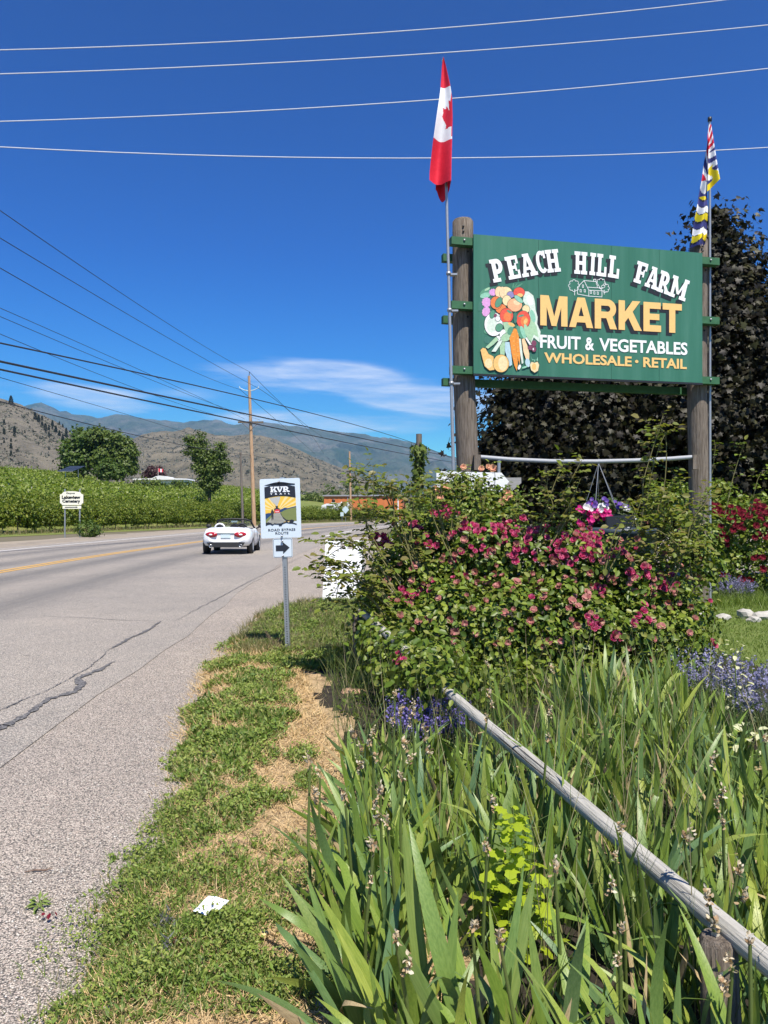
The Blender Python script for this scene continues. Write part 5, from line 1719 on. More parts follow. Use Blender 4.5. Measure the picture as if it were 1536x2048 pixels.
kshape([(195, 1210), (195, 1140), (260, 1125), (330, 1150), (370, 1180), (400, 1150), (470, 1165), (560, 1165), (640, 1140), (700, 1115), (760, 1150), (780, 1090), (830, 1075), (890, 1105), (850, 1150), (945, 1180), (945, 1205), (850, 1175), (770, 1170), (730, 1160), (690, 1150), (600, 1180), (575, 1225), (515, 1225), (510, 1190), (400, 1180), (360, 1210), (310, 1180), (250, 1185)], 'k')
kshape([(182, 240)] + arc_(182, 928, 240, 75) + [(928, 215), (928, 230)] + arc_(182, 928, 236, 60)[::-1], 'k')
kshape([(185, 290)] + arc_(185, 925, 280, 52) + [(935, 540)] + arc_(187, 932, 552, 52)[::-1], 'k')
fpr = lambda mb_, polys, f: [mb_.poly([(q[0], -.0046 - (kl[0] + 2 + i * .3) * .0001, q[1]) for q in (kp(f(p)) for p in pg)], kn.index('w')) for i, pg in enumerate(polys)]
for ch, u0, u1 in (('K', 325, 490), ('V', 470, 640), ('R', 625, 800)):
    w_, polys = SLAB[ch]
    fpr(pr, polys, lambda p: (u0 + (u1 - u0) * p[0] / w_, 408 - 135 * p[1]))
pr.build('printed_picture', mk, fc, fix=False)
for body, x0_, x1_, y0_, y1_, mt, bo, sp in (('T R A I L', 325, 800, 468, 432, mk[kn.index('w')], .06, 1.6), ('ROAD BYPASS', 250, 905, 1350, 1286, mk[0], .018, 1.10), ('ROUTE', 420, 735, 1428, 1370, mk[0], .018, 1.10)):
    a = kp((x0_, y0_)); c = kp((x1_, y1_))
    put_text(fc, 'lettering', body, (a[0], a[1], c[0], c[1]), mt, bo, -.0125 if mt is not mk[0] else -.006, sp)
mb = MB(); mb.poly([(q[0], -.006, q[1]) for q in (kp(p) for p in ((420, 1690), (590, 1685), (590, 1610), (755, 1750), (595, 1900), (595, 1830), (422, 1830)))]); mb.build('arrow', mk[0], tb_, fix=False)
mb = MB()
o_ = [kp(p) for p in rrect(364, 1535, 812, 1975, 34)]; i_ = [kp(p) for p in rrect(371, 1542, 805, 1968, 30)]
mb.add([(q[0], -.0055, q[1]) for q in o_ + i_], [(k_, (k_ + 1) % len(o_), len(o_) + (k_ + 1) % len(o_), len(o_) + k_) for k_ in range(len(o_))]); mb.build('border_line', mk[0], tb_, fix=False)
for (x, y), par in (((545, 150), fc), ((580, 1462), fc), ((582, 1590), tb_), ((592, 1940), tb_)):
    q = kp((x, y))
    mb = MB(); mb.lathe([(0, .012), (.009, .010), (.012, 0)], 10, M=Matrix.Translation((q[0], -.013, q[1])) @ Matrix.Rotation(R(90), 4, 'X')); mb.build('bolt', m_chrome, par)

# ------------------------------------------------------------------ sandwich board
b = G(689, 1203); b.z = 0.0
sb = thing('sandwich_board', 'blank white plastic A frame board half hidden by rose stems', 'sandwich board', b, R(-7))
m_plast = flat('white_plastic', (.80, .80, .80), .45)
for s_ in (-1, 1):
    M_ = Matrix.Translation((0, s_ * .30, 0)) @ Matrix.Rotation(R(s_ * 15), 4, 'X')
    mb = MB()
    w2 = .315
    mb.box((-w2, -.015, .03), (w2, .015, .90), M=M_)
    mb.box((-w2, -.015, .90), (-.10, .015, 1.06), M=M_); mb.box((.16, -.015, .90), (w2 - .02, .015, 1.06), M=M_)
    pn = mb.build('panel', m_plast, sb)
    mb = MB(); mb.box((-.10, -.012, .905), (-.06, .012, 1.02), M=M_); mb.box((.02, -.012, .905), (.06, .012, 1.02), M=M_); mb.box((-.10, -.012, 1.021), (.06, .012, 1.06), M=M_)
    mb.build('handle', m_plast, pn)
    mb = MB(); mb.box((-w2 - .004, -.02, .0), (-w2 + .03, .02, .03), M=M_); mb.box((w2 - .03, -.02, 0), (w2 + .004, .02, .03), M=M_); mb.build('foot', m_tub, pn)

# ------------------------------------------------------------------ log rail fence
m_log = nmat('silver_grey_log', [(.25, (.16, .15, .13)), (.42, (.36, .345, .30)), (.6, (.47, .45, .40)), (.75, (.30, .285, .25))], 9, (9, 9, .35), rough=.9, bump=1.0, bscale=14, bdist=.008, detail=9)
m_logc = flat('log_crack', (.02, .017, .014), .9)


def log_between(parent, a, b_, r0, r1, seed):
    a, b_ = Vector(a), Vector(b_)
    L = (b_ - a).length
    random.seed(seed)
    mb = MB()
    n = 16
    path, rad = [], []
    for i in range(n):
        z = L * i / (n - 1)
        path.append((.012 * noise.noise(Vector((z * .9, seed, 0))), .012 * noise.noise(Vector((z * .9, 9, seed))), z)); rad.append((r0 + (r1 - r0) * i / (n - 1)) * (1 + .05 * noise.noise(Vector((z * 4, 3, seed)))))
    mb.tube(path, rad, 16, wob=.015)
    q = (b_ - a).to_track_quat('Z', 'Y')
    mw = Matrix.Translation(a) @ q.to_matrix().to_4x4()
    o = mb.build('rail', m_log, parent, mw)
    mb = MB()
    for k_ in range(9):      # drying cracks as thin dark slivers let into the surface
        z0 = random.uniform(0, L * .75); l = random.uniform(.25, .9) * L * .4; an = random.uniform(0, 6.28)
        vs = []
        for j in range(9):
            z = z0 + l * j / 8; rr = np.interp(z, [0, L], [r0, r1]) * 1.012
            a_ = an + .12 * noise.noise(Vector((z * 5, k_, seed))); w = .0022 / rr * math.sin(math.pi * (j + .1) / 8.2) * 1.0
            vs += [(rr * math.cos(a_ - w) , rr * math.sin(a_ - w), z), (rr * math.cos(a_ + w), rr * math.sin(a_ + w), z)]
        mb.add(vs, [(2 * j, 2 * j + 1, 2 * j + 3, 2 * j + 2) for j in range(8)])
    mb.build('drying_crack', m_logc, o, fix=False)
    return o


fn = thing('log_fence', 'low grey log rail fence running through the irises and roses', 'fence', (0, 0, 0))
A_ = P(1640, 2010, 1.74); B_ = P(893, 1383, 4.63)
log_between(fn, A_, B_, .031, .030, 3)
C_ = P(722, 1222, 6.98); D_ = P(885, 1376, 4.85)
log_between(fn, D_ + Vector((0, 0, .02)), C_, .034, .031, 8)


def fpost(x, y, h, r_, seed):
    random.seed(seed)
    mb = MB()
    zb = float(vz(x, y)) - .2
    mb.tube([(x, y, zb), (x + .01, y, zb + h * .5), (x, y, zb + h), (x, y, zb + h + .012)], [r_, r_ * .98, r_ * .95, r_ * .8], 14, wob=.06)
    return mb.build('post', m_post, fn)


q = P(1452, 1872, 1.98); fpost(q.x, q.y + .05, q.z + .10, .050, 4)
q = P(872, 1400, 4.74); fpost(q.x, q.y + .06, q.z + .26, .055, 5)
q = G(718, 1352); fpost(q.x, q.y, .72, .062, 6)
# ------------------------------------------------------------------ dark maples behind the sign
m_maple = lmat('crimson_maple_leaves', [(.012, .010, .007), (.018, .015, .009), (.016, .018, .008), (.028, .024, .011), (.046, .046, .014)], .12, .5, spec=.22)
Ym = 17.5


def maple(label, u0, bl, n, Y, seed, h):
    b = P(u0, 1024, Y); b.z = 0
    sp = []
    for q in bl:
        p = P(q[0], q[1], Y) - b
        sp.append((p.x, p.y + (q[3] if len(q) > 3 else 0), p.z, q[2] * Y / F))
    tree('dark_maple', label, b, sp, n, .125, m_maple, h, .2, [(1.6, 1.0, .2, 1.8), (1.8, -1.0, .3, 1.7), (2.2, .3, -.9, 1.6)], seed, (30, .36), 'dark maples behind the sign', tmpl=MAPLE, wide=1.0, shell=.36, inside=.5, core=n // 6)


random.seed(2)
LB = [(1170, 860, 140), (1060, 850, 90), (1010, 900, 60), (1110, 760, 95), (1200, 720, 110), (1290, 800, 120), (1250, 930, 110), (1100, 950, 95), (1350, 900, 100), (1000, 960, 55), (1380, 780, 90), (1180, 980, 100), (1300, 1000, 90), (1030, 800, 45)]
maple('broad dark purple maple filling the space below the green sign board', 1190, LB, 42000, Ym, 31, 4.6)
RB = [(1432, 470, 22), (1440, 520, 38), (1445, 580, 58), (1430, 640, 78), (1455, 720, 92), (1400, 700, 60), (1490, 820, 95), (1430, 860, 100), (1460, 950, 90), (1380, 830, 70), (1478, 560, 26), (1500, 640, 36), (1430, 440, 12)]
maple('tall pointed dark maple rising behind the patterned flag', 1440, RB, 34000, 16.5, 32, 6.5)
QB = [(1560, 650, 48), (1585, 740, 80), (1545, 760, 45), (1560, 860, 95), (1600, 960, 120), (1620, 640, 70), (1700, 800, 130)]
maple('dark maple cut by the right edge of the picture, its crown lower than its neighbour', 1600, QB, 18000, 16.0, 33, 4.5)

# ------------------------------------------------------------------ rose bushes
m_rleaf = lmat('rose_leaves', [(.055, .10, .011), (.095, .15, .016), (.145, .20, .022), (.20, .245, .03), (.075, .12, .015), (.22, .23, .05), (.05, .09, .012), (.12, .17, .02)], .16, .42, spec=.28)
m_rleaf2 = lmat('young_rose_leaves', [(.11, .155, .022), (.165, .20, .03), (.18, .15, .05), (.125, .175, .028)], .32, .42, spec=.28)
m_cane = nmat('rose_cane', [(.3, (.11, .12, .035)), (.7, (.20, .17, .07))], 10, rough=.6)
m_rose = lmat('crimson_petals', [(.32, .012, .065), (.46, .03, .12), (.58, .12, .23), (.24, .01, .045)], .22, .5, tcol=.9)
m_rose2 = lmat('faded_petals', [(.42, .12, .13), (.46, .20, .17), (.34, .10, .10), (.40, .25, .16)], .22, .6, tcol=.9)
m_rosed = lmat('deep_red_petals', [(.15, .006, .018), (.22, .012, .03), (.11, .005, .012), (.30, .035, .06)], .2, .5, tcol=.9)
m_apri = lmat('apricot_petals', [(.66, .30, .16), (.72, .42, .26), (.62, .25, .18)], .25, .5, tcol=.9)
rose_me = [bloom_mesh('rose_bloom', m_rose, .036, 6, .55, 3), bloom_mesh('rose_bloom', m_rose, .034, 5, .8, 3)]
fade_me = [bloom_mesh('faded_bloom', m_rose2, .030, 5, .2, 2), bloom_mesh('faded_bloom', m_rose2, .024, 5, 1.0, 2)]
deep_me = [bloom_mesh('rose_bloom', m_rosed, .045, 6, .6, 3)]
apri_me = [bloom_mesh('rose_bloom', m_apri, .040, 5, .4, 2)]


def wblobs(lst):
    """(u,v,rpx,Y) -> world spheres"""
    out = []
    for u, v, r_, Y in lst:
        p = P(u, v, Y); out.append((p.x, p.y, p.z, r_ * Y / F))
    return out


def ray_hit(u, v, blobs, fallback):
    d = Vector(((u - 768) / F, 1, -(v - 1024) / F)); dn = d.normalized()
    o = Vector((0, 0, CAM_H)); best = None
    for x, y, z, r_ in blobs:
        c = Vector((x, y, z)) - o
        tca = c.dot(dn); d2 = c.length_squared - tca * tca
        if d2 < r_ * r_:
            t_ = tca - math.sqrt(r_ * r_ - d2)
            if best is None or t_ < best[0]: best = (t_, (o + dn * t_ - Vector((x, y, z))) / r_)
    if best is None:
        return o + d * fallback, Vector((0, -1, .3))
    return o + dn * best[0], best[1]


def rose_bush(label, base, blobs, n, seed, size=.062, mat=None, stems=24):
    t = thing('rose_bush', label, 'rose bush', base)
    r = np.random.default_rng(seed)
    b = np.array(base)
    lb = [(x - b[0], y - b[1], z - b[2], r_) for x, y, z, r_ in blobs]
    p, d = blob_pts(lb, n, .24, seed, 1, (17, .085), .6)
    nn = len(p)
    p[:, 2] = np.maximum(p[:, 2], .02)
    me = leaves('foliage', p, d + .55 * r.normal(size=(nn, 3)) + np.array([0, -.1, .45]), size * r.uniform(.55, 1.25, nn), ROSE, mat or m_rleaf, 1.05)
    o = link('foliage', me, t); o['kind'] = 'stuff'
    random.seed(seed)
    mb = MB()
    for i in range(stems):
        x, y, z, r_ = random.choice(lb)
        e = Vector((x, y, z)) + Vector((random.uniform(-1, 1), random.uniform(-1, 1), random.uniform(-.2, .9))) * r_ * .9
        s = Vector((x * .6 + random.uniform(-.2, .2), random.uniform(-.1, .35), 0))
        mb.tube([s, s.lerp(e, .5) + Vector((0, 0, .15)), e], [.011, .008, .004], 5)
    mb.build('stems', m_cane, t)['kind'] = 'stuff'
    return t


def cane(parent, pts, Y, w=.007, leaf=.06, n=60, seed=0, mat=None, spread=.05, young=True):
    """long arching shoot through (u,v[,dY]) points, leaves along it"""
    b = Vector(parent.location)
    q = [P(p[0], p[1], Y + (p[2] if len(p) > 2 else 0)) - b for p in pts]
    fine = []
    for i in range(len(q) - 1):
        p0, p1, p2, p3 = q[max(i - 1, 0)], q[i], q[i + 1], q[min(i + 2, len(q) - 1)]
        for s in np.linspace(0, 1, 7)[:-1]:
            fine.append(.5 * ((2 * p1) + (p2 - p0) * s + (2 * p0 - 5 * p1 + 4 * p2 - p3) * s * s + (3 * p1 - p0 - 3 * p2 + p3) * s ** 3))
    fine.append(q[-1])
    MB().tube(fine, [w * (1 - .65 * i / len(fine)) for i in range(len(fine))], 6).build('cane', m_cane, parent)
    r = np.random.default_rng(seed)
    ff = np.array([tuple(x) for x in fine])
    sp = np.linspace(.12, 1, n // 5)
    PP, AX, SZ, NO = [], [], [], []
    for s in sp:     # pinnate leaf: five leaflets on a stalk
        f = s * (len(ff) - 1); i = min(int(f), len(ff) - 2)
        c = ff[i] * (1 - (f - i)) + ff[i + 1] * (f - i)
        out = r.normal(size=3); out[2] = abs(out[2]) * .5 - .1; out = out / np.linalg.norm(out)
        side = np.cross(out, [0, 0, 1]); side /= np.linalg.norm(side)
        L = leaf * r.uniform(.7, 1.15)
        st = c + out * L * .8
        for (k_, sd, dd) in ((0.2, 1, .55), (.2, -1, .55), (.75, 1, .75), (.75, -1, .75), (1.15, 0, 1)):
            PP.append(c + out * L * k_ * 1.5); AX.append(out * (.55 if sd else 1) + side * sd * .9 + np.array([0, 0, -.25])); SZ.append(L * dd); NO.append(np.array([0, -.25, 1]) + .35 * r.normal(size=3))
    me = leaves('cane_foliage', np.array(PP), np.array(NO), np.array(SZ), ROSE, mat or m_rleaf2, 1.15, axis=np.array(AX))
    o = link('cane_foliage', me, parent); o['kind'] = 'stuff'


MAIN = wblobs([(800, 1170, 85, 7.3), (770, 1240, 55, 7.0), (860, 1120, 85, 7.6), (950, 1120, 90, 7.6), (1050, 1130, 85, 7.5), (1150, 1135, 80, 7.4), (1230, 1165, 85, 7.5), (1310, 1190, 75, 7.6), (1370, 1240, 55, 7.6),
               (820, 1280, 85, 6.8), (910, 1260, 105, 6.9), (1020, 1270, 110, 6.9), (1130, 1270, 110, 6.9), (1240, 1280, 95, 7.0), (1330, 1290, 75, 7.2), (860, 1340, 65, 6.6), (960, 1340, 70, 6.6), (1080, 1350, 60, 6.6), (1180, 1350, 55, 6.7), (1280, 1340, 50, 6.9), (900, 1060, 50, 7.9), (830, 1070, 45, 7.8), (1000, 1065, 45, 7.8), (1390, 1310, 40, 7.2), (770, 1270, 50, 6.3), (800, 1320, 60, 5.8), (850, 1340, 62, 5.5), (900, 1355, 45, 5.4), (815, 1380, 35, 5.5), (862, 1338, 46, 4.9), (890, 1368, 26, 4.62), (835, 1352, 40, 5.0), (1400, 1130, 42, 8.3), (1398, 1065, 30, 8.5), (1372, 1100, 40, 8.2), (950, 1385, 46, 5.7), (1030, 1378, 46, 5.9), (1110, 1380, 40, 6.0)])
rb = rose_bush('largest rose bush, crimson and faded blooms, sprawling over the log fence', (1.2, 7.2, 0.03), MAIN, 42000, 51)
LA = .072
for i, (pts, Y, n) in enumerate((
        ([(850, 1150), (800, 1050), (765, 985), (725, 945), (700, 938)], 7.0, 65), ([(830, 1120), (790, 1040), (770, 980), (775, 950)], 7.0, 50), ([(800, 1160), (745, 1075), (720, 1010), (712, 965)], 6.9, 55),
        ([(790, 1180), (735, 1100), (700, 1080), (665, 1080), (640, 1088)], 6.7, 55), ([(780, 1200), (720, 1150), (680, 1125), (650, 1128), (632, 1140)], 6.6, 60), ([(770, 1190), (730, 1150), (690, 1150), (655, 1170)], 6.6, 40),
        ([(860, 1150), (815, 1060), (810, 1000), (825, 965)], 7.1, 45), ([(770, 1230), (735, 1190), (700, 1185), (675, 1200)], 6.6, 30), ([(905, 1120), (880, 1030), (870, 990), (868, 965)], 7.2, 40),
        ([(930, 1120), (918, 1040), (905, 985), (902, 950)], 7.3, 45), ([(960, 1080), (965, 1010), (955, 965)], 7.6, 40),
        ([(1075, 1090), (1095, 1010), (1112, 960), (1128, 925)], 7.2, 55), ([(1100, 1090), (1130, 1030), (1150, 985), (1160, 960)], 7.2, 35),
        ([(1215, 1130), (1245, 1060), (1270, 1030), (1262, 1005)], 7.0, 30), ([(1260, 1130), (1290, 1030), (1300, 960), (1320, 890), (1335, 862)], 7.3, 75), ([(1300, 1130), (1325, 1060), (1330, 1000), (1350, 960)], 7.4, 65), ([(1330, 1160), (1370, 1090), (1385, 1040), (1420, 995)], 7.5, 65), ([(1340, 1170), (1350, 1110), (1320, 1060), (1290, 1030)], 7.3, 55),
        ([(1390, 1180), (1395, 1090), (1400, 1020), (1412, 980)], 8.0, 60), ([(1240, 1120), (1295, 1090), (1340, 1085), (1375, 1095)], 7.2, 50), ([(1000, 1090), (1025, 1040), (1040, 1000)], 7.6, 30))):
    for j in range(3):
      jit = lambda k_, s_: (0 if j == 0 else random.uniform(-1, 1) * s_ * k_ * (.45 if pts[-1][0] < 700 else 1))
      pts_j = [(p[0] + jit(q_ / 3 + .25, 30), p[1] + jit(q_ / 3 + .25, 26) + (8 * j if j else 0)) for q_, p in enumerate(pts)]
      cane(rb, pts_j, Y + jit(1, .15), .0075, LA * random.uniform(.9, 1.15) , int(n * 1.4), 200 + i * 3 + j)
random.seed(21)
ROSES = [(1110, 1085, 16, 42, 26), (1185, 1080, 13, 30, 20), (1160, 1098, 7, 40, 15), (885, 1028, 9, 26, 12), (835, 1058, 7, 18, 10), (762, 1090, 9, 22, 16), (748, 1075, 4, 10, 8), (1000, 1058, 10, 40, 16), (925, 1062, 9, 38, 16), (1050, 1062, 9, 38, 14), (1240, 1108, 7, 26, 14), (1199, 1168, 6, 10, 18), (1325, 1178, 6, 12, 16),
         (1180, 1245, 5, 14, 12), (815, 1187, 6, 18, 12), (1232, 1275, 5, 8, 16), (805, 1325, 3, 6, 10), (1418, 1205, 3, 6, 16), (1270, 1150, 6, 30, 14), (1348, 1168, 3, 10, 14), (1040, 1110, 6, 60, 14), (950, 1098, 6, 50, 14), (1145, 1118, 8, 50, 12), (860, 1085, 5, 30, 14), (1290, 1235, 4, 40, 18), (1420, 1290, 2, 4, 8), (1060, 1190, 3, 30, 30), (900, 1180, 3, 40, 30)]
for (u, v, n_, su, sv) in ROSES:
    for i in range(int(n_ * (1.45 if v < 1125 else 1.5))):
        uu, vv = u + random.gauss(0, su * .55), v + random.gauss(0, sv * .6)
        p, nn = ray_hit(uu, vv, MAIN, 7.3)
        p = p + nn * .02 - Vector(rb.location)
        if random.random() < .12: continue
        place_bloom(random.choice(rose_me), 'rose_bloom', rb, p, nn + Vector((random.uniform(-.5, .5), -.5, random.uniform(0, .7))), random.uniform(.65, 1.25))
for i in range(190):
    uu = random.uniform(770, 1400); vv = random.triangular(1030, 1370, 1130)
    p, nn = ray_hit(uu, vv, MAIN, 7.3)
    if (p - Vector((1.6, 7.2, .8))).length > 2.4: continue
    o = place_bloom(random.choice(fade_me), 'faded_bloom', rb, p + nn * .03 - Vector(rb.location), nn + Vector((random.uniform(-.6, .6), -.4, random.uniform(-.3, .6))), random.uniform(.8, 1.4))
    o['label'] = 'faded pinkish brown bloom'

SEC = wblobs([(u, v, r_, Y + 1.5) for u, v, r_, Y in [(1420, 1060, 60, 12.5), (1480, 1060, 70, 12.3), (1540, 1060, 75, 12.2), (1450, 1130, 60, 12.4), (1520, 1130, 70, 12.0), (1400, 1110, 40, 12.6), (1600, 1090, 90, 12.2), (1500, 1165, 40, 11.9), (1390, 1010, 40, 12.6), (1430, 990, 32, 12.6), (1330, 1000, 45, 12.4)]])
rb2 = rose_bush('dark leaved rose bush with deep red blooms behind the lawn, right of the right post', (6.2, 13.8, .03), SEC, 13000, 52, .075)
for (u, v, n_, su, sv) in ((1480, 1035, 20, 50, 22), (1520, 1025, 9, 20, 14), (1430, 1020, 10, 20, 10), (1490, 1060, 9, 30, 18), (1535, 1075, 12, 10, 14), (1445, 1075, 8, 25, 10), (1440, 1150, 8, 20, 8), (1515, 1110, 6, 20, 20), (1490, 1160, 6, 30, 10)):
    for i in range(n_):
        p, nn = ray_hit(u + random.gauss(0, su * .5), v + random.gauss(0, sv * .6), SEC, 13.7)
        place_bloom(deep_me[0], 'rose_bloom', rb2, p + nn * .04 - Vector(rb2.location), nn + Vector((0, -.5, .3)), random.uniform(.9, 1.5))
for i, (pts, Y) in enumerate((([(1400, 1040), (1420, 970), (1430, 900), (1428, 880)], 12.0), ([(1450, 1030), (1465, 960), (1480, 910), (1490, 885)], 12.0), ([(1500, 1030), (1515, 960), (1530, 945)], 12.0), ([(1380, 1050), (1360, 970), (1340, 935)], 12.0))):
    cane(rb2, pts, Y, .008, .085, 60, 300 + i, m_rleaf)

THI = wblobs([(905, 1003, 28, 9.3), (950, 996, 34, 9.3), (1000, 1004, 24, 9.4), (918, 966, 12, 9.3), (960, 1020, 36, 9.3), (880, 1010, 30, 9.3), (1010, 1020, 26, 9.4), (930, 1050, 50, 9.2)])
rb3 = rose_bush('small rose bush with apricot blooms in front of the white arrow board', (1.1, 9.35, .03), THI, 6500, 53, .06, m_rleaf)
for (u, v) in ((870, 978), (876, 985), (1012, 985), (1018, 992), (1011, 998), (962, 938), (985, 938), (926, 935), (1003, 1005), (892, 975), (880, 995), (975, 935)):
    p, nn = ray_hit(u, v, THI, 9.2)
    place_bloom(apri_me[0], 'rose_bloom', rb3, p - Vector((0, .05, 0)) - Vector(rb3.location), (random.uniform(-.4, .4), -1, .4), random.uniform(.9, 1.3))
for i, (pts, Y) in enumerate((([(930, 1040), (925, 970), (930, 930)], 9.2), ([(980, 1040), (990, 960), (985, 925)], 9.2), ([(1005, 1035), (1035, 1000), (1060, 990)], 9.3))):
    cane(rb3, pts, Y, .006, .06, 40, 330 + i, m_rleaf)

# post with climbing vine
b = P(838, 1024, 16.0); b.z = 0
t = thing('vine_post', 'thin grey wooden post wrapped in a climbing vine, left of the arrow board', 'post', b)
tp_ = P(838, 868, 16.0) - b
MB().tube([(0, 0, -.2), tp_ * .5, tp_], [.07, .065, .06], 12).build('post', m_poleg, t)
r = np.random.default_rng(70)
n = 1500
z = r.uniform(.2, tp_.z - .22, n); a = r.uniform(0, 6.283, n); rad = np.abs(r.normal(.12, .10, n)) * np.interp(z, [0, 1.6, 2.4, 3.0], [2.4, 1.35, .8, .35]) * (1 + .5 * np.sin(z * 7 + 1))
p = np.column_stack([np.cos(a) * rad, np.sin(a) * rad, z])
me = leaves('climbing_foliage', p, np.column_stack([np.cos(a), np.sin(a), .4 + 0 * a]) + .4 * r.normal(size=(n, 3)), r.uniform(.06, .13, n), MAPLE, m_leaf_dk, .9)
link('climbing_foliage', me, t)['kind'] = 'stuff'

# ------------------------------------------------------------------ irises
m_iris = lobj('iris_blade', [(.15, .225, .035), (.19, .27, .045), (.13, .215, .075), (.26, .32, .05), (.115, .20, .10), (.17, .25, .045), (.31, .35, .065), (.10, .17, .06)], .17)
m_istem = lmat('iris_stalk', [(.10, .15, .035), (.14, .18, .05)], .1)
m_wilt = lmat('papery_withered_petals', [(.52, .41, .26), (.62, .53, .38), (.42, .29, .16), (.32, .19, .10), (.66, .60, .47)], .25, .8, tcol=.9)
blades = []
random.seed(33)
for k in range(14):
    L = random.uniform(.42, .64); w = random.uniform(.026, .042); bend = random.choice((0, .05, .12, .2, .35, .6)) * random.uniform(.6, 1.2); tw = random.uniform(-.5, .5)
    nseg = 9
    V, Fq = [], []
    for i in range(nseg + 1):
        s = i / nseg
        ww = w * .5 * min(1, .62 + s * .9) * (1 - max(0, (s - .50) / .50) ** 1.7)
        y = bend * L * s ** 2.2; z = L * (s - .28 * bend * s ** 3)
        if bend > .45 and s > .7: z -= (s - .7) * .5 * L
        a = tw * s
        skew = .35 * ww * max(0, s - .5)
        for e, dd in ((-1, 0), (0, .16), (1, 0)):
            V.append((e * ww * math.cos(a) + skew, y + e * ww * math.sin(a) + dd * ww, z))
    for i in range(nseg):
        for e in (0, 1): Fq.append([3 * i + e, 3 * i + e + 1, 3 * i + 4 + e, 3 * i + 3 + e])
    blades.append(np_mesh('leaf', V, np.array(Fq), [m_iris], True))
m_dryl = nmat('dried_iris_leaf', [(.3, (.26, .19, .10)), (.6, (.42, .33, .18)), (.75, (.20, .17, .08))], 30, (6, 6, 1), rough=.8)
dry_blades = []
for k in (3, 6, 9):
    d_ = blades[k].copy(); d_.materials.clear(); d_.materials.append(m_dryl); dry_blades.append(d_)
wilts = []
for k in range(4):
    r = np.random.default_rng(80 + k)
    n = 26
    p = r.normal(size=(n, 3)) * np.array([.0045, .0045, .012]); p[:, 2] += .014
    ax_ = r.normal(size=(n, 3)) * .8 + np.array([0, 0, .5])
    wilts.append(leaves('withered_flower', p, r.normal(size=(n, 3)), r.uniform(.010, .019, n), ROSE, m_wilt, 1.0, axis=ax_))


def iris(x, y, nleaf, label, group, scale=1.0, stalk=None, spread=34, plane=None):
    z = float(vz(x, y))
    t = thing('iris_plant', label, 'iris', (x, y, z), 0, group)
    pl_a = random.gauss(0, .85) if plane is None else plane
    lean = random.uniform(-6, 6) - (9 if x < float(fence_x(y)) else 0)
    for i in range(nleaf):
        f = (i - (nleaf - 1) / 2) / max(1, (nleaf - 1) / 2)
        ang_ = f * spread + random.uniform(-7, 7) + lean
        sc = scale * (1.05 - .28 * abs(f)) * random.uniform(.8, 1.15)
        mw = Matrix.Translation((f * .035 * math.cos(pl_a) + random.uniform(-.012, .012), f * .035 * math.sin(pl_a) + random.uniform(-.012, .012), -.02)) @ Matrix.Rotation(pl_a + random.uniform(-.35, .35), 4, 'Z') @ Matrix.Rotation(R(ang_), 4, 'Y') @ Matrix.Rotation(R(random.gauss(-11, 9)), 4, 'X') @ Matrix.Rotation(random.choice((0, math.pi)), 4, 'Z') @ Matrix.Scale(sc, 4)
        link('leaf', random.choice(dry_blades) if abs(f) > .6 and random.random() < .16 else random.choice(blades), t, mw)
    if stalk is not None:
        e = Vector(stalk) - Vector((x, y, z))
        mid_ = e * .55 + Vector((random.uniform(-.02, .02), random.uniform(-.02, .02), 0))
        st = MB().tube([(0, 0, 0), mid_, e], [.0062, .0055, .0042], 6).build('flower_stalk', m_istem, t)
        for q, dz in ((e, 0), (mid_.lerp(e, .62) + Vector((random.uniform(-.025, .025), -.01, 0)), 0), (mid_.lerp(e, .85) + Vector((random.uniform(-.02, .02), -.012, 0)), 0))[:random.choice((1, 1, 2, 2, 3))]:
            link('withered_flower', random.choice(wilts), st, Matrix.Translation(q) @ Matrix.Rotation(random.uniform(0, 6), 4, 'Z') @ Matrix.Rotation(random.uniform(-.5, .5), 4, 'X') @ Matrix.Scale(random.uniform(.7, 1.1), 4))
    return t


def zone(x, y):
    if y < 2.3: return 'by the near fence post'
    if y < 2.7: return 'by the lime sapling'
    if y < 3.2: return 'just beyond the lime sapling'
    if y < 3.8: return 'halfway along it'
    if y < 4.5: return 'short of the lavender'
    return 'near the rose bush'


random.seed(44)
pts_l, pts_r = [], []
tries = 0
while len(pts_l) < 150 and tries < 14000:
    tries += 1
    y = random.uniform(1.72, 4.9)
    w_ = float(np.interp(y, [1.8, 2.6, 3.4, 4.2, 5.0], [.98, .95, .74, .56, .40]))
    x = float(fence_x(y)) - .04 - random.uniform(0, w_)
    if all((x - a) ** 2 + (y - b_) ** 2 > .085 ** 2 for a, b_ in pts_l): pts_l.append((x, y))
tries = 0
while len(pts_r) < 165 and tries < 12000:
    tries += 1
    y = random.uniform(1.75, 5.9)
    x = float(fence_x(y)) + .05 + random.uniform(0, 2.2)
    if y > 4.5 and x < 1.25: continue
    if x > .53 * y + .25 or (y > 5.2 and (x < 1.0 or x > 2.3)): continue
    if 4.1 < y < 5.6 and x > 1.95: continue
    if all((x - a) ** 2 + (y - b_) ** 2 > .10 ** 2 for a, b_ in pts_r): pts_r.append((x, y))
for x, y in pts_l:
    if math.hypot(x - .27, y - 4.65) < .42: continue
    edge = x < float(fence_x(y)) - .62
    if math.hypot(x - .47, y - 2.25) < .30: continue
    iris(x, y, random.randint(6, 9), ('iris leaning out over the dry verge, ' if edge else 'iris in the stand left of the log rail, ') + zone(x, y), ('irises leaning over the verge ' if edge else 'irises left of the rail ') + zone(x, y), random.uniform(.72, .98) * float(np.interp(y, [3.2, 4.4], [1, .72])), None, 46 if edge else 26)
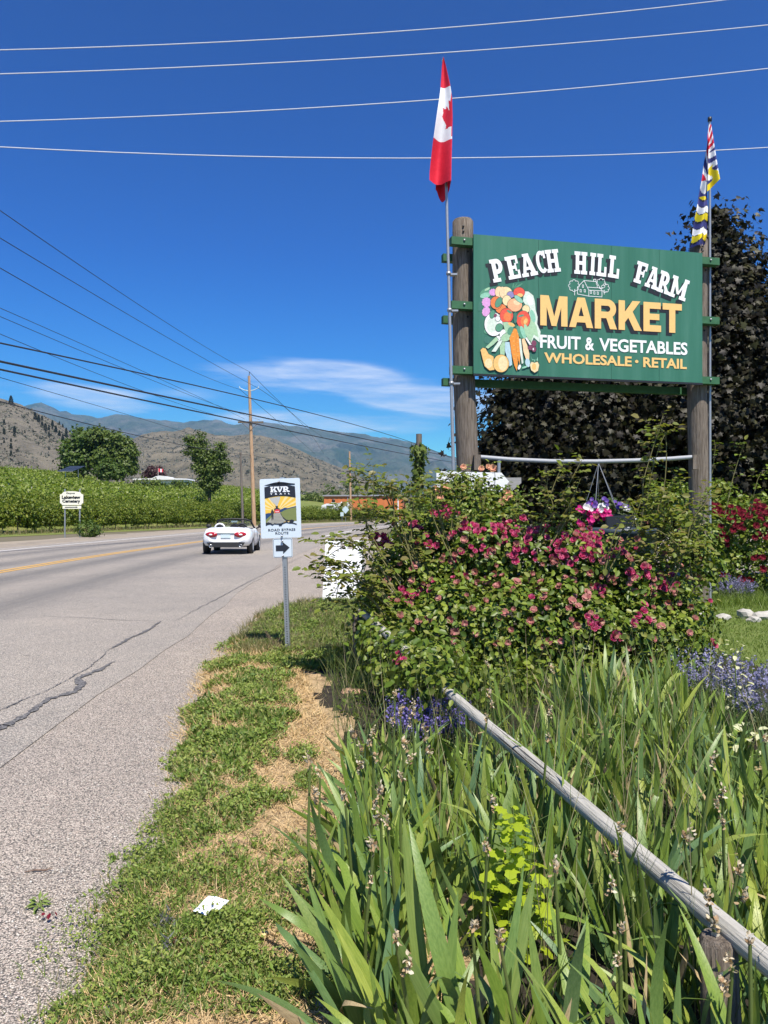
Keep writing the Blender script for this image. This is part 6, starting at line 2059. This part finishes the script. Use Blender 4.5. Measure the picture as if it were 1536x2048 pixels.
for x, y in pts_r:
    iris(x, y, random.randint(6, 9), 'iris in the stand right of the log rail, ' + zone(x, y), 'irises right of the rail ' + zone(x, y), random.uniform(.66, .95) * (1.05 if y > 4.6 else 1), None, 28)
# the big clump in the lower middle and the tall group before the rose bush
for u, v, sc, n, lab in ((860, 2010, 1.12, 9, 'largest broad leaved iris clump at the front edge of the garden'), (970, 2040, 1.12, 8, 'broad leaved iris clump just right of the largest front clump'), (740, 1985, .95, 8, 'iris clump drooping left over the verge near the bottom edge'), (1110, 2060, 1.0, 7, 'front iris clump with a bluish curled leaf, rightmost at the bottom')):
    q = G(u, min(v + 140, 2230), .04); iris(q.x, q.y, n, lab, 'irises at the front', sc, None, 46, .15)
for u, v, sc, n in ((1320, 1475, 1.0, 9), (1270, 1500, .95, 8), (1375, 1490, .9, 7), (1215, 1485, .85, 7), (1160, 1460, .8, 6), (1425, 1500, .9, 6)):
    q = G(u, v, .04); iris(q.x, q.y, n, 'tall iris fan standing before the rose bush, right of the rail', 'tall irises before the rose bush', sc, None, 30, .1)
WF = [(825, 1412), (850, 1465), (800, 1430), (790, 1395), (810, 1500), (708, 1478), (745, 1470), (620, 1530), (640, 1555), (690, 1600), (760, 1590), (775, 1650), (748, 1700), (985, 1610), (975, 1330), (978, 1395), (975, 1700), (1105, 1345), (1100, 1430), (1240, 1665), (1232, 1720), (1110, 1745), (1368, 1680), (1425, 1530), (1445, 1590), (1475, 1750), (1420, 1810), (1500, 1890), (1465, 1935), (1240, 1865), (792, 1885), (945, 1860), (1000, 1888), (1530, 1485)]
for u, v in WF:
    h = float(np.interp(v, [1330, 1500, 1700, 1900], [.66, .62, .56, .46])) + random.uniform(-.05, .05)
    Y = F * (CAM_H - h) / (v - 1024)
    e = P(u, v, Y)
    iris(e.x + random.uniform(-.03, .08), Y + random.uniform(0, .10), 3, 'iris with withered papery flower ' + ('left' if e.x < fence_x(Y) else 'right') + ' of the log rail, ' + zone(e.x, Y), 'withered irises ' + ('left' if e.x < fence_x(Y) else 'right') + ' of the rail ' + zone(e.x, Y), .8, e, 22)

# long grass between the irises
m_tall = lmat('tall_garden_grass', [(.055, .095, .02), (.085, .135, .03), (.13, .175, .045), (.17, .18, .06), (.06, .10, .03)], .3)
m_seed = lmat('dry_grass_stems', [(.30, .25, .13), (.40, .34, .2), (.22, .22, .09)], .2)


def grass(name, label, x, y, hmin, hmax, wid, mat, tilt=.35, extra=None):
    n = len(x)
    p = np.column_stack([x, y, vz(x, y) - .01])
    ax = rng.normal(size=(n, 3)) * tilt; ax[:, 2] = 1
    S = rng.uniform(hmin, hmax, n)
    me = leaves(name, p, rng.normal(size=(n, 3)) * np.array([1, 1, .2]), S, BLADE, mat, wid / S, axis=ax)
    return tag(link(name, me), label, kind='stuff')


n = 2200
y = rng.uniform(1.85, 5.6, n); x = fence_x(y) + rng.uniform(-.62, 2.2, n)
k_ = (x < .53 * y + .3) & ((x > fence_x(y)) | (rng.random(n) < .55))
grass('garden_grass', 'long thin grass growing up between the irises', x[k_], y[k_], .18, .52, .0042, m_tall, .38)
n = 260
y = rng.uniform(2.1, 5.6, n); x = fence_x(y) + rng.uniform(-.6, 1.9, n)
grass('grass_stems', 'tall thin seed stems standing above the irises', x, y, .45, .85, .0035, m_seed, .16)
n = 700
y = rng.uniform(2.0, 5.4, n); x = fence_x(y) + rng.uniform(-.65, 2.0, n)
k_ = x < .53 * y + .3
grass('rush_stems', 'thin dark green stems standing up among the irises', x[k_], y[k_], .45, .72, .0034, m_tall, .12)
n = 90
y = rng.uniform(4.6, 5.6, n); x = rng.uniform(-.0, .9, n)
grass('wild_oat_stems', 'thin green stems rising before the dark foot of the rose bush', x, y, .5, .85, .0035, m_tall, .1)
n = 500
y = rng.normal(6.6, .35, n); x = rng.normal(-.12, .15, n)
grass('fence_grass', 'tufted grass at the foot of the leaning fence post', x, y, .15, .5, .006, m_tall, .45)

# ------------------------------------------------------------------ lavender
m_lavs = lmat('lavender_stems', [(.09, .12, .06), (.13, .16, .09)], .1)
m_lavf = lmat('lavender_flowers', [(.13, .10, .36), (.20, .16, .48), (.09, .065, .27), (.27, .23, .52)], .2, tcol=1)
m_lavf2 = lmat('pale_lavender_flowers', [(.20, .19, .34), (.28, .27, .42), (.15, .14, .28)], .2, tcol=1)


def lavender(label, loc, nst, rad, h, mat, seed, lean=(0, 0)):
    t = thing('lavender', label, 'lavender', loc)
    r = np.random.default_rng(seed)
    a = r.uniform(0, 6.283, nst); q = np.sqrt(r.random(nst))
    ax = np.column_stack([np.cos(a) * q * rad / h + lean[0], np.sin(a) * q * rad / h + lean[1], np.ones(nst)])
    L = h * r.uniform(.55, 1.1, nst)
    base = np.column_stack([np.cos(a) * q * .25 * rad, np.sin(a) * q * .25 * rad, np.zeros(nst)])
    me = leaves('stems', base, r.normal(size=(nst, 3)), L, BLADE, m_lavs, .006 / L, axis=ax)
    link('stems', me, t)['kind'] = 'stuff'
    axn = nrm(ax)
    k = 13
    sp = np.linspace(.84, 1.04, k)
    pp = base[:, None] + axn[:, None] * (L[:, None] * sp[None])[..., None] + r.normal(size=(nst, k, 3)) * .006
    me = leaves('flower_spikes', pp.reshape(-1, 3), r.normal(size=(nst * k, 3)), r.uniform(.010, .020, nst * k), RH, mat, 1.6)
    link('flower_spikes', me, t)['kind'] = 'stuff'
    n2 = nst * 5
    a = r.uniform(0, 6.283, n2); q = np.sqrt(r.random(n2)) * .75
    p = np.column_stack([np.cos(a) * q * rad, np.sin(a) * q * rad, r.uniform(.02, h * .5, n2)])
    link('foliage', leaves('foliage', p, r.normal(size=(n2, 3)), r.uniform(.03, .07, n2), RH, m_lavs, .35), t)['kind'] = 'stuff'


q = G(860, 1525); lavender('low deep violet lavender left of the log rail, before the rose bush', (q.x, 4.75, .04), 230, .30, .33, m_lavf, 1, (.0, -.2))
q = P(1440, 1024, 5.7); lavender('broad pale lavender at the lawn edge behind the tall irises', (q.x, 5.7, .04), 170, .36, .42, m_lavf2, 2)
q = P(1545, 1024, 4.9); lavender('pale lavender at the right picture edge, nearest of the lavender clumps', (q.x, 4.9, .04), 140, .32, .44, m_lavf2, 3)
q = P(1425, 1024, 12.7); lavender('distant pale lavender between the lawn and the dark red roses', (q.x, 12.7, .04), 300, .5, .46, m_lavf2, 4)
q = P(1478, 1024, 12.6); lavender('small far lavender right of the distant one, below the dark red roses', (q.x, 12.6, .04), 140, .3, .36, m_lavf2, 5)

# ------------------------------------------------------------------ single small plants
m_lime = lmat('lime_sapling_leaves', [(.26, .35, .018), (.34, .42, .025), (.44, .38, .05), (.20, .29, .018)], .4)
m_vari = lmat('cream_edged_leaves', [(.55, .55, .30), (.30, .36, .08), (.68, .66, .45), (.22, .30, .05)], .3)
OAK = (np.array([[0, 0, 0], [.12, .18, .03], [.34, .22, .02], [.24, .40, .04], [.42, .52, 0], [.26, .66, .03], [.28, .84, -.02], [0, 1, -.08], [-.28, .84, -.02], [-.26, .66, .03], [-.42, .52, 0], [-.24, .40, .04], [-.34, .22, .02], [-.12, .18, .03], [0, .5, .07]]), [np.array([[14, i, (i + 1) % 14] for i in range(14)])])
oak_me = []
for k in range(4):
    oak_me.append(leaves('leaf', np.zeros((1, 3)), np.array([[0, 0, 1.]]), [1.0], OAK, m_lime, 1.0, axis=np.array([[0, 1., 0]])))


def leafy_plant(name, label, cat, loc, h, nl, size, me_list, seed, rad=.09, stem=m_istem, dense=1.0):
    random.seed(seed)
    t = thing(name, label, cat, loc)
    MB().tube([(0, 0, -.03), (.01, 0, h * .5), (-.005, .01, h)], [.006, .005, .002], 6).build('stem', stem, t)
    for i in range(nl):
        z = h * (.15 + .85 * i / nl); a = i * 2.4 + random.uniform(-.3, .3)
        rr = rad * (1 - .7 * i / nl) * random.uniform(.3, 1)
        mw = Matrix.Translation((rr * math.cos(a), rr * math.sin(a), z)) @ Matrix.Rotation(a - math.pi / 2, 4, 'Z') @ Matrix.Rotation(R(random.uniform(-35, 40)), 4, 'X') @ Matrix.Rotation(R(random.uniform(-25, 25)), 4, 'Y') @ Matrix.Scale(size * random.uniform(.6, 1.2) * (1 - .35 * i / nl), 4)
        link('leaf', random.choice(me_list), t, mw)
    return t


q = P(1030, 1024, 2.45)
leafy_plant('lime_sapling', 'bright lime green sapling with lobed leaves among the irises', 'sapling', (q.x, 2.45, .05), .50, 110, .075, oak_me, 5, .10)
vari_me = [leaves('leaf', np.zeros((1, 3)), np.array([[0, 0, 1.]]), [1.0], ROSE, m_vari, 1.0, axis=np.array([[0, 1., 0]])) for k in range(4)]
q = P(1500, 1024, 3.9); leafy_plant('variegated_plant', 'cream and green variegated plant at the right edge among irises', 'plant', (q.x, 3.9, .05), .36, 70, .07, vari_me, 6, .28)
q = P(1470, 1024, 5.0); leafy_plant('yellow_rose_shoot', 'yellowish leafy shoot before the lavender at right', 'plant', (q.x, 5.0, .05), .62, 60, .055, vari_me, 8, .16)
seed_me = [leaves('leaf', np.zeros((1, 3)), np.array([[0, 0, 1.]]), [1.0], ROSE, m_leaf_dk, 1.2, axis=np.array([[0, 1., 0]])) for k in range(2)]
q = G(706, 1438, .04); leafy_plant('seedling', 'small dark leaved seedling casting shade on the dry straw', 'seedling', (q.x, q.y, float(vz(q.x, q.y))), .17, 22, .06, seed_me, 9, .10)
m_weed = lmat('weed_leaves', [(.075, .14, .022), (.115, .19, .030), (.155, .235, .038), (.21, .27, .05), (.10, .16, .045), (.28, .28, .09), (.09, .165, .028)], .2)
weed_leaf = [leaves('leaf', np.zeros((1, 3)), np.array([[0, 0, 1.]]), [1.0], RH, m_weed, .5, axis=np.array([[0, 1., 0]]))]
q = G(78, 1815); leafy_plant('weed_tuft', 'lone weed tuft growing out of the gravel away from the verge', 'weed', (q.x, q.y, 0.0), .03, 26, .05, weed_leaf, 10, .035)
q = G(447, 1300); leafy_plant('weed_tuft', 'small weed on the pavement edge left of the trail sign foot', 'weed', (q.x, q.y, 0.0), .08, 40, .09, weed_leaf, 11, .10)

# ------------------------------------------------------------------ verge weeds, straw and lawn
GREEN = [(450, 1335, 50, 14, 1), (490, 1385, 75, 30, 1), (535, 1430, 62, 42, 1), (435, 1435, 70, 30, .9), (480, 1480, 100, 32, 1), (400, 1525, 70, 38, 1), (500, 1535, 55, 28, 1), (355, 1600, 50, 45, 1), (450, 1600, 75, 45, 1), (335, 1680, 85, 50, 1), (440, 1655, 75, 40, .8), (540, 1622, 48, 16, 1), (605, 1530, 26, 16, 1), (610, 1585, 22, 16, 1),
         (280, 1745, 80, 45, 1), (385, 1760, 110, 55, .9), (250, 1835, 120, 55, .9), (390, 1850, 150, 60, .75), (520, 1800, 70, 40, .5), (200, 1940, 160, 70, 1), (400, 1950, 190, 80, .8), (560, 1950, 100, 70, .5), (100, 2010, 90, 40, 1), (620, 2000, 90, 60, .35), (310, 2040, 250, 50, 1), (430, 1900, 150, 60, .7), (520, 2010, 140, 60, .6), (480, 1880, 90, 50, .5), (610, 1930, 70, 60, .35), (680, 2020, 60, 30, .3), (560, 1720, 60, 25, .25), (600, 1780, 70, 30, .3),
         (600, 1332, 75, 22, 1), (545, 1335, 40, 10, .8), (560, 1275, 60, 34, .6), (650, 1290, 62, 34, .8), (620, 1240, 90, 24, .7), (500, 1290, 50, 16, .4), (690, 1235, 40, 26, .8), (640, 1730, 40, 20, .2), (600, 1850, 60, 40, .3), (170, 1860, 60, 40, .7), (560, 1365, 30, 14, .4), (670, 1335, 10, 12, .5), (690, 1220, 60, 16, .7)]
PX, PY = [], []
for u, v, ru, rv, dn in GREEN:
    a = G(u - ru, v + rv); c = G(u + ru, v + rv); d = G(u, v - rv); e = G(u, v + rv)
    area = abs(c.x - a.x) * abs(d.y - e.y)
    m_ = int(min(6500, area * 1700 * dn)) + 22
    rr = np.sqrt(rng.random(m_)); aa = rng.uniform(0, 6.283, m_)
    vv = v + rv * rr * np.sin(aa); uu = u + ru * rr * np.cos(aa)
    y_ = CAM_H * F / (vv - 1024); x_ = (uu - 768) / F * y_
    keep = np.array([noise.noise(Vector((a_ * 3.3, b_ * 3.3, 1))) + .6 * noise.noise(Vector((a_ * 9, b_ * 9, 2))) > (-.34 if b_ < 3.1 else -.22) for a_, b_ in zip(x_, y_)])
    PX.append(x_[keep]); PY.append(y_[keep])
PX, PY = np.concatenate(PX), np.concatenate(PY)
k_ = 7
n = len(PX) * k_
ox_ = np.repeat(PX, k_) + rng.normal(0, .018, n); oy_ = np.repeat(PY, k_) + rng.normal(0, .018, n)
hgt = np.repeat(rng.uniform(.3, 1, len(PX)) ** 1.5, k_)
hf = np.array([max(0, .25 + noise.noise(Vector((a_ * 4, b_ * 4, 7))) + .5 * noise.noise(Vector((a_ * 11, b_ * 11, 8)))) for a_, b_ in zip(PX, PY)])
pz_ = vz(ox_, oy_) + rng.uniform(0, 1, n) * (.012 + .075 * np.repeat(hf, k_)) * (.4 + .6 * hgt)
ax = rng.normal(size=(n, 3)) * .9; ax[:, 2] = np.abs(ax[:, 2]) * .8 + .25
me = leaves('weeds', np.column_stack([ox_, oy_, pz_]), rng.normal(size=(n, 3)) * .6 + np.array([0, -.1, 1]), rng.uniform(.010, .034, n) * np.clip(np.repeat(PY, k_) / 3.2, .9, 1.7), RH, m_weed, rng.uniform(.28, .75, n), axis=ax)
tag(link('weeds', me), 'low green weeds carpeting the verge between gravel and irises', kind='stuff')
sb_ = np.array([noise.noise(Vector((a_ * 5, b_ * 5, 21))) > .05 for a_, b_ in zip(PX, PY)])
bx_, by_ = np.repeat(PX[sb_], 2), np.repeat(PY[sb_], 2); n = len(bx_)
bx_ = bx_ + rng.normal(0, .02, n); by_ = by_ + rng.normal(0, .02, n)
m_clov = lmat('clover_leaves', [(.13, .19, .035), (.19, .25, .045), (.25, .29, .06), (.11, .15, .035)], .2)
me = leaves('clover', np.column_stack([bx_, by_, vz(bx_, by_) + rng.uniform(.02, .08, n)]), rng.normal(size=(n, 3)) * .45 + np.array([0, -.2, 1]), rng.uniform(.009, .019, n) * np.clip(by_ / 3.2, .85, 1.6), ROSE, m_clov, .9)
tag(link('clover', me), 'broader lighter leaved patches of clover in the verge weeds', kind='stuff')
sel = rng.random(len(PX)) < .30
grass('verge_grass', 'short grass blades mixed through the verge weeds', np.repeat(PX[sel], 3) + rng.normal(0, .02, 3 * sel.sum()), np.repeat(PY[sel], 3) + rng.normal(0, .02, 3 * sel.sum()), .03, .12, .004, m_weed, .55)
m_strawf = lmat('loose_straw', [(.50, .34, .16), (.62, .44, .22), (.42, .27, .12), (.68, .53, .30), (.32, .21, .10)], .15, .8, tcol=.8)
n = 26000
y = 2.1 + 6.6 * rng.random(n) ** 1.25
x = xe(y) - .03 + rng.random(n) * (fence_x(y) - .62 - xe(y))
ax = rng.normal(size=(n, 3)); ax[:, 2] = np.abs(rng.normal(0, .16, n))
S = rng.uniform(.02, .075, n) * np.clip(y / 3.5, 1, 1.6)
me = leaves('straw', np.column_stack([x, y, vz(x, y) + rng.uniform(.001, .014, n)]), rng.normal(size=(n, 3)) * .3 + np.array([0, 0, 1]), S, BLADE, m_strawf, .0028 / S * np.clip(y / 3.5, 1, 1.8), axis=ax)
tag(link('straw', me), 'dry tan straw and dead grass littering the verge', kind='stuff')
# tall dry and green grass round the trail sign and before the sandwich board
n = 5200
v_ = rng.uniform(1205, 1320, n); u_ = rng.uniform(470, 735, n)
y = CAM_H * F / (v_ - 1024); x = (u_ - 768) / F * y
k_ = np.array([(a_ > float(xe(b_)) + .1) and noise.noise(Vector((a_ * 2.5, b_ * 2.5, 4))) > -.25 for a_, b_ in zip(x, y)])
x, y = x[k_], y[k_]
m_mixg = lmat('verge_mixed_grass', [(.08, .11, .03), (.12, .15, .045), (.26, .22, .11), (.34, .28, .15), (.07, .10, .03)], .25)
grass('tall_verge_grass', 'mixed green and dry grass around the trail sign foot', np.repeat(x, 3) + rng.normal(0, .03, len(x) * 3), np.repeat(y, 3) + rng.normal(0, .03, len(x) * 3), .04, .17, .007, m_mixg, .6)
n = 5200
y = 2.1 + 6.0 * rng.random(n) ** 1.2; x = xe(y) + rng.random(n) * (fence_x(y) - .2 - xe(y))
grass('mixed_dry_grass', 'thin mixed dry and green grass blades scattered all over the verge', x, y, .03, .11, .0032, m_mixg, .7)
m_peb = lmat('loose_gravel_stones', [(.55, .50, .43), (.36, .32, .28), (.48, .41, .35), (.22, .20, .18), (.62, .58, .52)], 0.0, .9)
n = 9000
y = 2.1 + 7.5 * rng.random(n) ** 1.6; x = xe(y) + rng.normal(-.12, .22, n)
far_ = rng.random(n) < .35
x = np.where(far_, xe(y) - rng.random(n) * 1.6, x)
k_ = x > -3.4
x, y = x[k_], y[k_]; n = len(x)
me = leaves('loose_gravel', np.column_stack([x, y, np.maximum(vz(x, y), 0) + .002]), rng.normal(size=(n, 3)) * .3 + np.array([0, 0, 1]), rng.uniform(.005, .013, n), PEB, m_peb)
tag(link('loose_gravel', me), 'loose gravel stones spilling along the ragged pavement edge', kind='stuff')
# lawn
n = 34000
y = 6.6 + rng.random(n) * 6.8; x = 3.2 + rng.random(n) * 4.0
k_ = x < .53 * y + .3
m_lawnb = lmat('lawn_blades', [(.12, .185, .025), (.15, .215, .035), (.18, .225, .05), (.13, .19, .035)], .3)
grass('lawn_grass', 'short mown lawn grass', x[k_], y[k_], .03, .07, .007, m_lawnb, .5)
n = 1500
y = rng.normal(12.2, .4, n); x = y * .45 + rng.normal(0, .45, n)
grass('lavender_edge_grass', 'longer grass at the far edge of the lawn', x, y, .1, .3, .007, m_lawnb, .4)

# ------------------------------------------------------------------ stones and small litter
m_rock = nmat('pale_rock', [(.3, (.30, .28, .25)), (.7, (.46, .44, .39))], 7, rough=.9, bump=.6, bdist=.02)


def rock(label, loc, sx, sy, sz, seed, mat=None, name='stone', cat='stone', group=None):
    import bmesh
    bm = bmesh.new(); bmesh.ops.create_icosphere(bm, subdivisions=2, radius=1)
    for v in bm.verts:
        d = noise.noise(v.co * 1.3 + Vector((seed * 7.1, 0, 0))) * .45 + noise.noise(v.co * 3 + Vector((0, seed * 3.3, 0))) * .18
        v.co *= 1 + d
        v.co = Vector((v.co.x * sx, v.co.y * sy, v.co.z * sz))
    me = bpy.data.meshes.new(name); bm.to_mesh(me); bm.free(); me.materials.append(mat or m_rock)
    o = link(name, me); o.location = loc
    return tag(o, label, cat, group)


for i, (u, v, s, lab) in enumerate(((1407, 1233, .16, 'pale rounded stone on the lawn, leftmost of the row of stones'), (1446, 1236, .15, 'low flat pale stone second from the left in the lawn row'), (1492, 1232, .15, 'tallest pale pointed stone in the row beyond the lawn'), (1524, 1234, .19, 'pale stone at the right picture edge beyond the lawn'), (1408, 1256, .06, 'tiny pale stone just in front of the row'), (1508, 1240, .13, 'pale stone wedged between the two right hand stones'))):
    q = G(u, v + 4, .05); s *= .72; rock(lab, (q.x, q.y, .05 + s * .3), s * 1.0, s * .7, s * (.95 if i == 2 else .55), i + 1)
m_brick = nmat('worn_brick_red', [(.3, (.34, .20, .13)), (.7, (.46, .29, .19))], 12, rough=.9)
q = G(706, 1388, .04); rock('flat reddish stone lying on straw beside the bush foot', (q.x, q.y, .06), .10, .07, .025, 12, m_brick)
for i, (u, v, s) in enumerate(((660, 1905, .035), (700, 1990, .045), (640, 2010, .03))):
    q = G(u, v, .05); rock(['small grey stone half buried under the iris leaves', 'grey stone below the lowest drooping iris leaf', 'little grey stone in the weeds near the bottom edge'][i], (q.x, q.y, .055), s, s * .8, s * .4, 20 + i, nmat('grey_stone', [(.3, (.25, .23, .21)), (.7, (.40, .37, .34))], 9))
m_paper = flat('crumpled_paper', (.80, .81, .84), .7)
q = G(412, 1838, .06)
mb = MB(); random.seed(3)
pp = [[(i * .03 + random.uniform(-.003, .003), j * .028 + random.uniform(-.003, .003), .012 * noise.noise(Vector((i * .8, j * .9, 2))) + .004 * i) for i in range(4)] for j in range(4)]
mb.add([p_ for r_ in pp for p_ in r_], [(j * 4 + i, j * 4 + i + 1, j * 4 + 5 + i, j * 4 + 4 + i) for i in range(3) for j in range(3) if (i, j) != (2, 0)])
o = mb.build('paper_scrap', m_paper, fix=False); o.location = (q.x - .04, q.y - .02, float(vz(q.x, q.y)) + .045); o.rotation_euler = (R(14), R(4), R(-28)); tag(o, 'torn white paper scrap lying on the green weeds', 'litter')
m_fluff = lmat('grey_fluff', [(.05, .05, .055), (.11, .11, .12), (.20, .20, .21)], .2)
for (u, v, n_, lab) in ((327, 1853, 90, 'dark grey fluffy clump in the weeds left of the paper scrap'), (332, 1905, 45, 'smaller grey fluffy clump just below the dark one')):
    q = G(u, v, .05)
    r = np.random.default_rng(v)
    p = r.normal(size=(n_, 3)) * np.array([.022, .02, .010]) + np.array([0, 0, .012])
    o = link('fluff_clump', leaves('fluff_clump', p, r.normal(size=(n_, 3)), r.uniform(.012, .035, n_), BLADE, m_fluff, .2, axis=r.normal(size=(n_, 3)) + np.array([0, 0, .6])))
    o.location = (q.x, q.y, float(vz(q.x, q.y)) + .012); tag(o, lab, 'litter')
m_twig = nmat('dry_twig', [(.3, (.12, .08, .06)), (.7, (.22, .15, .11))], 20)
q = G(75, 1745)
o = MB().tube([(-.05, -.008, .006), (-.01, .004, .009), (.03, .004, .008), (.056, .016, .012)], [.002, .0035, .004, .0015], 6).build('twig', m_twig); o.location = (q.x, q.y, 0); tag(o, 'short brown twig lying on the gravel', 'twig')
q = G(528, 1886, .05)
o = rock('shrivelled yellow fruit lying in the weeds', (q.x, q.y, float(vz(q.x, q.y)) + .025), .016, .016, .013, 30, nmat('yellow_fruit', [(.3, (.5, .36, .12)), (.7, (.66, .52, .25))], 30), 'fallen_fruit', 'fruit')
for i, (u, v, lab) in enumerate(((352, 1895, 'dark red fallen petal beside the grey fluff'), (572, 1455, 'dark red leaf scrap on the straw beside the weeds'), (655, 1600, 'small dark red petal on bare straw near the iris leaves'), (97, 1812, 'tiny red scrap caught in the lone weed tuft'))):
    q = G(u, v, .05)
    r = np.random.default_rng(i)
    o = link('fallen_petal', leaves('fallen_petal', r.normal(size=(4, 3)) * .006, r.normal(size=(4, 3)) + np.array([0, 0, 2.]), [.024, .02, .018, .02], ROSE, m_rosed, 1.2)); o.location = (q.x, q.y, float(max(0, vz(q.x, q.y))) + .03); tag(o, lab, 'petal')
q = P(552, 1300, 8.1)
t = thing('dead_weed', 'dry branching dead weed just left of the trail sign post', 'weed', (q.x, 8.1, .03))
mb = MB(); random.seed(9)
for i in range(9):
    a = random.uniform(0, 6.28); h = random.uniform(.15, .32)
    mb.tube([(0, 0, 0), (.04 * math.cos(a), .04 * math.sin(a), h * .5), (.13 * math.cos(a), .1 * math.sin(a), h)], [.003, .0025, .0015], 4)
mb.build('stems', m_twig, t)['kind'] = 'stuff'
